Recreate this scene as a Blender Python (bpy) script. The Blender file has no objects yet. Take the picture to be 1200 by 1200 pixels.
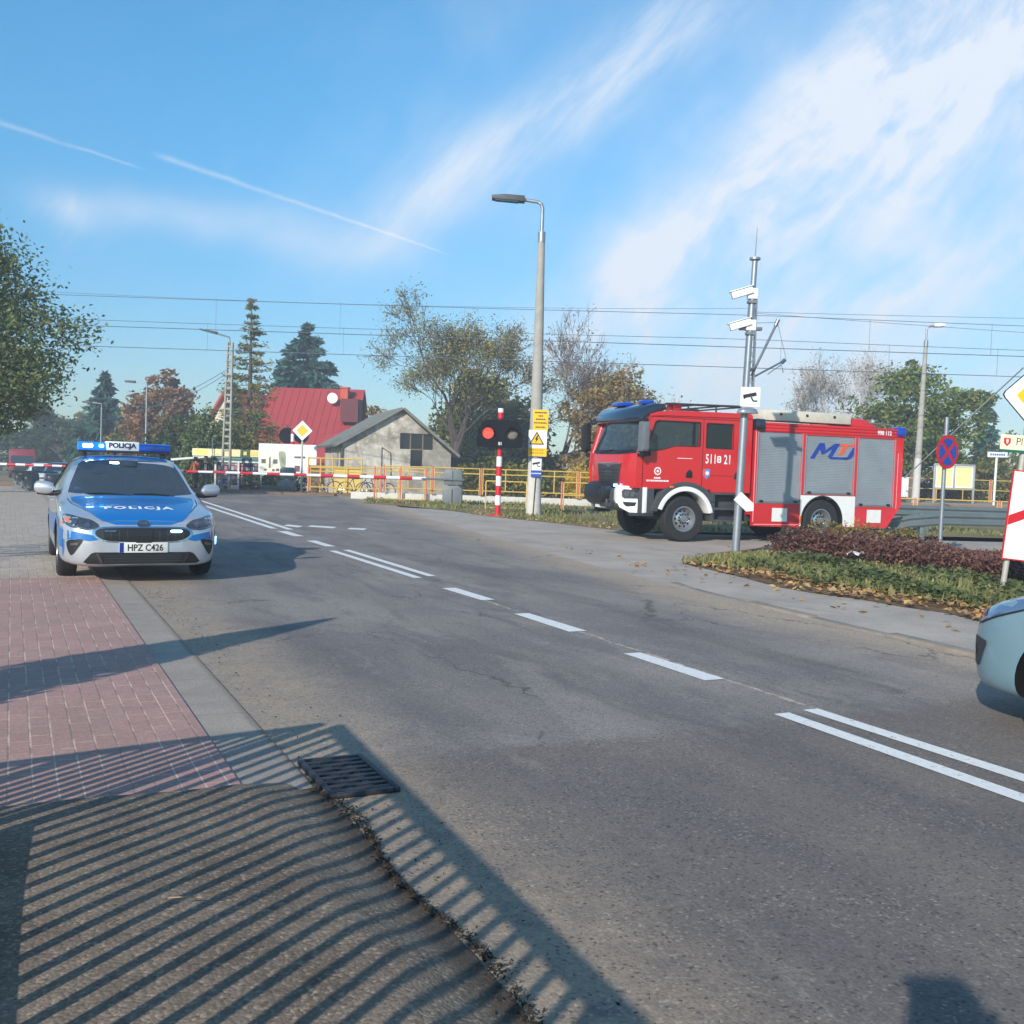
import bpy, bmesh, math, random
import numpy as np
from math import sin, cos, pi, radians, atan, atan2, sqrt
from mathutils import Vector, Matrix
from mathutils.bvhtree import BVHTree
from mathutils.geometry import tessellate_polygon

rnd = random.Random(7)
scene = bpy.context.scene
COL = scene.collection

# ------------------------------------------------------------------ camera geometry
PITCH = atan(53 / 1200); ROLL = .033; EYE = 1.5
F = Vector((0, cos(PITCH), -sin(PITCH)))
R0 = Vector((1, 0, 0)); U0 = Vector((0, sin(PITCH), cos(PITCH)))
RV = R0 * cos(ROLL) + U0 * sin(ROLL)
UV = U0 * cos(ROLL) - R0 * sin(ROLL)
def ray(x, y): return F + RV * ((x - 600) / 1200) + UV * ((600 - y) / 1200)
def G(x, y, z=0.0):
    d = ray(x, y); k = (z - EYE) / d.z
    return (d.x * k, d.y * k)
def at(x, y, Y):
    d = ray(x, y); k = Y / d.y
    return (d.x * k, Y, EYE + d.z * k)
TH = radians(26.1)
UX, UY = -sin(TH), cos(TH); NX, NY = cos(TH), sin(TH)
def RW(s, t): return (UX * s + NX * t, UY * s + NY * t)
def ST(X, Y): return (X * UX + Y * UY, X * NX + Y * NY)
def gz(Y):
    return 0.0 if Y < 42 else -min((Y - 42) * .03, 1.3)

# ------------------------------------------------------------------ colours and materials
def lin(c):
    c /= 255.0
    return c / 12.92 if c <= .04045 else ((c + .055) / 1.055) ** 2.4
def S(r, g, b): return (lin(r), lin(g), lin(b))

def newmat(name):
    m = bpy.data.materials.new(name); m.use_nodes = True
    nt = m.node_tree; nt.nodes.clear()
    out = nt.nodes.new('ShaderNodeOutputMaterial')
    return m, nt, out
def node(nt, t, **kw):
    n = nt.nodes.new(t)
    for k, v in kw.items(): setattr(n, k, v)
    return n
def M(name, col, rough=.6, metal=0.0, var=.12, scale=6.0, bump=0.0, bscale=60.0, coat=0.0, emit=None, estr=0.0, spec=.5, dirt=0.0, dcol=(.12, .10, .08)):
    m, nt, out = newmat(name)
    p = node(nt, 'ShaderNodeBsdfPrincipled')
    nt.links.new(p.outputs[0], out.inputs[0])
    p.inputs['Roughness'].default_value = rough
    p.inputs['Metallic'].default_value = metal
    p.inputs['Specular IOR Level'].default_value = spec
    p.inputs['Coat Weight'].default_value = coat
    p.inputs['Coat Roughness'].default_value = .05
    tc = node(nt, 'ShaderNodeTexCoord')
    nz = node(nt, 'ShaderNodeTexNoise'); nz.inputs['Scale'].default_value = scale; nz.inputs['Detail'].default_value = 6; nz.inputs['Roughness'].default_value = .65
    nt.links.new(tc.outputs['Object'], nz.inputs['Vector'])
    mr = node(nt, 'ShaderNodeMapRange')
    mr.inputs['From Min'].default_value = .25; mr.inputs['From Max'].default_value = .75
    mr.inputs['To Min'].default_value = 1 - var; mr.inputs['To Max'].default_value = 1 + var
    nt.links.new(nz.outputs['Fac'], mr.inputs['Value'])
    mx = node(nt, 'ShaderNodeMix', data_type='RGBA', blend_type='MULTIPLY'); mx.inputs['Factor'].default_value = 1
    mx.inputs['A'].default_value = (*col, 1)
    nt.links.new(mr.outputs[0], mx.inputs['B'])
    src = mx.outputs['Result']
    if dirt > 0:
        n2 = node(nt, 'ShaderNodeTexNoise'); n2.inputs['Scale'].default_value = scale * .6; n2.inputs['Detail'].default_value = 8; n2.inputs['Roughness'].default_value = .7
        nt.links.new(tc.outputs['Object'], n2.inputs['Vector'])
        r2 = node(nt, 'ShaderNodeMapRange'); r2.inputs['From Min'].default_value = .45; r2.inputs['From Max'].default_value = .8; r2.inputs['To Max'].default_value = dirt
        nt.links.new(n2.outputs['Fac'], r2.inputs['Value'])
        m2 = node(nt, 'ShaderNodeMix', data_type='RGBA'); m2.inputs['B'].default_value = (*dcol, 1)
        nt.links.new(r2.outputs[0], m2.inputs['Factor']); nt.links.new(src, m2.inputs['A']); src = m2.outputs['Result']
    nt.links.new(src, p.inputs['Base Color'])
    if bump > 0:
        nb = node(nt, 'ShaderNodeTexNoise'); nb.inputs['Scale'].default_value = bscale; nb.inputs['Detail'].default_value = 4
        nt.links.new(tc.outputs['Object'], nb.inputs['Vector'])
        b = node(nt, 'ShaderNodeBump'); b.inputs['Strength'].default_value = bump; b.inputs['Distance'].default_value = .02
        nt.links.new(nb.outputs['Fac'], b.inputs['Height']); nt.links.new(b.outputs[0], p.inputs['Normal'])
    if emit:
        p.inputs['Emission Color'].default_value = (*emit, 1); p.inputs['Emission Strength'].default_value = estr
    return m
def leafmat(name, cols, trans=.35, rough=.55):
    """leaves: a colour of its own for every leaf (random per island)"""
    m, nt, out = newmat(name)
    g = node(nt, 'ShaderNodeNewGeometry')
    cr = node(nt, 'ShaderNodeValToRGB'); cr.color_ramp.interpolation = 'LINEAR'
    el = cr.color_ramp.elements
    while len(el) < len(cols): el.new(.5)
    for i, c in enumerate(cols):
        el[i].position = i / max(1, len(cols) - 1); el[i].color = (*c, 1)
    nt.links.new(g.outputs['Random Per Island'], cr.inputs[0])
    tc = node(nt, 'ShaderNodeTexCoord'); nz = node(nt, 'ShaderNodeTexNoise'); nz.inputs['Scale'].default_value = .7; nz.inputs['Detail'].default_value = 3
    nt.links.new(tc.outputs['Object'], nz.inputs['Vector'])
    mr = node(nt, 'ShaderNodeMapRange'); mr.inputs['From Min'].default_value = .3; mr.inputs['From Max'].default_value = .7; mr.inputs['To Min'].default_value = .7; mr.inputs['To Max'].default_value = 1.3
    nt.links.new(nz.outputs['Fac'], mr.inputs['Value'])
    mx = node(nt, 'ShaderNodeMix', data_type='RGBA', blend_type='MULTIPLY'); mx.inputs['Factor'].default_value = 1
    nt.links.new(cr.outputs[0], mx.inputs['A']); nt.links.new(mr.outputs[0], mx.inputs['B'])
    p = node(nt, 'ShaderNodeBsdfPrincipled'); p.inputs['Roughness'].default_value = rough; p.inputs['Specular IOR Level'].default_value = .25
    t = node(nt, 'ShaderNodeBsdfTranslucent')
    ms = node(nt, 'ShaderNodeMixShader'); ms.inputs[0].default_value = trans
    nt.links.new(mx.outputs['Result'], p.inputs['Base Color']); nt.links.new(mx.outputs['Result'], t.inputs['Color'])
    nt.links.new(p.outputs[0], ms.inputs[1]); nt.links.new(t.outputs[0], ms.inputs[2]); nt.links.new(ms.outputs[0], out.inputs[0])
    return m
def glassmat(name, tint=(.55, .62, .62), clear=.55, rough=.02, haze=(.012, .016, .02)):
    """thin pane: part of the light goes straight through, the rest meets a dark shiny face"""
    m, nt, out = newmat(name)
    tr = node(nt, 'ShaderNodeBsdfTransparent'); tr.inputs[0].default_value = (*tint, 1)
    p = node(nt, 'ShaderNodeBsdfPrincipled'); p.inputs['Base Color'].default_value = (*haze, 1); p.inputs['Roughness'].default_value = rough; p.inputs['IOR'].default_value = 1.52
    ms = node(nt, 'ShaderNodeMixShader'); ms.inputs[0].default_value = clear
    gl = node(nt, 'ShaderNodeBsdfGlossy'); gl.inputs['Roughness'].default_value = rough
    fr = node(nt, 'ShaderNodeFresnel'); fr.inputs[0].default_value = 1.5
    m2 = node(nt, 'ShaderNodeMixShader')
    nt.links.new(p.outputs[0], ms.inputs[1]); nt.links.new(tr.outputs[0], ms.inputs[2])
    nt.links.new(fr.outputs[0], m2.inputs[0]); nt.links.new(ms.outputs[0], m2.inputs[1]); nt.links.new(gl.outputs[0], m2.inputs[2])
    nt.links.new(m2.outputs[0], out.inputs[0])
    return m

class X:
    """tiny shader-expression helper"""
    nt = None
    def __init__(s, o): s.o = o
    @staticmethod
    def mk(op, *a):
        n = X.nt.nodes.new('ShaderNodeMath'); n.operation = op
        for i, v in enumerate(a):
            if isinstance(v, X): X.nt.links.new(v.o, n.inputs[i])
            else: n.inputs[i].default_value = v
        return X(n.outputs[0])
    def __add__(s, b): return X.mk('ADD', s, b)
    def __radd__(s, b): return X.mk('ADD', s, b)
    def __sub__(s, b): return X.mk('SUBTRACT', s, b)
    def __rsub__(s, b): return X.mk('SUBTRACT', b, s)
    def __mul__(s, b): return X.mk('MULTIPLY', s, b)
    def __rmul__(s, b): return X.mk('MULTIPLY', s, b)
    def __truediv__(s, b): return X.mk('DIVIDE', s, b)
    def abs(s): return X.mk('ABSOLUTE', s)
    def clamp(s): return X.mk('MAXIMUM', X.mk('MINIMUM', s, 1.0), 0.0)
    def step(s, lo, hi):
        n = X.nt.nodes.new('ShaderNodeMapRange'); n.interpolation_type = 'SMOOTHSTEP'
        X.nt.links.new(s.o, n.inputs['Value']); n.inputs['From Min'].default_value = lo; n.inputs['From Max'].default_value = hi
        return X(n.outputs[0])
    def exp2(s):
        return X.mk('POWER', 2.71828, s)
def xvec(x, y, z=0.0):
    n = X.nt.nodes.new('ShaderNodeCombineXYZ')
    for i, v in enumerate((x, y, z)):
        if isinstance(v, X): X.nt.links.new(v.o, n.inputs[i])
        else: n.inputs[i].default_value = v
    return n.outputs[0]
def xnoise(vec, scale=1.0, detail=5, rough=.6, dist=0.0):
    n = X.nt.nodes.new('ShaderNodeTexNoise'); X.nt.links.new(vec, n.inputs['Vector'])
    n.inputs['Scale'].default_value = scale; n.inputs['Detail'].default_value = detail; n.inputs['Roughness'].default_value = rough; n.inputs['Distortion'].default_value = dist
    return X(n.outputs['Fac'])
def xmix(fac, a, b, blend='MIX'):
    n = X.nt.nodes.new('ShaderNodeMix'); n.data_type = 'RGBA'; n.blend_type = blend
    for key, v in (('Factor', fac), ('A', a), ('B', b)):
        if isinstance(v, X): X.nt.links.new(v.o, n.inputs[key])
        elif isinstance(v, bpy.types.NodeSocket): X.nt.links.new(v, n.inputs[key])
        elif key == 'Factor': n.inputs[key].default_value = v
        else: n.inputs[key].default_value = (*v, 1)
    return n.outputs['Result']

# ------------------------------------------------------------------ mesh builder
from mathutils.geometry import delaunay_2d_cdt
def inside(p, l):
    r = False; j = len(l) - 1
    for i in range(len(l)):
        if (l[i][1] > p[1]) != (l[j][1] > p[1]) and p[0] < (l[j][0] - l[i][0]) * (p[1] - l[i][1]) / (l[j][1] - l[i][1]) + l[i][0]: r = not r
        j = i
    return r
def cdt(loops, flat):
    es = []; o = 0
    for l in loops: es += [(o + i, o + (i + 1) % len(l)) for i in range(len(l))]; o += len(l)
    vs, _, fs, ov, _, _ = delaunay_2d_cdt([Vector(p) for p in flat], es, [], 0, 1e-6)
    new = {}
    def idx(i):
        if len(ov[i]): return ov[i][0]
        if i not in new: new[i] = len(flat); flat.append(tuple(vs[i]))
        return new[i]
    out = []
    for f in fs:
        c = sum((vs[i] for i in f), Vector((0, 0))) / len(f)
        if inside(c, loops[0]) and not any(inside(c, h) for h in loops[1:]): out.append(tuple(idx(i) for i in f))
    return out
class MB:
    def __init__(s): s.v = []; s.f = []; s.m = []
    def add(s, vs, fs, mi=0):
        o = len(s.v); s.v += [tuple(v) for v in vs]
        s.f += [tuple(i + o for i in f) for f in fs]; s.m += [mi] * len(fs); return s
    def box(s, c, d, mi=0, rot=None):
        x, y, z = d[0] / 2, d[1] / 2, d[2] / 2
        vs = [Vector((i * x, j * y, k * z)) for i in (-1, 1) for j in (-1, 1) for k in (-1, 1)]
        if rot is not None: vs = [rot @ v for v in vs]
        c = Vector(c); vs = [v + c for v in vs]
        return s.add(vs, [(0, 1, 3, 2), (4, 6, 7, 5), (0, 4, 5, 1), (2, 3, 7, 6), (0, 2, 6, 4), (1, 5, 7, 3)], mi)
    def cyl(s, p0, p1, r0, r1=None, n=12, mi=0, caps=True):
        r1 = r0 if r1 is None else r1
        p0, p1 = Vector(p0), Vector(p1); d = (p1 - p0).normalized()
        a = d.orthogonal().normalized(); b = d.cross(a)
        vs = []
        for p, r in ((p0, r0), (p1, r1)):
            for i in range(n):
                t = 2 * pi * i / n; vs.append(p + a * (r * cos(t)) + b * (r * sin(t)))
        fs = [(i, (i + 1) % n, n + (i + 1) % n, n + i) for i in range(n)]
        if caps: fs += [tuple(range(n - 1, -1, -1)), tuple(range(n, 2 * n))]
        return s.add(vs, fs, mi)
    def tube(s, pts, r, n=8, mi=0):
        pts = [Vector(p) for p in pts]; rs = r if isinstance(r, (list, tuple)) else [r] * len(pts)
        vs = []; prev = None
        for i, p in enumerate(pts):
            d = (pts[min(i + 1, len(pts) - 1)] - pts[max(i - 1, 0)]).normalized()
            if prev is None: a = d.orthogonal().normalized()
            else:
                a = (prev - d * prev.dot(d))
                a = a.normalized() if a.length > 1e-6 else d.orthogonal().normalized()
            prev = a; b = d.cross(a)
            for k in range(n):
                t = 2 * pi * k / n; vs.append(p + a * (rs[i] * cos(t)) + b * (rs[i] * sin(t)))
        fs = []
        for i in range(len(pts) - 1):
            for k in range(n):
                k2 = (k + 1) % n; fs.append((i * n + k, i * n + k2, (i + 1) * n + k2, (i + 1) * n + k))
        fs += [tuple(range(n - 1, -1, -1)), tuple(range((len(pts) - 1) * n, len(pts) * n))]
        return s.add(vs, fs, mi)
    def prism(s, poly, fn, d0, d1, mi=0, holes=()):
        """poly (a,b) loop, fn(a,b,d)->xyz; extruded from d0 to d1, with optional holes"""
        ar = lambda l: sum(l[i - 1][0] * l[i][1] - l[i][0] * l[i - 1][1] for i in range(len(l)))
        loops = [list(poly) if ar(poly) > 0 else list(poly)[::-1]] + [list(h) if ar(h) < 0 else list(h)[::-1] for h in holes]
        flat = [p for l in loops for p in l]
        tris = tessellate_polygon([[Vector((a, b, 0)) for a, b in l] for l in loops])
        N = len(flat); ta = sum(abs((flat[b][0] - flat[a][0]) * (flat[c][1] - flat[a][1]) - (flat[c][0] - flat[a][0]) * (flat[b][1] - flat[a][1])) for a, b, c in tris); want = sum(ar(l) for l in loops)
        if abs(ta - want) > .005 * abs(want): tris = cdt(loops, flat); N = len(flat)
        vs = [fn(a, b, d0) for a, b in flat] + [fn(a, b, d1) for a, b in flat]
        fs = [tuple(t) for t in tris] + [tuple(i + N for i in reversed(t)) for t in tris]
        o = 0
        for l in loops:
            k = len(l)
            for i in range(k):
                j = (i + 1) % k; fs.append((o + i, o + j, N + o + j, N + o + i))
            o += k
        return s.add(vs, fs, mi)
    def lathe(s, prof, n=24, fn=lambda r, h, t: (r * cos(t), r * sin(t), h), mi=0, closed=False):
        vs = []; K = len(prof)
        for i in range(n):
            t = 2 * pi * i / n
            vs += [fn(r, h, t) for r, h in prof]
        fs = []
        for i in range(n):
            j = (i + 1) % n
            for k in range(K - (0 if closed else 1)):
                k2 = (k + 1) % K
                fs.append((i * K + k, j * K + k, j * K + k2, i * K + k2))
        return s.add(vs, fs, mi)
    def grid(s, nx, ny, fn, mi=0):
        vs = [fn(i / nx, j / ny) for j in range(ny + 1) for i in range(nx + 1)]
        W = nx + 1
        fs = [(j * W + i, j * W + i + 1, (j + 1) * W + i + 1, (j + 1) * W + i) for j in range(ny) for i in range(nx)]
        return s.add(vs, fs, mi)
    def text(s, txt, size, fn, mi=0, depth=.004, bold=0.0, ax=.5, sx=1.0, space=1.0):
        vs, fs = text_mesh(txt, size, bold, space)
        if not vs: return s
        xs = [v[0] for v in vs]; ys = [v[1] for v in vs]
        x0 = min(xs) + (max(xs) - min(xs)) * ax; y0 = (min(ys) + max(ys)) / 2
        pts = [fn((a - x0) * sx, b - y0) for a, b in vs]
        return s.add(pts, fs, mi)
    def bm(s):
        b = bmesh.new()
        for v in s.v: b.verts.new(v)
        b.verts.ensure_lookup_table()
        for f, m in zip(s.f, s.m):
            try:
                fc = b.faces.new([b.verts[i] for i in f]); fc.material_index = m
            except ValueError: pass
        return b
    def build(s, name, mats, parent=None, smooth=0.0, bevel=0.0, seg=2, weld=False, fixn=True):
        b = s.bm()
        if weld: bmesh.ops.remove_doubles(b, verts=b.verts, dist=1e-4)
        if fixn: bmesh.ops.recalc_face_normals(b, faces=b.faces)
        if bevel > 0:
            es = [e for e in b.edges if len(e.link_faces) == 2 and e.calc_face_angle(0) > .6]
            bmesh.ops.bevel(b, geom=es, offset=bevel, segments=seg, affect='EDGES', profile=.5, clamp_overlap=True)
        me = bpy.data.meshes.new(name)
        if smooth or bevel > 0:
            ang = smooth or .6
            for f in b.faces: f.smooth = True
            for e in b.edges:
                if len(e.link_faces) == 2 and e.calc_face_angle(0) > ang: e.smooth = False
        b.to_mesh(me); b.free()
        return link(name, me, mats, parent)
def link(name, me, mats, parent=None):
    if mats is not None:
        for m in (mats if isinstance(mats, (list, tuple)) else [mats]): me.materials.append(m)
    o = bpy.data.objects.new(name, me); COL.objects.link(o)
    if parent is not None: o.parent = parent
    return o
_txt = {}
def text_mesh(txt, size, bold=0.0, space=1.0):
    key = (txt, size, bold, space)
    if key in _txt: return _txt[key]
    cu = bpy.data.curves.new('lettering', 'FONT'); cu.body = txt; cu.size = size; cu.offset = bold; cu.resolution_u = 3; cu.space_character = space
    ob = bpy.data.objects.new('lettering', cu); COL.objects.link(ob)
    dg = bpy.context.evaluated_depsgraph_get(); me = bpy.data.meshes.new_from_object(ob.evaluated_get(dg))
    vs = [(v.co.x, v.co.y) for v in me.vertices]; fs = [tuple(p.vertices) for p in me.polygons]
    bpy.data.objects.remove(ob); bpy.data.curves.remove(cu); bpy.data.meshes.remove(me)
    _txt[key] = (vs, fs); return vs, fs

# ------------------------------------------------------------------ scene-graph helpers
def tag(o, label=None, cat=None, group=None, kind=None):
    if label: o['label'] = label
    if cat: o['category'] = cat
    if group: o['group'] = group
    if kind: o['kind'] = kind
    return o
def thing(name, label, cat, loc=(0, 0, 0), rz=0.0, group=None):
    o = bpy.data.objects.new(name, None); COL.objects.link(o)
    o.location = loc if len(loc) == 3 else (loc[0], loc[1], 0); o.rotation_euler = (0, 0, rz); o.empty_display_size = .3
    return tag(o, label, cat, group)
def copy_tree(o, parent=None):
    c = o.copy(); COL.objects.link(c)
    if parent is not None: c.parent = parent
    for ch in list(o.children): copy_tree(ch, c)
    return c
def bvh_of(mb):
    b = mb.bm(); bmesh.ops.recalc_face_normals(b, faces=b.faces); t = BVHTree.FromBMesh(b); b.free(); return t
AX = {'front': (lambda a, b: Vector((6, a, b)), Vector((-1, 0, 0))), 'rear': (lambda a, b: Vector((-8, a, b)), Vector((1, 0, 0))),
      'top': (lambda a, b: Vector((a, b, 6)), Vector((0, 0, -1))),
      'left': (lambda a, b: Vector((a, 6, b)), Vector((0, -1, 0))), 'right': (lambda a, b: Vector((a, -6, b)), Vector((0, 1, 0)))}
def cast(bvh, view, a, b, off):
    o, d = AX[view]; o = o(a, b)
    loc, nr, i, ds = bvh.ray_cast(o, d)
    if loc is None: loc = bvh.find_nearest(o + d * 5)[0]
    return loc - d * off
def patch(bvh, view, poly, off=.004, step=.06, mb=None, mi=0):
    """a 2-D outline laid on a curved body as seen from front / side / top"""
    mb = mb or MB()
    b = bmesh.new(); b.faces.new([b.verts.new((p[0], p[1], 0)) for p in poly])
    for k in (0, 1):
        lo = min(p[k] for p in poly); hi = max(p[k] for p in poly); q = math.ceil(lo / step) * step
        while q < hi:
            no = Vector((1, 0, 0)) if k == 0 else Vector((0, 1, 0))
            bmesh.ops.bisect_plane(b, geom=b.verts[:] + b.edges[:] + b.faces[:], plane_co=no * q, plane_no=no); q += step
    b.verts.ensure_lookup_table(); b.verts.index_update()
    vs = [cast(bvh, view, v.co.x, v.co.y, off) for v in b.verts]
    mb.add(vs, [tuple(v.index for v in f.verts) for f in b.faces], mi); b.free()
    return mb
def circ(cx, cy, r, n=16, ry=None): return [(cx + r * cos(2 * pi * i / n), cy + (ry or r) * sin(2 * pi * i / n)) for i in range(n)]
def pchip(pts):
    pts = sorted(pts); x = np.array([p[0] for p in pts], float); y = np.array([p[1] for p in pts], float)
    h = np.diff(x); d = np.diff(y) / h; m = np.zeros(len(x)); m[0] = d[0]; m[-1] = d[-1]
    for i in range(1, len(x) - 1):
        if d[i - 1] * d[i] > 0:
            w1 = 2 * h[i] + h[i - 1]; w2 = h[i] + 2 * h[i - 1]; m[i] = (w1 + w2) / (w1 / d[i - 1] + w2 / d[i])
    def f(q):
        q = min(max(q, x[0]), x[-1]); i = min(max(int(np.searchsorted(x, q)) - 1, 0), len(h) - 1)
        t = (q - x[i]) / h[i]; t2 = t * t; t3 = t2 * t
        return float((2 * t3 - 3 * t2 + 1) * y[i] + (t3 - 2 * t2 + t) * h[i] * m[i] + (-2 * t3 + 3 * t2) * y[i + 1] + (t3 - t2) * h[i] * m[i + 1])
    return f
def boolean_cut(o, cutters):
    """subtract closed meshes from o one after another; the result is stored as plain mesh data"""
    jr = random.Random(1)
    for mb in cutters:
        for attempt in range(6):
            c = mb.build('cutter', list(o.data.materials), o.parent)
            if attempt: c.location = [jr.uniform(-.004, .004) for _ in range(3)]
            md = o.modifiers.new('cut', 'BOOLEAN'); md.operation = 'DIFFERENCE'; md.solver = 'EXACT'; md.object = c
            bpy.context.view_layer.update(); dg = bpy.context.evaluated_depsgraph_get(); dg.update()
            me = bpy.data.meshes.new_from_object(o.evaluated_get(dg)); o.modifiers.clear()
            d = c.data; bpy.data.objects.remove(c); bpy.data.meshes.remove(d)
            t = bmesh.new(); t.from_mesh(me); loose = sum(1 for e in t.edges if not e.is_manifold); t.free()
            bb = lambda m: [max(v.co[k] for v in m.vertices) - min(v.co[k] for v in m.vertices) for k in range(3)]
            if len(me.polygons) > .6 * len(o.data.polygons) and all(p > q - .02 for p, q in zip(bb(me), bb(o.data))) and loose < 6: o.data = me; break
            bpy.data.meshes.remove(me)
    return o
def resmooth(o, ang=.6):
    b = bmesh.new(); b.from_mesh(o.data)
    for f in b.faces: f.smooth = True
    for e in b.edges: e.smooth = not (len(e.link_faces) != 2 or e.calc_face_angle(0) > ang)
    b.to_mesh(o.data); b.free()
def quads_mesh(name, C, A, B, mats, mi=None, parent=None):
    """many small four-cornered leaves: centre C, half axes A and B (N,3 arrays)"""
    N = len(C); V = np.empty((N, 4, 3), np.float32)
    V[:, 0] = C - A; V[:, 1] = C - B * .9; V[:, 2] = C + A; V[:, 3] = C + B
    me = bpy.data.meshes.new(name)
    me.vertices.add(4 * N); me.vertices.foreach_set('co', V.reshape(-1))
    me.loops.add(4 * N); me.loops.foreach_set('vertex_index', np.arange(4 * N, dtype=np.int32))
    me.polygons.add(N); me.polygons.foreach_set('loop_start', np.arange(0, 4 * N, 4, dtype=np.int32))
    try: me.polygons.foreach_set('loop_total', np.full(N, 4, dtype=np.int32))
    except Exception: pass
    if mi is not None: me.polygons.foreach_set('material_index', np.asarray(mi, np.int32))
    me.update(); me.validate()
    return link(name, me, mats, parent)
def rand_unit(rg, n):
    v = rg.normal(size=(n, 3)); return v / np.linalg.norm(v, axis=1, keepdims=True)
def leaves(name, C, size, mats, rg, parent=None, up=.3, aspect=.55, mi=None):
    n = len(C); nrm = rand_unit(rg, n); nrm[:, 2] = np.abs(nrm[:, 2]) + up; nrm /= np.linalg.norm(nrm, axis=1, keepdims=True)
    t = rand_unit(rg, n); A = np.cross(nrm, t); A /= np.linalg.norm(A, axis=1, keepdims=True); B = np.cross(nrm, A)
    s = size * rg.uniform(.6, 1.4, (n, 1)); return quads_mesh(name, C, A * s, B * s * aspect, mats, mi, parent)
SKYV = .93; CLOUDC = (4.0, 4.25, 4.65); EXPO = 0.87
# ------------------------------------------------------------------ camera, sun, sky
cam = bpy.data.cameras.new('camera'); camo = bpy.data.objects.new('camera', cam); COL.objects.link(camo)
cam.sensor_width = 36; cam.lens = 36; cam.clip_start = .05; cam.clip_end = 3000
mw = Matrix.Identity(4)
for i in range(3):
    mw[i][0] = RV[i]; mw[i][1] = UV[i]; mw[i][2] = -F[i]
mw[2][3] = EYE; camo.matrix_world = mw
scene.camera = camo

SUN_AZ = radians(26.0); SUN_EL = radians(25.0)
sd = Vector((sin(SUN_AZ) * cos(SUN_EL), cos(SUN_AZ) * cos(SUN_EL), -sin(SUN_EL)))   # the way the light travels
sun = bpy.data.lights.new('sun', 'SUN'); suno = bpy.data.objects.new('sun', sun); COL.objects.link(suno)
sun.energy = 2.9; sun.angle = radians(.55); sun.color = (1.0, .935, .84)
suno.rotation_euler = sd.to_track_quat('-Z', 'Y').to_euler(); suno.location = (-20, -40, 30)

w = bpy.data.worlds.new('World'); scene.world = w; w.use_nodes = True
nt = w.node_tree; nt.nodes.clear(); X.nt = nt
out = node(nt, 'ShaderNodeOutputWorld'); bg = node(nt, 'ShaderNodeBackground'); nt.links.new(bg.outputs[0], out.inputs[0])
sky = node(nt, 'ShaderNodeTexSky'); sky.sky_type = 'NISHITA'; sky.sun_disc = False
sky.sun_elevation = SUN_EL; sky.sun_rotation = SUN_AZ + pi; sky.air_density = 1.0; sky.dust_density = .4; sky.ozone_density = 1.8; sky.altitude = 100
hs = node(nt, 'ShaderNodeHueSaturation'); hs.inputs['Saturation'].default_value = 1.22; hs.inputs['Value'].default_value = SKYV
nt.links.new(sky.outputs[0], hs.inputs['Color'])
tc = node(nt, 'ShaderNodeTexCoord'); sp = node(nt, 'ShaderNodeSeparateXYZ'); nt.links.new(tc.outputs['Generated'], sp.inputs[0])
dx, dy, dz = X(sp.outputs[0]), X(sp.outputs[1]), X(sp.outputs[2])
dyc = X.mk('MAXIMUM', dy, .05)
A_, B_ = dx / dyc, dz / dyc                          # direction of view as slopes about north
def ab(x, y):
    d = ray(x, y); return d.x / d.y, d.z / d.y
frontm = dy.step(.05, .3)
# streaks of cirrus: noise stretched along the way the wind draws them
ex, ey = .66, .75
P_ = A_ * ex + B_ * ey; Q_ = B_ * ex - A_ * ey
warp = xnoise(xvec(P_ * 1.6, Q_ * 2.6, 3.1), 1.5, 4, .5)
n1 = xnoise(xvec(P_ * 1.4, Q_ * 6.0 + warp * .9, .7), 1.6, 9, .62, .35)
n2 = xnoise(xvec(P_ * 3.0, Q_ * 5.5 + warp * .6, 5.2), 2.6, 8, .65, .25)
n3 = xnoise(xvec(A_ * 1.0, B_ * 1.0, 9.0), 3.2, 7, .6, .2)
fine = xnoise(xvec(P_ * 7.0, Q_ * 30.0 + warp * 2.0, 1.0), 1.5, 6, .7)
def seg(x0, y0, x1, y1):
    """across (signed) and along (0..1) of a line in the sky"""
    a0, b0 = ab(x0, y0); a1, b1 = ab(x1, y1); L2 = (a1 - a0) ** 2 + (b1 - b0) ** 2; L = sqrt(L2)
    al = ((A_ - a0) * (a1 - a0) + (B_ - b0) * (b1 - b0)) / L2
    ac = ((A_ - a0) * (b1 - b0) - (B_ - b0) * (a1 - a0)) / L
    return ac, al
def band(x0, y0, x1, y1, wpx, soft=.25):
    ac, al = seg(x0, y0, x1, y1); wv = wpx / 1200.0
    q = (ac + (warp - .5) * .10) / wv
    return X.mk('POWER', 2.71828, q * q * -1.0) * al.step(-soft, soft) * (1.0 - al.step(1 - soft, 1 + soft))
c1 = band(440, 285, 850, 0, 36)
c2 = band(560, 470, 1010, 60, 60)
c3 = band(690, 400, 1240, -40, 75)
c4 = band(760, 300, 1260, 90, 60)
c5 = band(700, 440, 1300, 250, 70)
c6 = band(640, 520, 1300, 400, 60)
c7 = band(60, 235, 470, 305, 26)
c8 = band(1000, 120, 1250, -60, 60)
body = (c2 * .55 + c3 * .85 + c4 * .62 + c5 * .75 + c6 * .6 + c8 * .9)
tex = n1.step(.40, .64)
tex2 = n2.step(.38, .66)
m = body * (tex * .56 + tex2 * .34 + fine.step(.35, .65) * .18 + .13) * (n3.step(.32, .60) * .5 + .5) + c1 * (tex * .45 + fine.step(.3, .7) * .4 + .22) * .78 + c7 * (n3.step(.35, .7) * .45)
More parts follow.
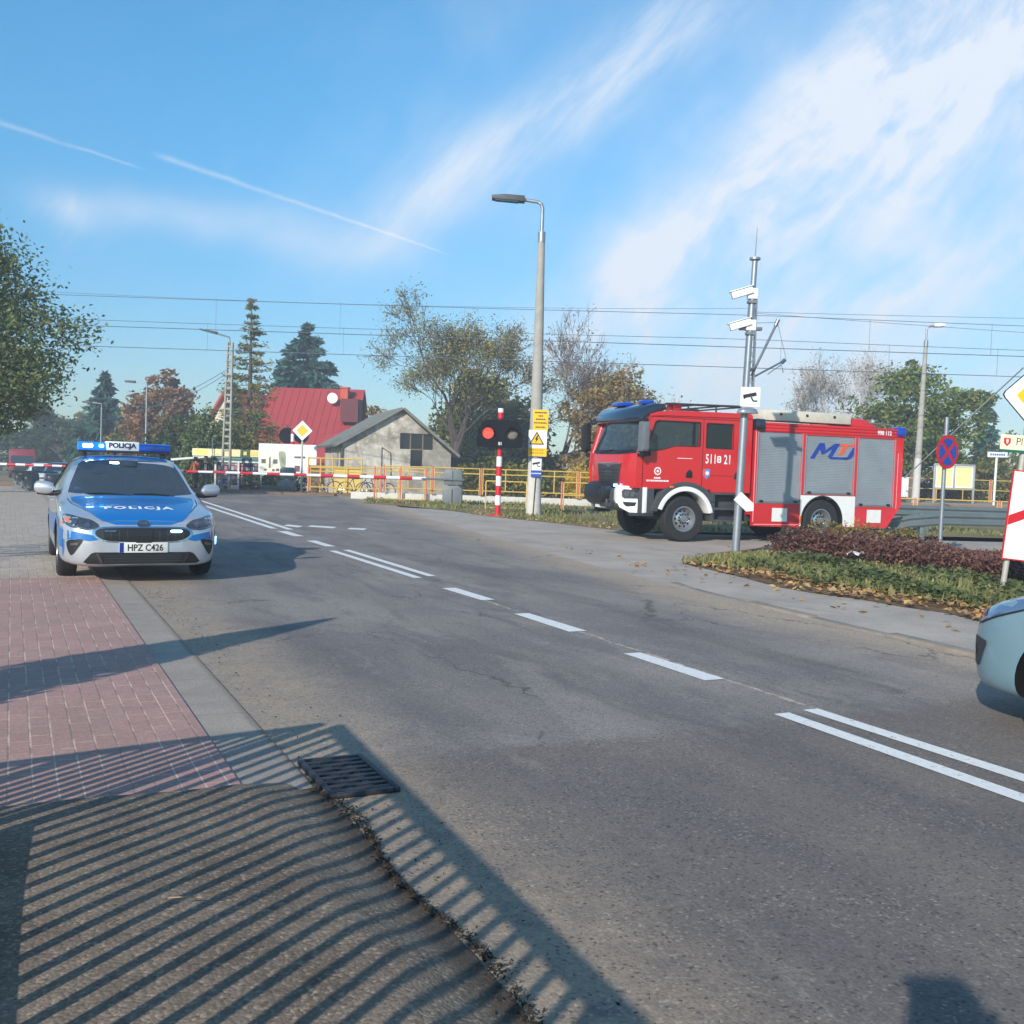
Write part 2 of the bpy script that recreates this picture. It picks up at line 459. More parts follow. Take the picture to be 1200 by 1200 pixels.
# a thin veil growing towards the right and the horizon
veil = A_.step(-.30, .45) * (.12 + .24 * n3.step(.3, .65)) + (n3.step(.40, .72) * tex2) * .22 * A_.step(-.6, .3)
low = (1.0 - B_.step(.0, .16)) * .10
sky_c = xmix(1.0, hs.outputs[0], xmix(dz.step(.0, .42), (.41, .53, .65), (.60, .97, .97)), 'MULTIPLY')
# a small ragged puff far left
pa, pb = ab(88, 262); da = (A_ - pa) / .022; db = (B_ - pb) / .022
puff = X.mk('POWER', 2.71828, (da * da + db * db) * -1.0) * n2.step(.35, .65) * .5
pa, pb = ab(25, 240); da = (A_ - pa) / .05; db = (B_ - pb) / .012
puff2 = X.mk('POWER', 2.71828, (da * da + db * db) * -1.0) * n2.step(.4, .7) * .4
def trail(x0, y0, x1, y1, wpx, k, sag=0.0):
    ac, al = seg(x0, y0, x1, y1)
    ac = ac + al * (al - 1.0) * sag + (fine - .5) * .0035 + (n2 - .5) * .004
    wv = X.mk('MAXIMUM', (1.0 - al) * (wpx * 1.2 / 1200.0) + wpx * .5 / 1200.0, .0004)
    q = ac / wv
    return X.mk('POWER', 2.71828, q * q * -1.0) * al.step(-.02, .06) * (1.0 - al.step(.9, 1.03)) * (fine.step(.25, .6) * .5 + .5) * k
tr1 = trail(180, 180, 534, 301, 2.0, .34, .0)
tr2 = trail(-60, 125, 172, 199, 2.2, .27, .0)
mask = ((m + veil + puff + puff2) * dz.step(.0, .06) + tr1 + tr2).clamp() * frontm * .92
mask = X.mk('MAXIMUM', mask, low * frontm)
colr = xmix(mask, sky_c, CLOUDC)
nt.links.new(colr, bg.inputs['Color']); bg.inputs['Strength'].default_value = .12
scene.view_settings.view_transform = 'Standard'; scene.view_settings.look = 'None'; scene.view_settings.exposure = EXPO; scene.view_settings.gamma = 1
scene.render.film_transparent = False
scene.cycles.max_bounces = 8; scene.cycles.transparent_max_bounces = 12
# ------------------------------------------------------------------ ground
_S = S
def S(r, g, b, k=1.36):
    c = _S(r, g, b); return (min(c[0] * k * 1.08, .85), min(c[1] * k * .98, .85), min(c[2] * k * .92, .85))
def road_sheet(name, outline, z, mat, step=1.0):
    """flat sheet in road coordinates (t across, s along)"""
    b = bmesh.new(); b.faces.new([b.verts.new((t, s, z)) for t, s in outline])
    bmesh.ops.triangulate(b, faces=b.faces[:])
    bmesh.ops.recalc_face_normals(b, faces=b.faces)
    for f in b.faces:
        if f.normal.z < 0: f.normal_flip()
    me = bpy.data.meshes.new(name); b.to_mesh(me); b.free()
    o = link(name, me, mat); o.rotation_euler = (0, 0, TH); return tag(o, kind='structure')

def surf(name, build, rough=.85, bump=.4, bscale=90, bdist=.01):
    m, nt, out = newmat(name); X.nt = nt
    p = node(nt, 'ShaderNodeBsdfPrincipled'); nt.links.new(p.outputs[0], out.inputs[0]); p.inputs['Roughness'].default_value = rough; p.inputs['Specular IOR Level'].default_value = .3
    tc = node(nt, 'ShaderNodeTexCoord'); sp = node(nt, 'ShaderNodeSeparateXYZ'); nt.links.new(tc.outputs['Object'], sp.inputs[0])
    c, h = build(X(sp.outputs[0]), X(sp.outputs[1]), tc.outputs['Object'])
    nt.links.new(c, p.inputs['Base Color'])
    b = node(nt, 'ShaderNodeBump'); b.inputs['Strength'].default_value = bump; b.inputs['Distance'].default_value = bdist
    nt.links.new(h.o, b.inputs['Height']); nt.links.new(b.outputs[0], p.inputs['Normal'])
    return m
def voro(vec, scale, feat='F1'):
    n = X.nt.nodes.new('ShaderNodeTexVoronoi'); n.feature = feat; X.nt.links.new(vec, n.inputs['Vector']); n.inputs['Scale'].default_value = scale
    return n
def asphalt(t, s, vec):
    v = voro(vec, 95); vd = X(v.outputs['Distance'])
    sepc = X.nt.nodes.new('ShaderNodeSeparateColor'); X.nt.links.new(v.outputs['Color'], sepc.inputs[0]); stone = X(sepc.outputs[0])
    big = xnoise(xvec(t * .8, s * .35), 1.3, 6, .6, .3); mid = xnoise(vec, 5.0, 7, .65); fine = xnoise(vec, 70.0, 3, .6)
    strk = xnoise(xvec(t * 1.4, s * .32, 4.0), 1.6, 6, .68, .5)
    edge = xnoise(vec, .9, 5, .6)
    near = (1.0 - (s + (edge - .5) * .9 + (mid - .5) * .25 + t * .02).step(4.75, 5.1)) * .72
    old = xmix(big.step(.3, .7), S(101, 99, 99), S(120, 117, 113))
    old = xmix(strk.step(.50, .64) * (t.step(1.9, 2.6)) * .6, old, S(84, 84, 87))
    old = xmix(mid.step(.55, .75) * .45, old, S(134, 128, 120))
    fresh = xmix(big.step(.3, .7), S(83, 80, 78), S(96, 91, 86))
    fresh = xmix(mid.step(.58, .8) * .4, fresh, S(112, 104, 96))
    c = xmix(near, old, fresh)
    # tyre tracks along the lane, a shade darker and smoother
    tw = (edge - .5) * .5
    trk = X.mk('MAXIMUM', 1.0 - (t - 2.15 + tw).abs().step(.12, .42), 1.0 - (t - 3.7 + tw).abs().step(.12, .42)); trk = X.mk('MAXIMUM', trk, 1.0 - (t - 5.75 + tw).abs().step(.12, .42))
    c = xmix(trk * (.16 + .22 * strk.step(.35, .65)), c, S(78, 77, 78))
    pch = voro(xvec(t * .55 + (mid - .5) * .06, s * .28 + (edge - .5) * .05, 2.0), .9); pcs = X.nt.nodes.new('ShaderNodeSeparateColor'); X.nt.links.new(pch.outputs['Color'], pcs.inputs[0]); c = xmix(X(pcs.outputs[1]).step(.74, .76) * .28 * (1.0 - near), c, S(84, 82, 82))
    # stray dark spots of oil and chewing gum
    sv = voro(vec, 2.6); spots = X(sv.outputs['Distance']).step(.075, .03); sel = xnoise(vec, 1.9, 2, .5).step(.45, .6)
    c = xmix(spots * sel * .4, c, S(60, 59, 59))
    spk = xnoise(vec, 26.0, 4, .6); c = xmix(spk.step(.60, .72) * .30, c, S(146, 140, 132)); c = xmix((1.0 - spk.step(.28, .40)) * .38, c, S(58, 57, 57))
    blot = xnoise(xvec(t * 1.2, s * .5, 7.0), 2.3, 7, .7, .6); c = xmix(blot.step(.56, .74) * .22, c, S(76, 75, 75)); c = xmix((1.0 - blot.step(.30, .42)) * .30, c, S(132, 127, 120))
    # sand swept to both edges
    sand = (1.0 - (t + (edge - .5) * .8).step(1.45, 2.25)) * mid.step(.2, .6)
    c = xmix(sand * .75, c, S(137, 126, 110))
    rs = (t - X.mk('MAXIMUM', s - 9.0, 0.0) * .17 + (edge - .5) * 1.1 + (mid - .5) * .5).step(6.2, 7.3)
    c = xmix(rs * .8, c, S(146, 135, 119))
    c = xmix((stone.step(.93, .97)) * xnoise(vec, 2.0, 3).step(.4, .6) * .22, c, S(164, 157, 147)); c = xmix((1.0 - stone.step(.02, .06)) * .5, c, S(48, 46, 45))
    # pale open seam along the middle of the road
    wob = xnoise(vec, 3.0, 4, .6); seam = (t - 4.62 - s * .012 + (wob - .5) * .12).abs()
    sm = (1.0 - seam.step(.012, .03)) * (s.step(4.6, 5.2)) * (1.0 - s.step(10.5, 11.5)) * xnoise(vec, 9, 3).step(.35, .6)
    c = xmix(sm * .8, c, S(165, 155, 142))
    # cracks
    cv = voro(xvec(t + (wob - .5) * .5, s * .6 + (mid - .5) * .4), .55, 'DISTANCE_TO_EDGE'); cr = (1.0 - X(cv.outputs['Distance']).step(.002, .010)) * xnoise(vec, .5, 3).step(.5, .6) * (1.0 - near)
    c = xmix(cr * .6, c, S(48, 46, 46))
    g = (stone - .5) * .5 + (fine - .5) * .9
    k = X.nt.nodes.new('ShaderNodeMapRange'); X.nt.links.new(g.o, k.inputs['Value']); k.inputs['From Min'].default_value = -.6; k.inputs['From Max'].default_value = .6; k.inputs['To Min'].default_value = .62; k.inputs['To Max'].default_value = 1.40
    c = xmix(1.0, c, k.outputs[0], 'MULTIPLY')
    return c, vd * -.6 + fine * .5 + mid * .3
ASPH = surf('asphalt', asphalt, .84, .22, bdist=.008)
def mound(t, s, vec):
    v = voro(vec, 85); vd = X(v.outputs['Distance']); sepc = X.nt.nodes.new('ShaderNodeSeparateColor'); X.nt.links.new(v.outputs['Color'], sepc.inputs[0]); stone = X(sepc.outputs[0])
    mid = xnoise(vec, 2.2, 7, .65); fine = xnoise(vec, 90.0, 3, .6)
    c = xmix(mid.step(.3, .7), S(88, 81, 72), S(112, 104, 93))
    c = xmix(stone.step(.78, .95) * .45, c, S(150, 138, 122)); c = xmix((1.0 - stone.step(.05, .25)) * .35, c, S(56, 51, 46))
    c = xmix(xnoise(vec, 1.1, 5, .6).step(.62, .75) * .35, c, S(140, 132, 120))
    rim = (t + (mid - .5) * .16).step(1.12, 1.25)
    c = xmix(rim * .8, c, S(52, 47, 42))
    k = X.nt.nodes.new('ShaderNodeMapRange'); X.nt.links.new(fine.o, k.inputs['Value']); k.inputs['From Min'].default_value = .25; k.inputs['From Max'].default_value = .75; k.inputs['To Min'].default_value = .72; k.inputs['To Max'].default_value = 1.28
    c = xmix(1.0, c, k.outputs[0], 'MULTIPLY')
    return c, vd * -1.0 + fine * .6
MOUND = surf('coarse_asphalt', mound, .9, .30, bdist=.008)
def pavers(t, s, vec):
    b = X.nt.nodes.new('ShaderNodeTexBrick'); X.nt.links.new(xvec(s, t), b.inputs['Vector'])
    b.inputs['Scale'].default_value = 1.0; b.inputs['Brick Width'].default_value = .2; b.inputs['Row Height'].default_value = .1; b.inputs['Mortar Size'].default_value = .0055; b.inputs['Mortar Smooth'].default_value = .3; b.inputs['Bias'].default_value = 0
    b.inputs['Color1'].default_value = (.25, .25, .25, 1); b.inputs['Color2'].default_value = (.85, .85, .85, 1); b.inputs['Mortar'].default_value = (.5, .5, .5, 1)
    sepc = X.nt.nodes.new('ShaderNodeSeparateColor'); X.nt.links.new(b.outputs['Color'], sepc.inputs[0]); per = X(sepc.outputs[0]); gap = X(b.outputs['Fac'])
    mid = xnoise(vec, 1.3, 6, .65); fine = xnoise(vec, 60, 4, .6)
    pink = xmix(per, S(138, 112, 108), S(152, 126, 121)); pink = xmix(mid.step(.35, .75) * .6, pink, S(128, 110, 104))
    grey = xmix(per, S(140, 134, 126), S(158, 152, 143)); grey = xmix(mid.step(.4, .7) * .4, grey, S(128, 122, 113))
    c = xmix((s + t * .02).step(13.12, 13.14), pink, grey)
    c = xmix(xnoise(vec, .8, 5, .7).step(.55, .8) * .35, c, S(120, 105, 95))
    c = xmix(gap * .8, c, xmix(xnoise(vec, 3, 3).step(.4, .6), S(120, 108, 98), S(176, 158, 146)))
    k = X.nt.nodes.new('ShaderNodeMapRange'); X.nt.links.new(fine.o, k.inputs['Value']); k.inputs['From Min'].default_value = .3; k.inputs['From Max'].default_value = .7; k.inputs['To Min'].default_value = .82; k.inputs['To Max'].default_value = 1.18
    c = xmix(1.0, c, k.outputs[0], 'MULTIPLY')
    return c, gap * -1.2 + fine * .25 + per * .15
PAVE = surf('block_paving', pavers, .85, .5, bdist=.008)
def concrete(t, s, vec):
    mid = xnoise(vec, 1.5, 7, .7); fine = xnoise(vec, 80, 4, .6)
    c = xmix(mid.step(.3, .7), S(124, 119, 113), S(140, 135, 128))
    j = (X.mk('FRACT', s * 1.0) - .5).abs(); c = xmix(j.step(.488, .497) * .4, c, S(92, 86, 78))
    c = xmix((t + (mid - .5) * .08).step(1.2, 1.25) * .6, c, S(96, 86, 74))
    c = xmix(xnoise(vec, 4, 5).step(.6, .75) * .3, c, S(96, 92, 84))
    k = X.nt.nodes.new('ShaderNodeMapRange'); X.nt.links.new(fine.o, k.inputs['Value']); k.inputs['From Min'].default_value = .3; k.inputs['From Max'].default_value = .7; k.inputs['To Min'].default_value = .75; k.inputs['To Max'].default_value = 1.25
    c = xmix(1.0, c, k.outputs[0], 'MULTIPLY')
    return c, fine * .5
GUTT = surf('gutter_concrete', concrete, .88, .35)
def apron(t, s, vec):
    mid = xnoise(vec, .9, 7, .65, .3); fine = xnoise(vec, 55, 4, .6); sm = xnoise(vec, 6, 5, .6)
    c = xmix(mid.step(.3, .7), S(133, 129, 123), S(153, 148, 140)); c = xmix(sm.step(.55, .75) * .35, c, S(116, 112, 106))
    cv = voro(xvec(t + (sm - .5) * .3, s + (mid - .5) * .5), .3, 'DISTANCE_TO_EDGE'); c = xmix((1.0 - X(cv.outputs['Distance']).step(.002, .008)) * xnoise(vec, .6, 3).step(.45, .6) * .35, c, S(92, 87, 80))
    k = X.nt.nodes.new('ShaderNodeMapRange'); X.nt.links.new(fine.o, k.inputs['Value']); k.inputs['From Min'].default_value = .3; k.inputs['From Max'].default_value = .7; k.inputs['To Min'].default_value = .8; k.inputs['To Max'].default_value = 1.2
    return xmix(1.0, c, k.outputs[0], 'MULTIPLY'), fine * .5 + sm * .4
APR = surf('pale_asphalt', apron, .88, .4)
def soil(t, s, vec):
    mid = xnoise(vec, .35, 8, .65); fine = xnoise(vec, 9, 6, .7)
    c = xmix(mid.step(.35, .65), S(92, 92, 58), S(128, 112, 86)); c = xmix(fine.step(.5, .75) * .6, c, S(66, 66, 40))
    return c, fine
SOIL = surf('grassy_soil', soil, .95, .6, bdist=.05)
def mulch(t, s, vec):
    mid = xnoise(vec, 3, 7, .65); fine = xnoise(vec, 40, 5, .7)
    c = xmix(mid.step(.35, .65), S(88, 70, 48), S(112, 92, 66)); c = xmix(fine.step(.5, .75) * .7, c, S(56, 46, 32))
    return c, fine
MULCH = surf('leafy_soil', mulch, .95, .7, bdist=.03)
def ballast(t, s, vec):
    v = voro(vec, 9); sepc = X.nt.nodes.new('ShaderNodeSeparateColor'); X.nt.links.new(v.outputs['Color'], sepc.inputs[0])
    return xmix(X(sepc.outputs[0]), S(84, 78, 70), S(124, 114, 104)), X(v.outputs['Distance']) * -1.0
BALL = surf('ballast_stone', ballast, .95, 1.0, bdist=.06)

# terrain: one sheet to the horizon
ys = [-60, -20, 0, 20, 41.9, 42, 50, 60, 70, 85.4, 100, 150, 250, 400, 700, 1200]
xs = [-1200, -500, -250, -120, -60, -30, -15, 0, 15, 30, 60, 120, 250, 500, 1200]
mb = MB(); mb.add([(x, y, gz(y) - .03) for y in ys for x in xs], [(j * len(xs) + i, j * len(xs) + i + 1, (j + 1) * len(xs) + i + 1, (j + 1) * len(xs) + i) for j in range(len(ys) - 1) for i in range(len(xs) - 1)])
tag(mb.build('ground', SOIL), kind='structure')

redge = [(-14, 7.3), (0, 7.35), (6, 7.42), (10.8, 7.8), (14, 8.2), (20, 9.2), (27, 10.4), (32.6, 11.8), (36, 12.6)]
road_sheet('road', [(1.25, -14)] + [(t, s) for s, t in redge] + [(13.5, 40), (14, 43), (-2, 48), (1.25, 38)], .006, ASPH)
road_sheet('pavement', [(-9, 4.55), (.95, 4.55), (.95, 47), (-9, 47)], .022, PAVE)
road_sheet('gutter', [(.95, 4.5), (1.25, 4.5), (1.25, 40), (.95, 40)], .014, GUTT)
road_sheet('side_pavement', [(t - .02, s) for s, t in redge[:8]] + [(34, 14), (40, 8), (40, -16), (7.3, -16)], .002, APR)
# the road beyond the rails, on falling ground
mb = MB(); sv = [40, 44, 48, 54, 60, 70, 85, 100, 130, 170]
for s_ in sv:
    for t_ in (-.5 if s_ < 50 else 1.2, 13.5 if s_ < 50 else 8.2 - (s_ > 60) * .5):
        x_, y_ = RW(s_, t_); mb.v.append((x_, y_, gz(y_) + .002))
for i in range(len(sv) - 1): mb.f.append((2 * i, 2 * i + 1, 2 * i + 3, 2 * i + 2)); mb.m.append(0)
tag(mb.build('far_road', ASPH), kind='structure')
# coarse patched footway in front, a low hump rolling off to the road
def hump(a, b_):
    t = -7 + a * 8.28; s = -4 + b_ * 8.66
    if t > .6: t = .6 + (t - .6)
    wob = .03 * sin(s * 5.1) + .02 * sin(s * 11.7 + 1)
    e = min(max((1.27 + wob - t) / .34, 0), 1); e = e * e * (3 - 2 * e)
    q = min(max((4.66 - s) / .10, 0), 1); q = q * q * (3 - 2 * q)
    r = min(max((4.6 - s) / 1.6, 0), 1); r = r * r * (3 - 2 * r)
    z = (.046 + .012 * r) * e * q + .010 + .006 * sin(t * 3 + s * 2) * e * q
    return (t, s + .015 * sin(t * 6), z)
mb = MB(); mb.grid(260, 180, hump)
o = mb.build('footway', MOUND, smooth=1.2); o.rotation_euler = (0, 0, TH); tag(o, kind='structure')
# low kerb on the far side of the road
KERB = M('kerb_stone', S(118, 114, 108), .9, var=.25, scale=4, bump=.4, dirt=.6, dcol=S(110, 98, 82))
mb = MB(); kp = [(-14, 7.3), (0, 7.35), (6, 7.42), (9.4, 7.66), (10.8, 7.85), (11.5, 8.05)]
for i in range(len(kp) - 1):
    (s0, t0), (s1, t1) = kp[i], kp[i + 1]; n_ = max(1, int((s1 - s0) / 1.0))
    for k in range(n_):
        a, b_ = s0 + (s1 - s0) * k / n_, s0 + (s1 - s0) * (k + 1) / n_ - .012; ta, tb = t0 + (t1 - t0) * k / n_, t0 + (t1 - t0) * (k + 1) / n_
        h = .028 + rnd.uniform(-.012, .010); h *= (1 if s1 < 10 else .5)
        vs = [(ta - .02, a, -.03), (ta + .13, a, -.03), (tb + .13, b_, -.03), (tb - .02, b_, -.03)]
        mb.add(vs + [(v[0], v[1], h) for v in vs], [(0, 3, 2, 1), (4, 5, 6, 7), (0, 1, 5, 4), (1, 2, 6, 5), (2, 3, 7, 6), (3, 0, 4, 7)])
o = mb.build('kerb', KERB, bevel=.015); o.rotation_euler = (0, 0, TH); tag(o, kind='structure')

# white paint
PAINT = None
m_, nt, out = newmat('road_paint'); X.nt = nt
p_ = node(nt, 'ShaderNodeBsdfPrincipled'); p_.inputs['Roughness'].default_value = .7; tc = node(nt, 'ShaderNodeTexCoord')
wn = xnoise(tc.outputs['Object'], 14, 6, .7); wf = xnoise(tc.outputs['Object'], 70, 3, .6)
nt.links.new(xmix(wn.step(.52, .68) * wf.step(.36, .58) * .85, xmix(wn.step(.3, .6), _S(214, 212, 207), _S(232, 230, 226)), _S(150, 146, 138)), p_.inputs['Base Color']); nt.links.new(p_.outputs[0], out.inputs[0]); PAINT = m_
def strip(name, pts):
    """pts: (s,t0,t1) stations of one painted line"""
    mb = MB()
    for i in range(len(pts) - 1):
        (s0, a0, b0), (s1, a1, b1) = pts[i], pts[i + 1]
        n_ = max(1, int((s1 - s0) / .5))
        for k in range(n_):
            f0, f1 = k / n_, (k + 1) / n_
            q = lambda f: (s0 + (s1 - s0) * f, a0 + (a1 - a0) * f, b0 + (b1 - b0) * f)
            (sa, ta, ua), (sb, tb, ub) = q(f0), q(f1)
            mb.add([(ta, sa, .0105), (ua, sa, .0105), (ub, sb, .0105), (tb, sb, .0105)], [(0, 1, 2, 3)])
    o = mb.build(name, PAINT); o.rotation_euler = (0, 0, TH); return tag(o, kind='structure')
strip('solid_line', [(-8, 4.18, 4.30), (3.25, 4.27, 4.39), (4.96, 4.30, 4.42)]); strip('solid_line', [(-8, 4.48, 4.60), (3.47, 4.57, 4.69), (4.99, 4.56, 4.68)])
strip('dash_line', [(5.94, 4.50, 4.68), (7.03, 4.50, 4.66)]); strip('dash_line', [(8.12, 4.6, 4.79), (9.27, 4.6, 4.77)]); strip('dash_line', [(10.3, 4.7, 4.87), (11.41, 4.68, 4.86)])
strip('solid_line', [(12.5, 4.73, 4.85), (16.54, 4.74, 4.86)]); strip('solid_line', [(12.66, 4.99, 5.11), (16.68, 5.02, 5.14)])
strip('dash_line', [(17.36, 4.92, 5.1), (18.67, 4.92, 5.1)]); strip('dash_line', [(19.71, 4.95, 5.15), (21.11, 4.95, 5.15)])
strip('solid_line', [(21.9, 5.0, 5.14), (32.6, 5.22, 5.36), (40, 5.4, 5.54)]); strip('solid_line', [(21.6, 5.28, 5.42), (32.6, 5.6, 5.74), (40, 5.8, 5.94)])
for (xa, ya, xb, yb) in ((334, 616, 352, 618), (362, 617, 392, 619), (408, 620, 428, 621)):
    (X0_, Y0_), (X1_, Y1_) = G(xa, ya), G(xb, yb); d_ = Vector((X1_ - X0_, Y1_ - Y0_)); 
    mb = MB(); mb.add([(X0_, Y0_ - .2, .0105), (X1_, Y1_ - .2, .0105), (X1_, Y1_ + .3, .0105), (X0_, Y0_ + .3, .0105)], [(0, 1, 2, 3)]); tag(mb.build('dash_line', PAINT), kind='structure')

# islands and verges
def world_sheet(name, pts, z, mat):
    b = bmesh.new(); b.faces.new([b.verts.new((p[0], p[1], z)) for p in pts]); bmesh.ops.triangulate(b, faces=b.faces[:])
    for f in b.faces:
        f.normal_update()
        if f.normal.z < 0: f.normal_flip()
    me = bpy.data.meshes.new(name); b.to_mesh(me); b.free(); return tag(link(name, me, mat), kind='structure')
ISL = [G(802, 661), G(832, 668), G(870, 677), G(910, 688), G(950, 695), G(1010, 703), G(1060, 712), G(1110, 719), G(1150, 729), G(1250, 748), (14, 9), (20, 16), (20, 21.5), (9, 22.6), (6.5, 22.0), (4.9, 20.6), (3.6, 18.9)]
world_sheet('island_bed', ISL, .009, MULCH)
VERGE = [G(424, 590), G(470, 593), G(530, 599), G(580, 606), G(640, 612), G(700, 619), G(760, 625), (3.6, 25.4), (12, 27.5), (30, 28.5), (30, 43), (-6, 43)]
world_sheet('verge', VERGE, .012, SOIL)
# railway: ballast, sleepers are sunk, two tracks
mb = MB(); mb.add([(x, y, gz(y) + z) for x in (-90, -12) for y, z in ((42.6, .03), (50.5, .03))] , [(0, 2, 3, 1)]); mb.add([(x, y, gz(y) + .03) for x in (-1.5, 120) for y in (42.6, 50.5)], [(0, 2, 3, 1)])
tag(mb.build('ballast_bed', BALL), kind='structure')
RAIL = M('rail_steel', S(92, 78, 68), .5, .6, var=.2)
for k, Yt in enumerate((44.0, 48.5)):
    for dyy in (-.72, .72):
        mb = MB(); mb.box((10, Yt + dyy, gz(Yt) + .1), (200, .07, .14)); tag(mb.build('rail', RAIL), kind='structure')
# storm drain by the kerb
IRON = M('cast_iron', S(58, 60, 66), .55, .7, var=.3, scale=20, bump=.3)
dr = thing('storm_drain', 'dark cast iron storm drain grating set in the road by the kerb', 'drain', (*RW(4.62, 1.44), .006), TH)
mb = MB(); W_, L_ = .33, .58
mb.box((-W_ / 2 + .015, 0, .012), (.03, L_, .024)); mb.box((W_ / 2 - .015, 0, .012), (.03, L_, .024)); mb.box((0, -L_ / 2 + .015, .012), (W_ - .06, .03, .024)); mb.box((0, L_ / 2 - .015, .012), (W_ - .06, .03, .024))
mb.build('frame', IRON, dr, bevel=.004)
mb = MB()
for i in range(8):
    mb.box((0, -L_ / 2 + .03 + (i + .5) * (L_ - .06) / 8, .011), (W_ - .06, .034, .018))
for xx in (-.05, .05): mb.box((xx, 0, .0075), (.03, L_ - .06, .018))
mb.build('grating', IRON, dr)
mb = MB(); mb.box((0, 0, .002), (W_ - .06, L_ - .06, .003)); mb.build('pit_shade_sheet', M('pit_shade', (.004, .004, .004), .9), dr)  # flat near-black sheet paints the darkness below the grating
S = _S
# ------------------------------------------------------------------ cars
SILVER = M('silver_paint', S(196, 200, 206), .28, .55, var=.03, coat=.8)
PBLUE = M('police_blue', S(4, 104, 176), .35, 0, var=.04, coat=.5)
WHITEP = M('white_paint', S(228, 228, 226), .35, 0, var=.05, coat=.4)
BLACKP = M('black_plastic', (.012, .012, .013), .45, 0, var=.2)
DARKGREY = M('dark_grey_plastic', (.035, .036, .038), .55, 0, var=.2)
RUBBER = M('tyre_rubber', (.016, .016, .017), .8, 0, var=.3, scale=12, bump=.3)
ALU = M('alloy_rim', S(176, 178, 182), .35, .8, var=.08)
CHROME = M('chrome', (.75, .76, .78), .15, 1.0, var=.02)
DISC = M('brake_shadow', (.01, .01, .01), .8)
GLASS = glassmat('car_glass', (.72, .80, .80), .58, .02, (.10, .14, .18))
DGLASS = glassmat('dark_car_glass', (.35, .40, .42), .30)
LENS = M('lamp_lens', S(120, 126, 134), .12, .75, var=.25, scale=25, coat=1)
LAMPD = M('lamp_housing', (.10, .11, .12), .15, .6, var=.3, scale=14, coat=1)
BLUELENS = M('blue_lens', S(8, 62, 168), .12, 0, var=.05, coat=1)
BLUELIT = M('lit_blue_lamp', (.15, .55, .95), .2, emit=(.10, .52, 1.0), estr=9.0)
BLUEHOT = M('lit_blue_lamp_core', (.6, .85, .95), .2, emit=(.50, .86, 1.0), estr=10.0)
SEAT = M('seat_cloth', (.03, .03, .034), .9)
DASH = M('dashboard', (.02, .02, .022), .7)
PLATE = M('plate_white', S(214, 214, 208), .4, var=.03)
EUBLUE = M('plate_blue', S(20, 50, 140), .4)
INK = M('black_lettering', (.012, .012, .014), .6)
WHITELET = M('white_lettering', S(232, 234, 236), .45, var=.02)
AMBER = M('amber_lens', S(220, 110, 20), .2, coat=1)
REDLENS = M('red_lens', S(150, 10, 12), .15, coat=1)

def section(P, x, inset=0.0, zfloor=None):
    zt, zs, w, zb, yr = P['zt'](x) - inset * .8, P['zs'](x), P['w'](x) - inset, P['zb'](x), P['yr'](x) - inset
    if zfloor is not None: zb = zfloor; zs = max(zs, zb + .1)
    zs = min(zs, zt - .02)
    g = min(max((zt - zs - .03) / P.get('gspan', .42), 0), 1); g = g * g * (3 - 2 * g)
    L = lambda a, b: a + (b - a) * g
    kt = max(zt - zs, .02)
    pts = [(0, zb), (.72 * w, zb), (.93 * w, zb + .03), (.985 * w, zb + .12), (w, max(min(.52, zs - .12), zb + .16)), (.985 * w, zs - .04), (L(.955, .965) * w, L(zs + kt * .25, zs + .02)),
           (L(.86 * w, (.955 * w) * .55 + yr * .45), zs + kt * L(.58, .48)), (L(.66 * w, yr + .015), zs + kt * L(.84, .84)), (L(.36 * w, yr * .72), zs + kt * L(.965, .965)), (0, zt)]
    out = []; n = len(pts)
    for i in range(n - 1):
        p0 = pts[i - 1] if i > 0 else (-pts[1][0], pts[1][1]); p1 = pts[i]; p2 = pts[i + 1]; p3 = pts[i + 2] if i + 2 < n else (-pts[n - 2][0], pts[n - 2][1])
        for k in range(4):
            t = k / 4; q = []
            for c in (0, 1):
                m1 = (p2[c] - p0[c]) * .5 * .8; m2 = (p3[c] - p1[c]) * .5 * .8
                t2, t3 = t * t, t * t * t
                q.append((2 * t3 - 3 * t2 + 1) * p1[c] + (t3 - 2 * t2 + t) * m1 + (-2 * t3 + 3 * t2) * p2[c] + (t3 - t2) * m2)
            out.append(tuple(q))
    out.append(pts[-1]); return out
def loft_body(P, xs, inset=0.0, zfloor=None):
    mb = MB(); rings = []
    for x in xs:
        h = section(P, x, inset, zfloor)
        ring = [(x, y, z) for y, z in h] + [(x, -y, z) for y, z in h[-2:0:-1]]
        rings.append(ring)
    n = len(rings[0])
    for r in rings: mb.v += r
    for i in range(len(rings) - 1):
        for k in range(n):
            k2 = (k + 1) % n; mb.f.append((i * n + k, i * n + k2, (i + 1) * n + k2, (i + 1) * n + k)); mb.m.append(0)
    mb.f += [tuple(range(n)), tuple(range((len(rings) - 1) * n + n - 1, (len(rings) - 1) * n - 1, -1))]; mb.m += [0, 0]
    return mb
def stations(a, b, n, dense=.25):
    out = []
    for i in range(n + 1):
        t = i / n; e = .5 - .5 * cos(pi * t); out.append(a + (b - a) * (t * (1 - .55) + e * .55))
    return out
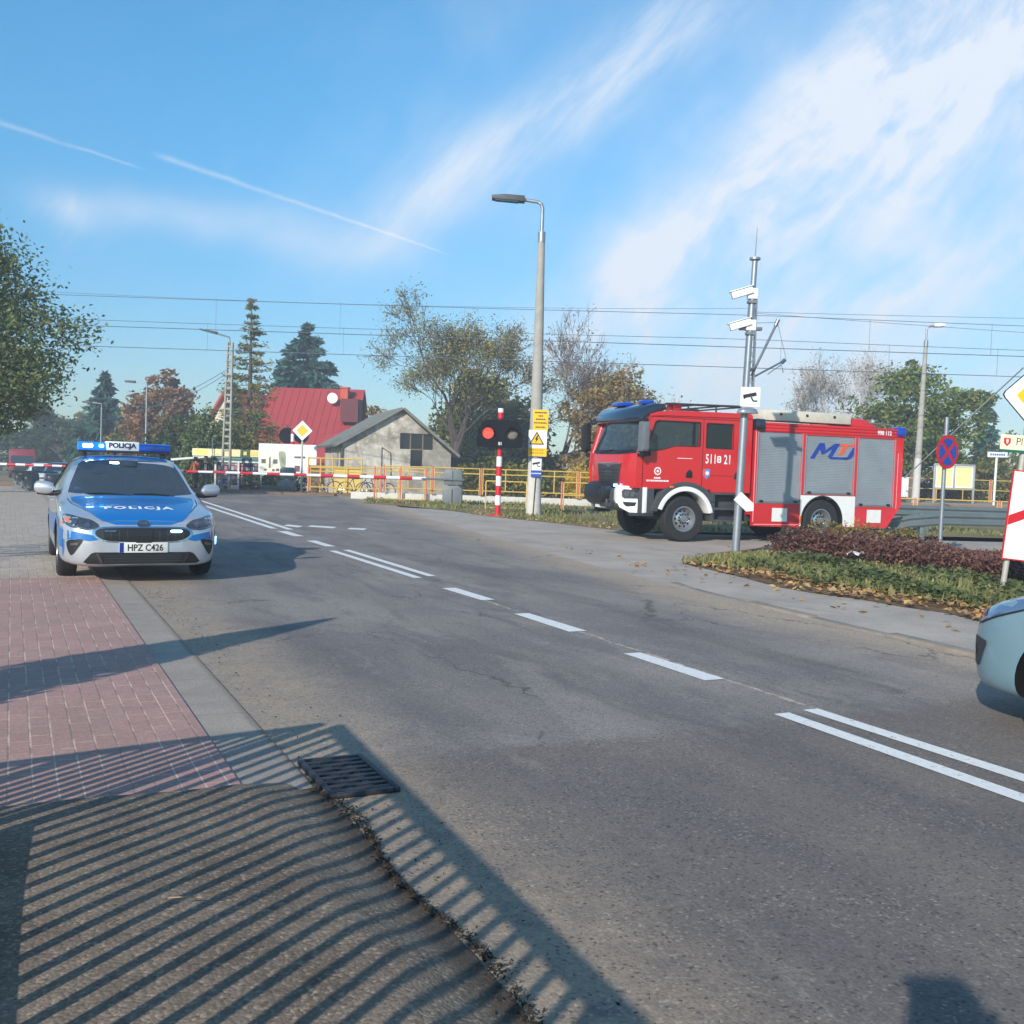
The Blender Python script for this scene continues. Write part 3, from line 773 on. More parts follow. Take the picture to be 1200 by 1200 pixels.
def wheel(parent, x, y, r, wd, rimr, spokes=10, side=1, steel=False, style=None):
    wt = thing('wheel', None, None, (x, y, r)); wt.parent = parent
    f = lambda rr, h, t: (rr * cos(t), h * side, rr * sin(t))
    hw = wd / 2
    mb = MB(); mb.lathe([(rimr, -hw * .9), (rimr + .02, -hw), (r - .035, -hw), (r - .008, -hw * .8), (r, -hw * .45), (r, hw * .45), (r - .008, hw * .8), (r - .035, hw), (rimr + .02, hw), (rimr - .004, hw * .86), (rimr - .02, hw * .4)], 36, f)
    mb.build('tyre', RUBBER, wt, smooth=.7)
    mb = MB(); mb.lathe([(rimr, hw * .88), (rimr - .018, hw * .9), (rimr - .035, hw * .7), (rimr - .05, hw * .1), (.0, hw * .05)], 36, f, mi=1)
    mb.lathe([(rimr + .002, hw * .84), (rimr + .002, hw * .93), (rimr - .025, hw * .93), (rimr - .03, hw * .8)], 36, f, mi=0)
    if steel:
        mb.lathe([(rimr - .03, hw * .8), (rimr * .72, hw * .25), (rimr * .45, hw * .55), (rimr * .3, hw * .6), (rimr * .28, hw * .95), (.0, hw * .98)], 36, f, mi=0)
        for k in range(spokes):
            t = 2 * pi * k / spokes; mb.cyl((cos(t) * rimr * .60, side * hw * .32, sin(t) * rimr * .60), (cos(t) * rimr * .60, side * hw * .45, sin(t) * rimr * .60), rimr * .085, n=8, mi=1)
            mb.cyl((cos(t + .3) * rimr * .37, side * hw * .5, sin(t + .3) * rimr * .37), (cos(t + .3) * rimr * .37, side * hw * .72, sin(t + .3) * rimr * .37), .018, n=6, mi=1)
    else:
        for k in range(spokes):
            t = 2 * pi * k / spokes
            for dt in (-.09, .09):
                p0 = Vector((cos(t + dt * .5) * .05, side * hw * .72, sin(t + dt * .5) * .05)); p1 = Vector((cos(t + dt) * (rimr - .02), side * hw * .82, sin(t + dt) * (rimr - .02)))
                mb.tube([p0, p1], [.02, .014], 4)
        mb.cyl((0, side * hw * .55, 0), (0, side * hw * .85, 0), .06, n=14)
    mb.build('rim', [ALU, DISC], wt, smooth=.6)
    return wt

def car_body(root, P, L, paint, wheels, rw, arch, detail=True):
    xs = stations(-L / 2, L / 2, 84)
    mb = loft_body(P, xs); bvh = bvh_of(mb)
    body = mb.build('body', [paint, BLACKP, DASH], root, weld=True)
    cut = []
    for x in wheels:
        for sgn in (1, -1):
            c = MB(); c.cyl((x, sgn * 1.2, rw), (x, sgn * (P['w'](x) - .30), rw), arch, n=40); c.m = [1] * len(c.m); cut.append(c)
    if detail:
        ca, cb = P['cabin']; cab = loft_body(P, stations(ca, cb, 40), .05, P.get('floor', .42)); cab.m = [2] * len(cab.m); cut.append(cab)
        yz = lambda x0, x1, poly: (lambda m_: (m_.prism(poly, lambda a, b, d: (d, a, b), x0, x1), m_)[1])(MB())
        xz = lambda poly: (lambda m_: (m_.prism(poly, lambda a, b, d: (a, d, b), -1.3, 1.3), m_)[1])(MB())
        c = yz(*P['ws_range'], P['ws']); c.m = [1] * len(c.m); cut.append(c)
        c = yz(*P['rw_range'], P['rws']); c.m = [1] * len(c.m); cut.append(c)
        for poly in P['side']:
            c = xz(poly); c.m = [1] * len(c.m); cut.append(c)
    boolean_cut(body, cut); resmooth(body, .55)
    return body, bvh

def poly_smooth(pts, n=4):
    out = []; N = len(pts)
    for i in range(N):
        p0, p1, p2, p3 = [Vector(pts[(i + k - 1) % N]) for k in range(4)]
        for k in range(n):
            t = k / n; out.append(tuple(.5 * ((2 * p1) + (p2 - p0) * t + (2 * p0 - 5 * p1 + 4 * p2 - p3) * t * t + (3 * p1 - p0 - 3 * p2 + p3) * t ** 3)))
    return out
def rrect(cx, cy, w_, h, r=.02, n=4):
    out = []
    for sx, sy, a0 in ((1, 1, 0), (-1, 1, pi / 2), (-1, -1, pi), (1, -1, 3 * pi / 2)):
        for k in range(n + 1):
            a = a0 + pi / 2 * k / n; out.append((cx + sx * (w_ / 2 - r) + r * cos(a), cy + sy * (h / 2 - r) + r * sin(a)))
    return out
mir = lambda poly: [(-a, b) for a, b in poly][::-1]

EST = dict(
    zt=pchip([(-2.3, .90), (-2.24, 1.0), (-2.1, 1.14), (-1.9, 1.35), (-1.7, 1.41), (-1.2, 1.44), (-.6, 1.46), (-.1, 1.458), (.12, 1.432), (.3, 1.375), (.65, 1.18), (1.02, .965), (1.12, .935), (1.4, .90), (1.8, .835), (2.08, .765), (2.2, .71), (2.27, .645), (2.3, .57)]),
    zs=pchip([(-2.3, .84), (-2, .96), (-1, .96), (0, .92), (.9, .875), (1.5, .80), (2.0, .705), (2.2, .62), (2.3, .49)]),
    w=pchip([(-2.3, .60), (-2.25, .74), (-2.1, .83), (-1.9, .87), (-1.5, .895), (0, .9), (1.4, .9), (1.85, .88), (2.05, .835), (2.17, .765), (2.25, .64), (2.3, .46)]),
    zb=pchip([(-2.3, .38), (-2.1, .27), (-1.8, .2), (1.9, .19), (2.2, .19), (2.3, .22)]),
    yr=pchip([(-2.3, .5), (-1.9, .56), (-.5, .63), (.2, .64), (.7, .68), (1.0, .74), (2.3, .7)]),
    cabin=(-2.0, .98), floor=.45, ws_range=(.13, 1.3),
    ws=[(-.745, .985), (-.4, .958), (0, .95), (.4, .958), (.745, .985), (.71, 1.09), (.60, 1.335), (.55, 1.375), (.3, 1.398), (0, 1.403), (-.3, 1.398), (-.55, 1.375), (-.60, 1.335), (-.71, 1.09)],
    rw_range=(-2.6, -1.72), rws=[(-.58, 1.05), (.58, 1.05), (.48, 1.34), (-.48, 1.34)],
    side=[[(.78, .985), (-.12, 1.0), (-.12, 1.36), (.22, 1.335), (.45, 1.24), (.72, 1.06)], [(-.2, 1.0), (-1.05, 1.01), (-1.05, 1.36), (-.2, 1.375)], [(-1.13, 1.015), (-1.72, 1.04), (-1.84, 1.2), (-1.62, 1.335), (-1.13, 1.355)]])

def interior(root, x0=.15, zs=.52, wheel_y=.36):
    """seats, dashboard and steering wheel under the glass"""
    mb = MB()
    mb.grid(2, 24, lambda a, b: ((.98 - .42 * a), -.74 + 1.48 * b, .895 + .02 * sin(b * pi) - .03 * a * a + (.03 if abs(b - .74) < .14 and a > .4 else 0)))
    mb.box((.56, 0, .76), (.06, 1.46, .22))
    mb.build('dashboard', DASH, root, smooth=1.2)
    for x, y in ((-.25, .37), (-.25, -.37), (-1.1, .37), (-1.1, -.37)):
        mb = MB(); mb.box((x, y, zs), (.5, .5, .18)); mb.box((x - .28, y, zs + .36), (.14, .48, .6), rot=Matrix.Rotation(-.2, 3, 'Y')); mb.box((x - .36, y, zs + .76), (.09, .26, .17), rot=Matrix.Rotation(-.12, 3, 'Y'))
        mb.build('seat', SEAT, root, bevel=.04)
    mb = MB(); c = Vector((.40, wheel_y, .90)); rot = Matrix.Rotation(-.45, 3, 'Y')
    mb.tube([c + rot @ Vector((0, .18 * cos(2 * pi * k / 24), .18 * sin(2 * pi * k / 24))) for k in range(25)], .016, 6)
    mb.tube([c + rot @ Vector((0, -.17, 0)), c + rot @ Vector((0, .17, 0))], .022, 6); mb.tube([c, c + rot @ Vector((0, 0, -.17))], .02, 6)
    mb.build('steering_wheel', BLACKP, root, smooth=1)

def police_car():
    (x, y) = RW(14.75, 1.38)
    root = thing('police_car', 'silver and blue police estate car with lit blue light bar, parked half on the pavement', 'car', (x, y, .015), TH - pi / 2)
    P = EST
    body, bvh = car_body(root, P, 4.6, SILVER, (1.38, -1.27), .325, .375)
    glass = patch(bvh, 'front', P['ws'], -.012, .05).build('windscreen', GLASS, root, smooth=1)
    patch(bvh, 'rear', P['rws'], -.012, .06).build('rear_window', DGLASS, root, smooth=1)
    for poly in P['side']:
        for v in ('left', 'right'): patch(bvh, v, poly, -.012, .06).build('side_window', DGLASS, root, smooth=1)
    interior(root)
    # blue livery: bonnet, roof front, bumper corners, flanks
    mb = patch(bvh, 'top', [(1.03, -.72), (1.03, .72), (1.25, .715), (1.9, .575), (2.10, .50), (2.19, .44), (2.19, -.44), (2.10, -.50), (1.9, -.575), (1.25, -.715)], .004, .06)
    patch(bvh, 'front', [(-.44, .715), (-.46, .76), (.46, .76), (.44, .715), (.30, .672), (-.30, .672)], .0045, .05, mb)
    mb.build('bonnet_film', PBLUE, root, smooth=1)
    patch(bvh, 'top', [(.20, -.50), (.20, .50), (-.10, .56), (-1.6, .52), (-1.6, -.52), (-.10, -.56)], .004, .08).build('roof_film', PBLUE, root, smooth=1)
    for s_ in (1, -1):
        mb = MB()
        corner = [(.45, .535), (.66, .575), (.80, .60), (.868, .64), (.878, .30), (.865, .25), (.84, .25), (.83, .36), (.83, .49), (.72, .505), (.58, .485), (.50, .50)]
        patch(bvh, 'front', corner if s_ > 0 else mir(corner), .004, .05, mb)
        mb.build('bumper_film', PBLUE, root, smooth=1)
        mb = MB(); v = 'left' if s_ > 0 else 'right'
        patch(bvh, v, [(2.02, .60), (1.80, .63), (1.74, .70), (1.3, .76), (.9, .74), (.4, .70), (-.8, .66), (-2.1, .62), (-2.1, .46), (-1.62, .46), (-1.58, .55), (-1.0, .62), (-.9, .46), (.9, .46), (1.02, .58), (1.38, .71), (1.72, .6), (1.8, .42), (2.0, .4)], .004, .06, mb)
        mb.build('side_film', PBLUE, root, smooth=1)
    for s_ in (1, -1):
        q = (lambda p: p) if s_ > 0 else mir
        hl = poly_smooth([(.475, .655), (.55, .72), (.66, .745), (.77, .772), (.835, .768), (.85, .72), (.815, .66), (.74, .63), (.60, .615)], 3)
        h = patch(bvh, 'front', q(hl), .006, .04).build('headlight', LAMPD, root, smooth=1)
        mb = MB(); patch(bvh, 'front', q(circ(.60, .672, .034)), .014, .03, mb); patch(bvh, 'front', q(circ(.73, .70, .030)), .014, .03, mb)
        patch(bvh, 'front', q([(.50, .63), (.62, .618), (.745, .636), (.80, .672), (.80, .684), (.735, .65), (.62, .633)]), .013, .04, mb)
        mb.build('lamp_unit', LENS, h, smooth=1)
        mb = MB(); patch(bvh, 'front', q([(.785, .695), (.828, .705), (.828, .742), (.785, .735)]), .013, .04, mb); mb.build('indicator', AMBER, h, smooth=1)
        fg = poly_smooth([(.645, .50), (.73, .50), (.80, .485), (.81, .43), (.785, .345), (.755, .32), (.70, .40)], 3)
        f = patch(bvh, 'front', q(fg), .006, .04).build('fog_housing', BLACKP, root, smooth=1)
        mb = MB(); patch(bvh, 'front', q([(.685, .468), (.77, .46), (.775, .43), (.70, .438)]), .013, .03, mb); mb.build('fog_lamp', LENS, f, smooth=1)
        # mirrors
        mb = MB(); mb.grid(16, 10, lambda a, b: (.74 + .085 * cos(pi * (b - .5)) * cos(2 * pi * a) + (.02 if cos(2 * pi * a) > 0 else 0), s_ * (1.0 + .125 * sin(pi * (b - .5))), 1.035 + .075 * cos(pi * (b - .5)) ** .6 * sin(2 * pi * a) + .015 * sin(pi * (b - .5)))) if False else None
        ring = []
        for j in range(9):
            f_ = j / 8; yy = s_ * (.895 + .23 * f_); hh = .085 * (1 - (2 * f_ - 1.05) ** 4) ** .5 if abs(2 * f_ - 1.05) < 1 else .02; dd = .075 * (1 - .45 * f_ * f_)
            ring.append([(.72 + dd * cos(2 * pi * k / 14) - .03 * f_, yy, 1.03 + .01 * f_ + hh * sin(2 * pi * k / 14)) for k in range(14)])
        for r_ in ring: mb.v += r_
        for j in range(8):
            for k in range(14):
                k2 = (k + 1) % 14; mb.f.append((j * 14 + k, j * 14 + k2, (j + 1) * 14 + k2, (j + 1) * 14 + k)); mb.m.append(0)
        mb.f += [tuple(range(14)), tuple(range(8 * 14, 9 * 14))]; mb.m += [0, 0]
        mr_ = mb.build('mirror', SILVER, root, smooth=1)
        mb = MB(); mb.tube([(.74, s_ * .83, .975), (.72, s_ * .93, .965), (.70, s_ * 1.09, .972)], [.035, .032, .02], 8); mb.build('mirror_foot', BLACKP, mr_, smooth=1)
        mb = MB(); patch(bvh, 'left' if s_ > 0 else 'right', [(1.95, .70), (2.0, .70), (2.0, .67), (1.95, .67)], .01, .05, mb)
        for xx in (-.02, .0): pass
        mb.build('reflector', AMBER, root)
        mb = MB(); v = 'left' if s_ > 0 else 'right'
        for xx in (.95, -.16, -1.05):
            patch(bvh, v, [(xx, .3), (xx + .008, .3), (xx + .03, .95), (xx + .022, .95)], .002, .1, mb)
        patch(bvh, v, [(.9, .285), (-.9, .285), (-.9, .293), (.9, .293)], .002, .2, mb)
        mb.build('door_seam', BLACKP, root)
        for xx in (.02, -.98):
            mb = MB(); mb.tube([cast(bvh, v, xx, .86, .015), cast(bvh, v, xx - .09, .865, .035), cast(bvh, v, xx - .18, .87, .015)], .014, 6); mb.build('door_handle', SILVER, root, smooth=1)
    # grille, lower intake
    gl = poly_smooth([(-.52, .565), (-.47, .625), (-.25, .638), (0, .638), (.25, .638), (.47, .625), (.52, .565), (.42, .50), (.2, .482), (0, .478), (-.2, .482), (-.42, .50)], 3)
    big = [(a * 1.055, .56 + (b - .56) * 1.22) for a, b in gl]
    patch(bvh, 'front', big, .005, .04).build('grille_surround', CHROME, root, smooth=1)
    g_ = patch(bvh, 'front', gl, .010, .04).build('grille', BLACKP, root, smooth=1)
    for k in range(11):
        yy = -.44 + k * .088
        if abs(yy) > .11: patch(bvh, 'front', [(yy - .006, .505), (yy + .006, .505), (yy + .006, .615), (yy - .006, .615)], .016, .05).build('grille_bar', DARKGREY, g_)
    patch(bvh, 'front', rrect(0, .555, .19, .17, .02), .022, .05).build('radar_box', BLACKP, root)
    bd = patch(bvh, 'front', circ(0, .685, .078, 24, .040), .010, .03).build('badge', CHROME, root, smooth=1)
    mb = MB(); patch(bvh, 'front', circ(0, .690, .066, 24, .031), .013, .03, mb); bb_ = mb.build('badge_field', LAMPD, bd, smooth=1)
    mb = MB(); mb.text('KIA', .05, lambda a, b: cast(bvh, 'front', a, .690 + b, .016), sx=1.1); mb.build('badge_lettering', CHROME, bd)
    lo = [(-.64, .245), (-.60, .225), (.60, .225), (.64, .245), (.56, .345), (.52, .36), (-.52, .36), (-.56, .345)]
    l_ = patch(bvh, 'front', lo, .006, .05).build('lower_intake', BLACKP, root, smooth=1)
    mb = MB()
    for zz in (.255, .285, .315): patch(bvh, 'front', [(-.42, zz), (.42, zz), (.42, zz + .008), (-.42, zz + .008)], .012, .06, mb)
    for s_ in (1, -1):
        q = (lambda p: p) if s_ > 0 else mir
        patch(bvh, 'front', q([(.43, .235), (.455, .235), (.515, .352), (.49, .352)]), .014, .05, mb)
    mb.build('intake_bars', DARKGREY, l_)
    patch(bvh, 'front', [(-.80, .215), (-.62, .188), (.62, .188), (.80, .215), (.80, .228), (.62, .205), (-.62, .205), (-.80, .228)], .006, .06).build('lower_lip', DARKGREY, root, smooth=1)
    # number plate
    pl = MB(); xf = max(cast(bvh, 'front', yy, .41, 0).x for yy in (0, .1)) + .012
    pl.box((xf, 0, .415), (.012, .53, .118)); pl = pl.build('number_plate', PLATE, root, bevel=.003)
    mb = MB(); mb.box((xf + .0075, -.24, .415), (.003, .045, .112)); mb.build('country_strip', EUBLUE, pl)
    mb = MB(); mb.text('HPZ C426', .105, lambda a, b: (xf + .0085, .02 + a, .415 + b), sx=.86, bold=.002); mb.build('plate_lettering', INK, pl)
    # bonnet lettering
    def on_bonnet(a, b):
        return cast(bvh, 'top', 1.78 - b * 1.0, a, .008)
    mb = MB(); mb.text('POLICJA', .17, lambda a, b: cast(bvh, 'top', 1.79 - b, a, .008), bold=.008, space=1.32, sx=.98); mb.build('bonnet_lettering', WHITELET, root)
    # wipers, sun visor, document in the window, lamp behind the glass
    mb = MB()
    for y0_, y1_ in ((.50, .02), (-.02, -.52)):
        mb.tube([cast(bvh, 'front', y0_, .96, .0), cast(bvh, 'front', (y0_ + y1_) / 2, .985, .012), cast(bvh, 'front', y1_, .98, .012)], .009, 5)
    mb.build('wiper', BLACKP, root)
    mb = MB(); mb.box((.30, .36, 1.335), (.12, .46, .02), rot=Matrix.Rotation(.9, 3, 'Y')); mb.build('sun_visor', M('visor_cloth', S(150, 156, 160), .8), root, bevel=.008)
    mb = MB(); mb.box((.40, 0, 1.30), (.03, .22, .06)); mb.build('inner_mirror', BLACKP, root, bevel=.01)
    mb = MB(); patch(bvh, 'front', rrect(-.62, 1.04, .10, .03, .004), -.017, .05, mb); mb.build('permit_sticker', M('sticker_blue', S(60, 130, 210), .5), root)
    mb = MB(); patch(bvh, 'front', rrect(-.16, 1.365, .115, .028, .01), -.020, .05, mb); mb.build('window_flasher', BLUEHOT, root)
    for yy, mat in ((.36, BLUEHOT), (-.36, LENS)):
        mb = MB(); patch(bvh, 'front', rrect(yy, .603, .125, .024, .01), .026, .05, mb); mb.build('grille_flasher', mat, root)
    mb = MB(); patch(bvh, 'left', rrect(1.93, .47, .03, .10, .01), .012, .03, mb); mb.build('side_flasher', BLUEHOT, root)
    for s_ in (1, -1):
        mb = MB(); patch(bvh, 'top', [(1.06, s_ * .765), (1.4, s_ * .735), (1.85, s_ * .60), (2.06, s_ * .50), (2.06, s_ * .492), (1.85, s_ * .59), (1.4, s_ * .724), (1.06, s_ * .754)], .0025, .05, mb); mb.build('bonnet_seam', BLACKP, root, smooth=1)
    # roof light bar
    lb = thing('light_bar', None, None, (-.16, 0, 1.50)); lb.parent = root
    mb = MB(); mb.box((0, 0, .012), (.24, 1.16, .03))
    for s_ in (1, -1): mb.box((0, s_ * .50, -.025), (.16, .05, .07))
    mb.build('bar_base', DARKGREY, lb, bevel=.01)
    def seg_(y0_, y1_, mat, name):
        m2 = MB(); m2.prism([(-.13, .028), (.13, .028), (.135, .06), (.115, .118), (.06, .132), (-.06, .132), (-.115, .118), (-.135, .06)], lambda a, b, d: (a, d, b), y0_, y1_); return m2.build(name, mat, lb, bevel=.008)
    seg_(-.585, -.245, M('glowing_blue_dome', S(8, 62, 168), .15, emit=(.01, .14, 1.0), estr=1.1), 'blue_dome'); seg_(.185, .585, BLUELENS, 'blue_dome')
    mb = MB(); mb.box((0, -.03, .088), (.25, .425, .125)); sg = mb.build('bar_sign', M('white_sign_box', S(226, 228, 226), .5, var=.02), lb, bevel=.012)  # plain white sign box without emission
    mb = MB(); mb.text('POLICJA', .088, lambda a, b: (.128, -.03 + a, .088 + b), bold=.004, sx=1.06); mb.build('sign_lettering', M('sign_ink', S(40, 52, 78), .6), sg)
    for yy, wy, hz in ((-.47, .125, .05), (-.30, .06, .045)):
        mb = MB(); mb.prism(rrect(yy, .083, wy, hz, .018), lambda a, b, d: (d, a, b), .134, .146); mb.build('lit_module', BLUEHOT if wy > .1 else BLUELIT, lb)
    mb = MB(); mb.box((.137, .39, .08), (.006, .24, .03)); mb.build('dark_module', M('led_grid', S(40, 80, 120), .3), lb)
    mb = MB(); mb.tube([(-1.5, 0, 1.42), (-1.62, 0, 1.62)], [.012, .004], 5); mb.build('aerial', BLACKP, root)
    for xx in (1.38, -1.27):
        for s_ in (1, -1): wheel(root, xx, s_ * .775, .325, .215, .225, 5, s_)
    for s_ in (1, -1):
        mb = MB(); q = (lambda p: p) if s_ > 0 else mir
        patch(bvh, 'rear', q([(.45, .95), (.70, .90), (.82, .92), (.80, 1.02), (.62, 1.02)]), .008, .06, mb); mb.build('tail_light', REDLENS, root, smooth=1)
    return root
police_car()

# ---- pale blue hatchback in the far lane, only its nose shows
MPV = dict(
    zt=pchip([(-2.05, .95), (-2.0, 1.1), (-1.85, 1.38), (-1.6, 1.52), (-.8, 1.58), (-.1, 1.57), (.25, 1.48), (.8, 1.17), (1.1, .985), (1.35, .905), (1.7, .81), (1.88, .735), (1.97, .67), (2.02, .605), (2.05, .52)]),
    zs=pchip([(-2.05, .9), (-1, 1.0), (0, .96), (.9, .91), (1.3, .83), (1.7, .72), (1.9, .62), (2.05, .42)]),
    w=pchip([(-2.05, .55), (-2.0, .72), (-1.8, .83), (-1, .87), (1.2, .87), (1.5, .862), (1.72, .82), (1.86, .745), (1.96, .62), (2.02, .48), (2.05, .36)]),
    zb=pchip([(-2.05, .4), (-1.8, .25), (1.6, .2), (1.9, .22), (2.05, .28)]),
    yr=pchip([(-2.05, .5), (-1.7, .56), (0, .62), (.8, .68), (2.05, .66)]), gspan=.5,
    cabin=(-1.8, .98), floor=.45, ws_range=(.2, 1.4),
    ws=[(-.70, 1.09), (0, 1.07), (.70, 1.09), (.58, 1.44), (.52, 1.47), (0, 1.49), (-.52, 1.47), (-.58, 1.44)],
    rw_range=(-2.4, -1.6), rws=[(-.55, 1.1), (.55, 1.1), (.47, 1.42), (-.47, 1.42)],
    side=[[(.78, 1.03), (-.2, 1.04), (-.2, 1.47), (.15, 1.44), (.7, 1.12)], [(-.28, 1.04), (-1.15, 1.06), (-1.15, 1.44), (-.28, 1.48)]])
SKYPAINT = M('pale_blue_paint', S(126, 156, 168), .3, .3, var=.03, coat=.8)
def blue_car():
    x, y = RW(2.58, 6.20)
    root = thing('parked_car', 'pale blue car nose with dark fog lamp recess entering at the right edge', 'car', (x, y, .008), TH + pi / 2)
    P = MPV; body, bvh = car_body(root, P, 4.1, SKYPAINT, (1.15, -1.3), .305, .355)
    patch(bvh, 'front', P['ws'], -.012, .06).build('windscreen', GLASS, root, smooth=1); patch(bvh, 'rear', P['rws'], -.012, .06).build('rear_window', DGLASS, root, smooth=1)
    for poly in P['side']:
        for v in ('left', 'right'): patch(bvh, v, poly, -.012, .06).build('side_window', DGLASS, root, smooth=1)
    interior(root)
    for s_ in (1, -1):
        v = 'left' if s_ > 0 else 'right'; q = (lambda p: p) if s_ > 0 else mir
        hl = poly_smooth([(1.975, .64), (1.90, .70), (1.72, .765), (1.42, .825), (1.25, .84), (1.42, .77), (1.66, .69), (1.84, .62)], 3)
        h = patch(bvh, v, hl, .007, .05).build('headlight', M('clear_lamp', S(120, 140, 166), .06, .55, var=.06, coat=1), root, smooth=1)
        mb = MB(); patch(bvh, v, circ(1.80, .70, .03), .011, .03, mb); mb.build('lamp_unit', LENS, h, smooth=1)
        mb = MB(); patch(bvh, v, [(1.25, .83), (1.42, .762), (1.66, .682), (1.84, .612), (1.845, .621), (1.66, .691), (1.42, .771), (1.25, .839)], .010, .06, mb); mb.build('lamp_seam', BLACKP, root)
        fg = [(1.985, .52), (1.87, .535), (1.74, .525), (1.735, .50), (1.81, .365), (1.84, .35), (1.95, .37), (1.975, .40)]
        f = patch(bvh, v, fg, .007, .05).build('fog_housing', DARKGREY, root, smooth=1)
        mb = MB(); patch(bvh, v, circ(1.89, .445, .035), .013, .03, mb); mb.build('fog_lamp', LAMPD, f, smooth=1)
        mb = MB()
        for xx in (.62, -.30): patch(bvh, v, [(xx, .3), (xx + .008, .3), (xx + .03, 1.0), (xx + .022, 1.0)], .002, .1, mb)
        mb.build('door_seam', BLACKP, root)
        mb = MB(); mb.box((.78, s_ * .98, 1.08), (.14, .2, .14)); mb.build('mirror', SKYPAINT, root, bevel=.04)
    patch(bvh, 'front', [(-.4, .50), (.4, .50), (.44, .36), (-.44, .36)], .007, .05).build('lower_intake', BLACKP, root)
    patch(bvh, 'front', [(-.35, .64), (.35, .64), (.32, .58), (-.32, .58)], .007, .05).build('grille', BLACKP, root)
    for xx in (1.15, -1.3):
        for s_ in (1, -1): wheel(root, xx, s_ * .755, .305, .195, .20, 7, s_)
    return root
blue_car()

# ---- cars waiting beyond the rails, far away on the left
def far_car(label, paint, loc, rz):
    root = thing('parked_car', label, 'car', loc, rz, None)
    P = EST; body, bvh = car_body(root, P, 4.6, paint, (1.38, -1.27), .325, .375, False)
    mb = MB(); patch(bvh, 'front', P['ws'], .004, .12, mb); mb.build('windscreen', DGLASS2, root, smooth=1)
    mb = MB()
    for poly in P['side']:
        for v in ('left', 'right'): patch(bvh, v, poly, .004, .15, mb)
    mb.build('side_window', DGLASS2, root, smooth=1)
    for s_ in (1, -1):
        q = (lambda p: p) if s_ > 0 else mir
        mb = MB(); patch(bvh, 'front', q([(.47, .65), (.66, .775), (.855, .83), (.82, .68), (.60, .615)]), .006, .08, mb); mb.build('headlight', LENS, root)
    mb = MB(); patch(bvh, 'front', [(-.5, .62), (.5, .62), (.44, .48), (-.44, .48)], .006, .1, mb); patch(bvh, 'front', [(-.6, .35), (.6, .35), (.62, .24), (-.62, .24)], .006, .1, mb); mb.build('grille', BLACKP, root)
    for xx in (1.38, -1.27):
        for s_ in (1, -1): wheel(root, xx, s_ * .775, .325, .215, .225, 5, s_)
    return root
DGLASS2 = M('opaque_dark_glass', (.02, .025, .03), .06, 0, var=.1, coat=1)  # opaque near-black panes for the far vehicles
for label, paint, px, Y in (('white car waiting beyond the rails, left of the dark car', WHITEP, 49, 66), ('dark car waiting beyond the rails beside the white car', M('black_paint', (.02, .02, .025), .25, .3, coat=1), 70, 62)):
    X_, _, _ = at(px, 560, Y); far_car(label, paint, (X_, Y, gz(Y)), TH - pi / 2 + .0)
# ------------------------------------------------------------------ people
SKIN = M('skin', S(196, 142, 118), .6, var=.06)
def skin_mesh(name, joints, bones, mat, parent=None, sub=2, root='pelvis'):
    names = list(joints); idx = {n: i for i, n in enumerate(names)}
    me = bpy.data.meshes.new(name); me.from_pydata([joints[n][0] for n in names], [(idx[a], idx[b]) for a, b in bones], [])
    o = bpy.data.objects.new(name, me); COL.objects.link(o)
    md = o.modifiers.new('skin', 'SKIN'); md.use_smooth_shade = True
    for n in names:
        r = joints[n][1]; sv_ = me.skin_vertices[0].data[idx[n]]; sv_.radius = r if isinstance(r, tuple) else (r, r); sv_.use_root = (n == root)
    ms = o.modifiers.new('sub', 'SUBSURF'); ms.levels = sub; ms.render_levels = sub
    dg = bpy.context.evaluated_depsgraph_get(); m2 = bpy.data.meshes.new_from_object(o.evaluated_get(dg))
    bpy.data.objects.remove(o); bpy.data.meshes.remove(me)
    for p in m2.polygons: p.use_smooth = True
    m2.name = name; return link(name, m2, mat, parent)
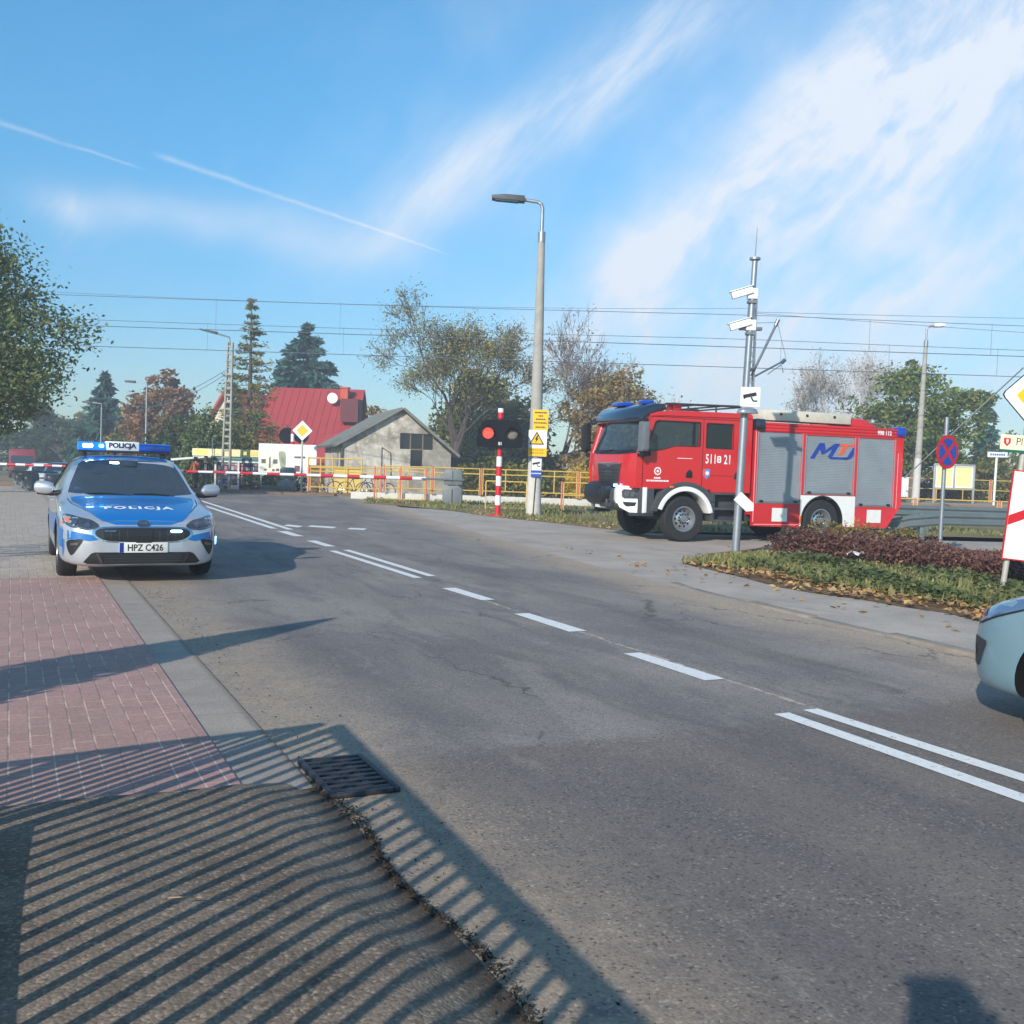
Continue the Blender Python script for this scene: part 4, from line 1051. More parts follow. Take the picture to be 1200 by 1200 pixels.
def person(label, loc, rz, h=1.75, coat=None, trousers=None, hair=None, arms='down', stride=.12, sit=False, bag=None, group=None, vest=None):
    root = thing('person', label, 'person', loc, rz, group); k = h / 1.75
    V = lambda *a: tuple(q * k for q in a)
    J = {'pelvis': (V(0, 0, .93), (.125 * k, .10 * k)), 'waist': (V(0, 0, 1.08), (.12 * k, .09 * k)), 'chest': (V(.01, 0, 1.28), (.145 * k, .10 * k)), 'collar': (V(0, 0, 1.44), (.075 * k, .07 * k)), 'neck': (V(.015, 0, 1.51), .052 * k), 'jaw': (V(.035, 0, 1.575), (.058 * k, .065 * k)), 'head': (V(.02, 0, 1.65), (.078 * k, .09 * k)), 'crown': (V(.01, 0, 1.715), (.058 * k, .065 * k))}
    B = [('pelvis', 'waist'), ('waist', 'chest'), ('chest', 'collar'), ('collar', 'neck'), ('neck', 'jaw'), ('jaw', 'head'), ('head', 'crown')]
    for s_, n in ((1, 'l'), (-1, 'r')):
        f = stride * s_
        if arms == 'down': el, wr, hd = V(-.02 - f * .5, s_ * .245, 1.13), V(.05 - f * .6, s_ * .25, .88), V(.08 - f * .6, s_ * .245, .79)
        elif arms == 'phone': el, wr, hd = V(.12, s_ * .25, 1.22), V(.27, s_ * .12, 1.42), V(.31, s_ * .07, 1.49)
        else: el, wr, hd = V(.10, s_ * .25, 1.16), V(.34, s_ * .17, 1.16), V(.42, s_ * .15, 1.18)
        J['sh' + n] = (V(0, s_ * .185, 1.40), .062 * k); J['el' + n] = (el, .043 * k); J['wr' + n] = (wr, .030 * k); J['hd' + n] = (hd, (.036 * k, .022 * k))
        if sit: kn, an, to = V(.42, s_ * .13, .93), V(.45, s_ * .13, .50), V(.57, s_ * .14, .46)
        else: kn, an, to = V(.03 + f * .7, s_ * .105, .50), V(f * 1.4 - .02, s_ * .11, .09), V(f * 1.4 + .13, s_ * .125, .035)
        J['hip' + n] = (V(0, s_ * .095, .88), .088 * k); J['kn' + n] = (kn, .058 * k); J['an' + n] = (an, .040 * k); J['to' + n] = (to, (.042 * k, .03 * k))
        B += [('collar', 'sh' + n), ('sh' + n, 'el' + n), ('el' + n, 'wr' + n), ('wr' + n, 'hd' + n), ('pelvis', 'hip' + n), ('hip' + n, 'kn' + n), ('kn' + n, 'an' + n), ('an' + n, 'to' + n)]
    skin_mesh('body', J, B, SKIN, root)
    def cloth(name, keep, grow, mat, rootn):
        j = {n: (J[n][0], tuple(q + grow for q in J[n][1]) if isinstance(J[n][1], tuple) else J[n][1] + grow) for n in keep}
        return skin_mesh(name, j, [b for b in B if b[0] in keep and b[1] in keep], mat, root, 2, rootn)
    cloth('jacket', ['pelvis', 'waist', 'chest', 'collar', 'shl', 'shr', 'ell', 'elr', 'wrl', 'wrr'], .022 * k, coat, 'pelvis')
    cloth('trousers', ['pelvis', 'hipl', 'hipr', 'knl', 'knr', 'anl', 'anr'], .016 * k, trousers, 'pelvis')
    for n in 'lr':
        j = {'an': (J['an' + n][0], .05 * k), 'to': (J['to' + n][0], (.05 * k, .036 * k))}; skin_mesh('shoe', j, [('an', 'to')], BLACKP, root, 2, 'an')
    hj = {'a': (V(-.02, 0, 1.60), (.07 * k, .07 * k)), 'b': (V(-.005, 0, 1.68), (.085 * k, .088 * k)), 'c': (V(0, 0, 1.755), (.034 * k, .038 * k))}
    skin_mesh('hair', hj, [('a', 'b'), ('b', 'c')], hair, root, 2, 'b')
    mb = MB()
    for s_ in (1, -1): mb.box(V(.105, s_ * .032, 1.655), (.012, .022, .012))
    mb.box(V(.108, 0, 1.59), (.012, .04, .008)); mb.build('face', M('face_detail', S(70, 45, 40), .5), root)
    mb = MB(); mb.prism([V(.09, 1.66)[:2], V(.125, 1.612)[:2], V(.09, 1.608)[:2]], lambda a, b, d: (a, d, b), -.013, .013); mb.build('nose', SKIN, root)
    if bag:
        mb = MB(); mb.box(V(-.20, 0, 1.24), (.16 * k, .30 * k, .42 * k)); mb.build('backpack', bag, root, bevel=.05)
    if vest:
        mb = MB(); mb.box(V(.14, 0, 1.2), (.012, .10, .34)); mb.box(V(-.125, 0, 1.2), (.012, .10, .34)); mb.build('bright_panel', vest, root, bevel=.004)
    return root
HAIRB = M('dark_hair', (.018, .013, .01), .7)

# ------------------------------------------------------------------ fire engine
RED = M('fire_red', S(202, 30, 34), .3, 0, var=.04, coat=.7, dirt=.16, dcol=(.22, .12, .10))
RED2 = M('fire_red_panel', S(198, 34, 38), .35, 0, var=.06, coat=.5, dirt=.16, dcol=(.22, .12, .10))
SHUT = M('shutter_aluminium', S(166, 173, 178), .45, .45, var=.10, scale=2, dirt=.2, dcol=(.16, .16, .15))
MIRG = M('sunlit_mirror_grey', S(104, 108, 112), .5)  # sunlight on the near mirror case put into its lighter grey
WREF = M('white_reflector', S(225, 225, 220), .5, var=.05)
NAVY = M('navy_glass', (.012, .018, .035), .12, 0, var=.1, coat=1)
STEPG = M('step_grey', (.055, .058, .062), .6, var=.2)
TGLASS = glassmat('truck_glass', (.82, .88, .87), .74, .02, (.10, .13, .15))  # pale haze colour stands in for reflections in the cab glass
TDARK = glassmat('tinted_truck_glass', (.25, .28, .30), .28)
CREAM = M('cream_locker', S(206, 200, 184), .5, var=.06, dirt=.3)
LOGOB = M('logo_blue', S(30, 62, 150), .5); LOGOR = M('logo_red', S(222, 92, 60), .5)

def fire_engine():
    root = thing('fire_engine', 'red fire engine with grey roller shutters and white wheel arches, standing across the side road', 'fire engine', (3.30, 23.07, .01), radians(201))
    W = 1.15
    xz = lambda a, b, d: (a, d, b); yz = lambda a, b, d: (d, a, b)
    # --- chassis
    mb = MB(); mb.box((-2.6, 0, .62), (6.4, .9, .22)); mb.box((-2.3, .62, .62), (1.2, .5, .36)); mb.box((-2.3, -.62, .62), (1.2, .5, .36)); mb.cyl((0, -1, .49), (0, 1, .49), .09); mb.cyl((-3.56, -1, .49), (-3.56, 1, .49), .11)
    mb.build('chassis', DARKGREY, root, bevel=.02)
    # --- cab
    cab = thing('cab', None, None); cab.parent = root
    side = [(1.20, 1.13), (1.22, 1.55), (1.205, 1.86), (1.00, 2.52), (.93, 2.66), (.72, 2.76), (.3, 2.80), (-1.55, 2.82), (-1.62, 2.78), (-1.62, 1.08), (-.62, 1.08), (-.62, 1.13)]
    w1 = [(.95, 1.93), (.62, 1.96), (.30, 2.05), (-.27, 2.06), (-.29, 2.08), (-.29, 2.54), (-.27, 2.56), (.72, 2.56), (.78, 2.52), (.96, 1.98)]
    w2 = [(-.47, 2.06), (-.49, 2.04), (-1.11, 2.04), (-1.13, 2.06), (-1.13, 2.54), (-1.11, 2.56), (-.49, 2.56), (-.47, 2.54)]
    for s_ in (1, -1):
        mb = MB(); mb.prism(side, xz, s_ * (W - .045), s_ * W, holes=[w1, w2]); mb.build('side_panel', RED, cab, bevel=.012)
        for wv, mat, nm in ((w1, TGLASS, 'door_window'), (w2, TDARK, 'crew_window')):
            mb = MB(); cx_ = sum(p[0] for p in wv) / len(wv); cz_ = sum(p[1] for p in wv) / len(wv)
            gw = [(cx_ + (a - cx_) * 1.02, cz_ + (b - cz_) * 1.03) for a, b in wv]
            mb.prism(gw, xz, s_ * (W - .032), s_ * (W - .027)); g_ = mb.build(nm, mat, cab)
            mb = MB(); big = [(cx_ + (a - cx_) * 1.05, cz_ + (b - cz_) * 1.07) for a, b in wv]
            mb.prism(big, xz, s_ * (W + .001), s_ * (W + .006), holes=[wv]); mb.build('window_rubber', BLACKP, g_)
        mb = MB(); mb.box((-.16, s_ * (W - .02), 2.3), (.04, .03, .5)); mb.build('window_divider', BLACKP, cab)
        # door seams, handles
        mb = MB()
        for xx, z0, z1 in ((1.06, 1.14, 1.9), (-.385, 1.14, 2.66), (-1.40, 1.10, 2.66)): mb.box((xx, s_ * (W + .001), (z0 + z1) / 2), (.014, .006, z1 - z0))
        mb.box((-.2, s_ * (W + .001), 2.655), (2.4, .006, .014)); mb.box((-.9, s_ * (W + .001), 1.44), (1.0, .004, .01))
        mb.build('door_seam', M('seam_dark', (.12, .006, .008), .6), cab)
        for xx in (-.06, -1.27):
            mb = MB(); mb.prism([(xx - .08, 1.38), (xx + .08, 1.38), (xx + .06, 1.50), (xx - .02, 1.56), (xx - .08, 1.50)], xz, s_ * (W + .001), s_ * (W + .02)); mb.build('door_handle', BLACKP, cab, bevel=.006)
        # seam line gutter above the doors
        mb = MB(); mb.tube([(1.02, s_ * (W + .012), 2.50), (.93, s_ * (W + .012), 2.665), (.6, s_ * (W + .012), 2.69), (-1.60, s_ * (W + .012), 2.72)], .014, 6); mb.build('rain_gutter', RED, cab)
    # front: lower panel, corners, grille, screen, visor
    fp = [(1.22, 1.13), (1.245, 1.55), (1.225, 1.84), (1.165, 1.84), (1.165, 1.13)]
    mb = MB()
    def fx(y): return -.10 * (abs(y) / W) ** 4
    n_ = 24
    for (za, xa), (zb_, xb_) in (((1.13, 1.25), (1.50, 1.275)), ((1.50, 1.275), (1.85, 1.245))):
        pass
    mb.grid(28, 10, lambda a, b: (1.255 + .02 * sin(b * pi) + fx((a - .5) * 2 * W) - .04 * max(0, b - .8), (a - .5) * 2 * (W - .002), 1.12 + .74 * b)); mb.build('front_panel', RED, cab, smooth=1)
    mb = MB(); gr = [(-.56, 1.62), (.56, 1.62), (.50, 1.40), (.44, 1.13), (-.44, 1.13), (-.50, 1.40)]
    mb.prism(gr, yz, 1.27, 1.295); gp = mb.build('front_grille', DARKGREY, cab, bevel=.01)
    mb = MB()
    for k in range(5): mb.box((1.297, 0, 1.20 + k * .075), (.012, .86 + k * .03, .018))
    mb.build('grille_slats', BLACKP, gp)
    mb = MB(); mb.prism([(-.57, 1.655), (.57, 1.655), (.56, 1.625), (.14, 1.605), (0, 1.55), (-.14, 1.605), (-.56, 1.625)], yz, 1.285, 1.302); mb.build('grille_trim', CHROME, gp, bevel=.004)
    mb = MB(); mb.text('MAN', .13, lambda a, b: (1.299, a, 1.44 + b), bold=.003, space=1.2); mb.build('maker_lettering', M('dull_chrome', S(110, 114, 118), .4, .6), gp)
    # windscreen, slightly bowed
    def ws(a, b, o=0): 
        y = (a - .5) * 2 * (W - .07); return (1.215 - .215 * b + fx(y) * .9 + .045 * (1 - (y / W) ** 2) + o, y * (1 - .03 * b), 1.86 + .68 * b)
    mb = MB(); mb.grid(20, 6, ws); mb.build('windscreen', TGLASS, cab, smooth=1)
    mb = MB(); mb.grid(20, 1, lambda a, b: ws(a, -.02 + b * .13, .006)); mb.build('screen_sill', BLACKP, cab, smooth=1)
    mb = MB()
    for k in (-.45, .35): mb.tube([ws(.5 + k * .5, .02, .02), ws(.5 + k * .5 + .26, .12, .025)], .012, 5)
    mb.build('wiper', BLACKP, cab)
    for s_ in (1, -1):
        mb = MB(); c = [(ws(.5 + s_ * .5, b, 0)) for b in (0, .25, .5, .75, 1)]
        mb.tube([(p[0] - .01, s_ * (W - .035), p[2]) for p in c], .045, 8); mb.build('screen_pillar', RED, cab, smooth=1)
    # visor with blue lamps
    prof = [(1.10, 2.54), (1.13, 2.60), (1.09, 2.74), (.98, 2.86), (.80, 2.93), (.55, 2.94), (.55, 2.80), (.93, 2.66), (1.0, 2.54)]
    mb = MB(); mb.prism(prof, xz, -W + .05, W - .05); mb.build('sun_visor', NAVY, cab, bevel=.03)
    for y_, w_ in ((-.55, .62), (.55, .3)): mb = MB(); mb.box((.72, y_, 2.98), (.26, w_, .09)); mb.build('blue_beacon', BLUELENS, cab, bevel=.03)
    # roof and back
    mb = MB(); mb.prism([(.9, 2.70), (.72, 2.765), (.3, 2.805), (-1.55, 2.825), (-1.615, 2.79), (-1.615, 2.74), (.9, 2.66)], xz, -(W - .047), W - .047); mb.build('roof', RED, cab, bevel=.01)
    mb = MB(); mb.box((-1.59, 0, 1.9), (.04, 2 * W - .1, 1.62)); mb.build('back_wall', RED, cab)
    mb = MB(); mb.box((-.2, 0, 1.12), (2.78, 2 * W - .1, .06)); mb.build('cab_floor', DASH, cab)
    mb = MB(); mb.prism([(1.16, 1.4), (1.16, 1.84), (.98, 1.92), (.78, 1.86), (.72, 1.4)], xz, -W + .06, W - .06); mb.build('dashboard', DASH, cab, bevel=.03)
    for x_, y_ in ((-.12, .6), (-.12, -.6), (-1.2, .6), (-1.2, -.6), (-1.2, 0)):
        mb = MB(); mb.box((x_, y_, 1.45), (.5, .5, .16)); mb.box((x_ - .26, y_, 1.86), (.12, .48, .75)); mb.box((x_ - .28, y_, 2.32), (.1, .26, .2)); mb.build('seat', SEAT, cab, bevel=.03)
    mb = MB(); c = Vector((.58, .6, 1.86)); rot = Matrix.Rotation(-.9, 3, 'Y')
    mb.tube([c + rot @ Vector((0, .22 * cos(2 * pi * k / 20), .22 * sin(2 * pi * k / 20))) for k in range(21)], .018, 6); mb.tube([c + rot @ Vector((0, -.21, 0)), c + rot @ Vector((0, .21, 0))], .02, 6); mb.build('steering_wheel', BLACKP, cab)
    # roof rack over the cab
    mb = MB()
    for s_ in (1, -1):
        mb.tube([(.5, s_ * .95, 2.82), (.45, s_ * .95, 2.95), (-1.5, s_ * .95, 2.98), (-1.55, s_ * .95, 2.83)], .025, 6)
        for xx in (-.1, -.8): mb.tube([(xx, s_ * .95, 2.8), (xx, s_ * .95, 2.97)], .02, 6)
    for xx in (.3, -.3, -.9, -1.4): mb.tube([(xx, -.95, 2.96), (xx, .95, 2.96)], .02, 6)
    mb.build('roof_rack', DARKGREY, cab)
    mb = MB(); mb.box((.12, .72, 2.90), (.22, .3, .12)); mb.cyl((.12, .72, 2.95), (.12, .72, 3.0), .07, n=12); mb.build('roof_horn', RED, cab, bevel=.02)
    # bumper, winch, lamp panels
    bmp = thing('bumper', None, None); bmp.parent = root
    mb = MB(); mb.prism([(1.34, .70), (1.36, .86), (1.33, 1.10), (.95, 1.10), (.72, 1.10), (.68, .86), (.72, .64), (1.2, .62)], xz, -.64, .64); mb.build('bumper_beam', STEPG, bmp, bevel=.02)
    mb = MB(); mb.cyl((1.34, -.62, .98), (1.34, .18, .98), .26, n=24); mb.box((1.36, -.22, 1.0), (.40, .9, .34)); mb.build('winch_cover', BLACKP, bmp, bevel=.05)
    mb = MB(); mb.box((1.40, .2, .74), (.12, .5, .1)); mb.cyl((1.45, .3, .7), (1.45, .3, .86), .04); mb.build('tow_bracket', DARKGREY, bmp, bevel=.01)
    mb = MB(); mb.box((1.40, -.10, .72), (.02, .52, .12)); mb.build('number_plate', PLATE, bmp)
    for s_ in (1, -1):
        # white lamp surround: a flat front piece and a slanted corner piece holding the lamps
        q = lambda p: [(s_ * a, b) for a, b in p]
        P0 = Vector((1.385, s_ * .66, 0)); P1 = Vector((1.02, s_ * (W + .02), 0)); dv = (P1 - P0).normalized(); nv = Vector((dv.y, -dv.x, 0)) * s_
        if nv.x < 0: nv = -nv
        LC = (P1 - P0).length; cn = lambda a, b, d: tuple(P0 + dv * a + nv * d + Vector((0, 0, b)))
        outer = [(0, 1.17), (LC, 1.15), (LC, .60), (.30, .60), (.06, .70), (0, .80)]
        hole = [(.10, .93), (.10, 1.05), (.15, 1.09), (LC - .10, 1.08), (LC - .06, 1.03), (LC - .06, .94), (LC - .10, .90), (.15, .89)]
        hole2 = [(.16, .76), (.12, .82), (LC - .16, .82), (LC - .20, .74), (.22, .72)]
        mb = MB(); mb.prism(outer, cn, -.05, 0, holes=[hole, hole2]); mb.prism(q([(.60, .78), (.50, .86), (.50, 1.06), (.58, 1.17), (.665, 1.17), (.665, .78)]), yz, 1.34, 1.386); mb.box((.99, s_ * (W + .005), .88), (.10, .03, .54))
        sr = mb.build('lamp_surround', WHITEP, bmp, bevel=.006)
        mb = MB(); mb.prism([(a, b) for a, b in hole], cn, -.055, -.035); h = mb.build('headlight', LAMPD, sr)
        for k, aa in enumerate((.21, .36, .48)):
            mb = MB(); c = Vector(cn(aa, .99, -.034)); mb.cyl(c, c + nv * .02, (.065, .055, .035)[k], n=16); mb.build('lamp_unit', LENS, sr)
        mb = MB(); mb.prism(hole2, cn, -.055, -.03); mb.build('fog_slot', BLACKP, sr)
    for yy in (-.34, .42):
        mb = MB(); mb.box((1.312, yy, 1.165), (.02, .15, .05)); mb.build('front_flasher', BLUELIT, root)
    # front mudguards with white lips, steps
    for s_ in (1, -1):
        arc = [(.70 * cos(t), .49 + .70 * sin(t)) for t in np.linspace(radians(18), radians(168), 22)]; inn = [(.60 * cos(t), .49 + .60 * sin(t)) for t in np.linspace(radians(168), radians(18), 22)]
        mb = MB(); mb.prism(arc + inn, xz, s_ * (W - .34), s_ * (W + .03)); mb.build('mudguard_lip', WHITEP, root, bevel=.008)
        arc2 = [(.86 * cos(t), .49 + .80 * sin(t)) for t in np.linspace(radians(12), radians(150), 20)]; inn2 = [(.698 * cos(t), .49 + .698 * sin(t)) for t in np.linspace(radians(150), radians(12), 20)]
        mb = MB(); mb.prism(arc2 + inn2, xz, s_ * (W - .3), s_ * (W + .015)); mb.box((.93, s_ * (W - .14), .86), (.34, .28, .54)); mb.build('mudguard', STEPG, root, bevel=.01)
        mb = MB(); mb.box((.36, s_ * (W + .03), 1.17), (.10, .03, .05)); mb.build('indicator', AMBER, root, bevel=.01)
        mb = MB(); mb.box((-1.02, s_ * (W - .38), .76), (.70, .30, .64)); mb.box((-.70, s_ * (W - .13), .76), (.10, .24, .64)); mb.box((-1.36, s_ * (W - .13), .76), (.06, .24, .64))
        for zz in (1.05, .72, .46): mb.box((-1.03, s_ * (W - .12), zz), (.62, .24, .05))
        mb.build('step_box', STEPG, root, bevel=.01)
        mb = MB(); mb.box((1.0, s_ * (W - .12), .56), (.5, .22, .05)); mb.build('front_step', DARKGREY, root, bevel=.01)
    # mirrors
    for s_ in (1, -1):
        mt = thing('mirror', None, None); mt.parent = root
        mb = MB(); mb.tube([(1.0, s_ * W, 2.58), (1.18, s_ * (W + .18), 2.56), (1.22, s_ * (W + .27), 2.50)], .035, 8); mb.tube([(1.15, s_ * W, 1.84), (1.17, s_ * (W + .2), 1.80), (1.22, s_ * (W + .27), 1.92)], .035, 8); mb.build('mirror_arm', BLACKP, mt, smooth=1)
        mb = MB(); mb.prism(rrect(s_ * (W + .26), 2.21, .24, .62, .07), yz, 1.13, 1.27); mb.build('mirror_case', BLACKP if s_ < 0 else MIRG, mt, bevel=.02)
        mb = MB(); mb.prism(rrect(s_ * (W + .26), 2.21, .19, .56, .05), yz, 1.122, 1.128); mb.build('mirror_glass', CHROME, mt)
    mb = MB(); mb.tube([(1.16, W, 1.86), (1.10, W + .1, 1.85), (.96, W + .12, 1.86)], [.07, .06, .05], 8); mb.build('mirror_foot', BLACKP, root, smooth=1)
    # cab markings, near side (letters read from the left of the vehicle)
    SD = lambda x0, z0, d=.004: (lambda a, b: (x0 - a, W + d, z0 + b))
    mb = MB(); mb.text('511', .28, SD(-.585, 1.80), bold=.005, sx=.62, space=1.12); mb.text('21', .28, SD(-1.00, 1.80), bold=.005, sx=.66, space=1.1); mb.build('fleet_number', WHITELET, cab)
    mb = MB(); mb.prism(rrect(-.80, 1.795, .10, .15, .03), xz, W + .001, W + .004, holes=[rrect(-.80, 1.825, .045, .03, .008), rrect(-.80, 1.768, .045, .03, .008)]); mb.build('county_mark', WHITELET, cab)
    em = MB(); em.prism(circ(.70, 1.50, .085, 20), xz, W + .001, W + .004); em = em.build('door_emblem', WHITELET, cab)
    mb = MB(); mb.prism(circ(.70, 1.50, .062, 8), xz, W + .004, W + .006); mb.prism(circ(.70, 1.50, .03, 8), xz, W + .006, W + .008, mi=1); mb.build('emblem_star', [M('emblem_red', S(190, 60, 50), .5), WHITELET], em)
    mb = MB(); r2 = random.Random(3)
    for row, (wd, zz) in enumerate(((.16, 1.355), (.52, 1.295))):
        xx = .70 + wd / 2
        while xx > .70 - wd / 2: l_ = r2.uniform(.02, .04); mb.box((xx - l_ / 2, W + .003, zz), (l_, .003, .035)); xx -= l_ + .012
    mb.build('door_inscription', WHITELET, cab)
    mb = MB(); sh = [(-.40, 1.58), (-.58, 1.58), (-.58, 1.44), (-.49, 1.36), (-.40, 1.44)]; mb.prism(sh, xz, W + .005, W + .009); mb.prism([(-.40, 1.58), (-.46, 1.58), (-.46, 1.39), (-.40, 1.44)], xz, W + .0095, W + .012, mi=1); mb.prism(circ(-.51, 1.49, .045, 10), xz, W + .0095, W + .012, mi=2)
    mb.build('door_shield', [M('shield_blue', S(96, 140, 200), .5), M('shield_red', S(220, 90, 90), .5), WHITELET], cab)
    mb = MB(); mb.box((.05, W + .004, 1.79), (.36, .003, .012)); mb.build('door_strip', WHITELET, cab)
    # --- equipment body
    bd = thing('equipment_body', None, None); bd.parent = root
    sh_ = [(-1.80, -2.95, .86, 2.45), (-3.07, -4.40, 1.08, 2.42), (-4.52, -5.55, .83, 2.42)]
    outl = [(-1.70, .36), (-1.70, 2.56), (-1.76, 2.62), (-1.76, 2.66), (-5.72, 2.66), (-5.80, 2.50), (-5.80, .86), (-5.40, .34), (-4.32, .34)]
    arcp = [(-3.56 + .57 * cos(t), .49 + .57 * sin(t)) for t in np.linspace(radians(-15), radians(195), 30)]
    outl = outl + [(-4.20, .335)] + [p for p in arcp[::-1]] + [(-2.92, .335)]
    fixed = outl
    for s_ in (1, -1):
        hl_ = [[(a, z0), (b, z0), (b, z1), (a, z1)] for a, b, z0, z1 in sh_]
        mb = MB(); mb.prism(fixed, xz, s_ * (W - .06), s_ * W, holes=hl_); mb.build('side_wall', RED2, bd, bevel=.006)
        for a, b, z0, z1 in sh_:
            # roller shutter: many shallow slats
            prof = []; N = int((z1 - z0) / .036)
            for k in range(N):
                za = z0 + (z1 - z0) * k / N; zb_ = z0 + (z1 - z0) * (k + 1) / N
                prof += [(W - .030, za), (W - .022, za + .006), (W - .022, zb_ - .008), (W - .030, zb_ - .002)]
            mb = MB(); K = len(prof)
            mb.v = [(x_, s_ * y_, z_) for x_ in (a + .0, b - .0) for y_, z_ in prof]; mb.f = [(k, k + 1, K + k + 1, K + k) for k in range(K - 1)]; mb.m = [0] * (K - 1)
            sht = mb.build('roller_shutter', SHUT, bd)
            mb = MB(); mb.box(((a + b) / 2, s_ * (W - .012), z0 + .03), (a - b, .03, .05)); sb_ = mb.build('shutter_rail', M('shutter_rail_metal', S(140, 146, 150), .4, .6), sht)
            for xx in (a - .12, b + .12): mb = MB(); mb.box((xx, s_ * (W + .006), z0 + .05), (.09, .02, .05)); mb.build('shutter_latch', BLACKP, sht)
            for xx in (a + .012, b - .012): mb = MB(); mb.box((xx, s_ * (W + .003), (z0 + z1) / 2), (.022, .008, z1 - z0)); mb.build('shutter_guide', SHUT, sht)
        # white arch panel
        ap = [(-2.965, .365), (-2.965, 1.065), (-4.47, 1.065), (-4.47, .365), (-4.15, .365)] + [(-3.56 + .575 * cos(t), .49 + .575 * sin(t)) for t in np.linspace(radians(191), radians(-11), 26)]
        mb = MB(); mb.prism(ap, xz, s_ * (W + .002), s_ * (W + .012)); mb.build('arch_panel', WHITEP, bd)
        mb = MB(); t_ = np.linspace(radians(-12), radians(192), 26); mb.prism([(-3.56 + .576 * cos(t), .49 + .576 * sin(t)) for t in t_] + [(-3.56 + .545 * cos(t), .49 + .545 * sin(t)) for t in t_[::-1]], xz, s_ * (W - .32), s_ * (W + .02)); mb.build('arch_rubber', BLACKP, bd)
        mb = MB(); mb.box((-3.70, s_ * (W + .02), 1.0), (.10, .02, .06)); mb.build('side_marker', BLACKP, bd)
        for xx in (-2.42, -5.03): mb = MB(); mb.box((xx, s_ * (W + .004), .615), (.40, .006, .30)); mb.build('reflective_square', WREF, bd)
        for xx in (-2.98, -4.49): mb = MB(); mb.box((xx, s_ * (W + .014), .52), (.03, .012, .16)); mb.build('amber_marker', AMBER, bd)
        mb = MB(); zc = [(-1.715, .40), (-5.30, .37)]
        mb.box((-2.35, s_ * (W + .003), .395), (1.2, .004, .02)); mb.box((-1.725, s_ * (W + .003), 1.5), (.02, .004, 2.1)); mb.box((-5.66, s_ * (W + .003), 1.45), (.018, .004, 1.3))
        mb.build('reflective_tape', M('tape_pink', S(232, 150, 150), .5), bd)
        # ribbed top rail
        mb = MB()
        for k, zz in enumerate((2.49, 2.56, 2.63)): mb.box((-3.70, s_ * (W + .005), zz), (3.95, .02, .05))
        mb.build('top_rail', RED, bd, bevel=.01)
        for xx in (-1.80, -5.70):
            mb = MB(); mb.box((xx, s_ * (W - .06), 2.60), (.24, .26, .26 if xx > -3 else .22)); mb.build('corner_beacon', NAVY if xx > -3 else BLUELENS, bd, bevel=.04)
    mb = MB(); mb.box((-3.75, 0, 2.62), (4.06, 2 * W - .13, .06)); mb.build('deck', RED2, bd)
    mb = MB(); mb.box((-5.765, 0, 1.68), (.05, 2 * W - .13, 1.64)); mb.box((-1.73, 0, 1.6), (.05, 2 * W - .13, 2.0)); mb.box((-3.7, 0, 1.75), (3.9, 1.9, 1.5)); mb.build('inner_walls', RED2, bd)
    mb = MB(); mb.box((-5.80, 0, 1.5), (.04, 1.5, 1.5)); mb.build('rear_shutter', SHUT, bd)
    # roof load
    mb = MB(); mb.box((-3.15, .80, 2.83), (2.35, .55, .24)); lk = mb.build('roof_locker', CREAM, root, bevel=.02)
    for xx in (-2.4, -3.1, -3.85): mb = MB(); mb.box((xx, 1.085, 2.86), (.05, .02, .05)); mb.build('locker_latch', BLACKP, lk)
    mb = MB(); mb.prism([(-4.36, 2.66), (-4.36, 2.86), (-4.75, 2.86), (-5.1, 2.72), (-5.1, 2.66)], xz, .2, 1.0); mb.build('roof_hump', RED2, root, bevel=.02)
    mb = MB(); mb.lathe([(.0, .34), (.12, .33), (.24, .26), (.30, .14), (.31, 0)], 20, lambda r, h, t: (-4.55 + r * 1.1 * cos(t), -.2 + r * sin(t), 2.70 + h)); mb.build('monitor_cover', M('canvas_cover', S(140, 120, 88), .9, var=.2), root, smooth=1.2)
    mb = MB(); mb.cyl((-2.35, -.2, 2.66), (-2.35, -.2, 3.35), .035, n=10); mb.build('roof_mast', WHITEP, root)
    mb = MB()
    for s_ in (1, -1): mb.tube([(-4.9, s_ * .98, 2.68), (-4.92, s_ * .98, 2.78), (-5.55, s_ * .98, 2.76), (-5.6, s_ * .98, 2.68)], .02, 6)
    mb.build('roof_rail', ALU, root)
    # logo on the middle shutter
    def lg(a, b): return (-3.09 - .10 - a * 1.12, W - .012, 1.90 + b * .36)
    lt = lambda polys, mi: [mb.prism(p, lambda a, b, d: (lg(a, b)[0], W - .021 + d, lg(a, b)[2]), 0, .008, mi) for p in polys]
    sl = .22
    k_ = lambda pts: [(a + sl * b, b) for a, b in pts]
    mb = MB()
    lt([k_([(.0, 0), (.10, 0), (.10, .62), (.21, .30), (.26, .30), (.40, .66), (.40, .14), (.50, 0), (.86, 0), (.86, .0), (.93, .14), (.50, .14), (.50, 1), (.38, 1), (.25, .56), (.12, 1), (.0, 1)])], 0)
    lt([k_([(.80, .0), (.92, .0), (1.0, .12), (1.0, .80), (.88, .80), (.88, .14), (.80, .14)])], 0)
    lt([k_([(.50, .86), (.86, .86), (.86, 1.0), (.52, 1.0)]), k_([(.62, .30), (.73, .30), (.73, .86), (.62, .86)])], 1)
    mb.build('shutter_logo', [LOGOB, LOGOR], bd)
    mb = MB(); mb.text('998 112', .13, lambda a, b: (-5.22 - a, W + .017, 2.555 + b), bold=.004, sx=.95); mb.build('emergency_number', WHITELET, bd)
    # wheels
    for s_ in (1, -1):
        wheel(root, 0, s_ * (W - .17), .49, .32, .275, 10, s_, steel=True); wheel(root, -3.56, s_ * (W - .17), .49, .34, .275, 10, s_, steel=True)
    return root
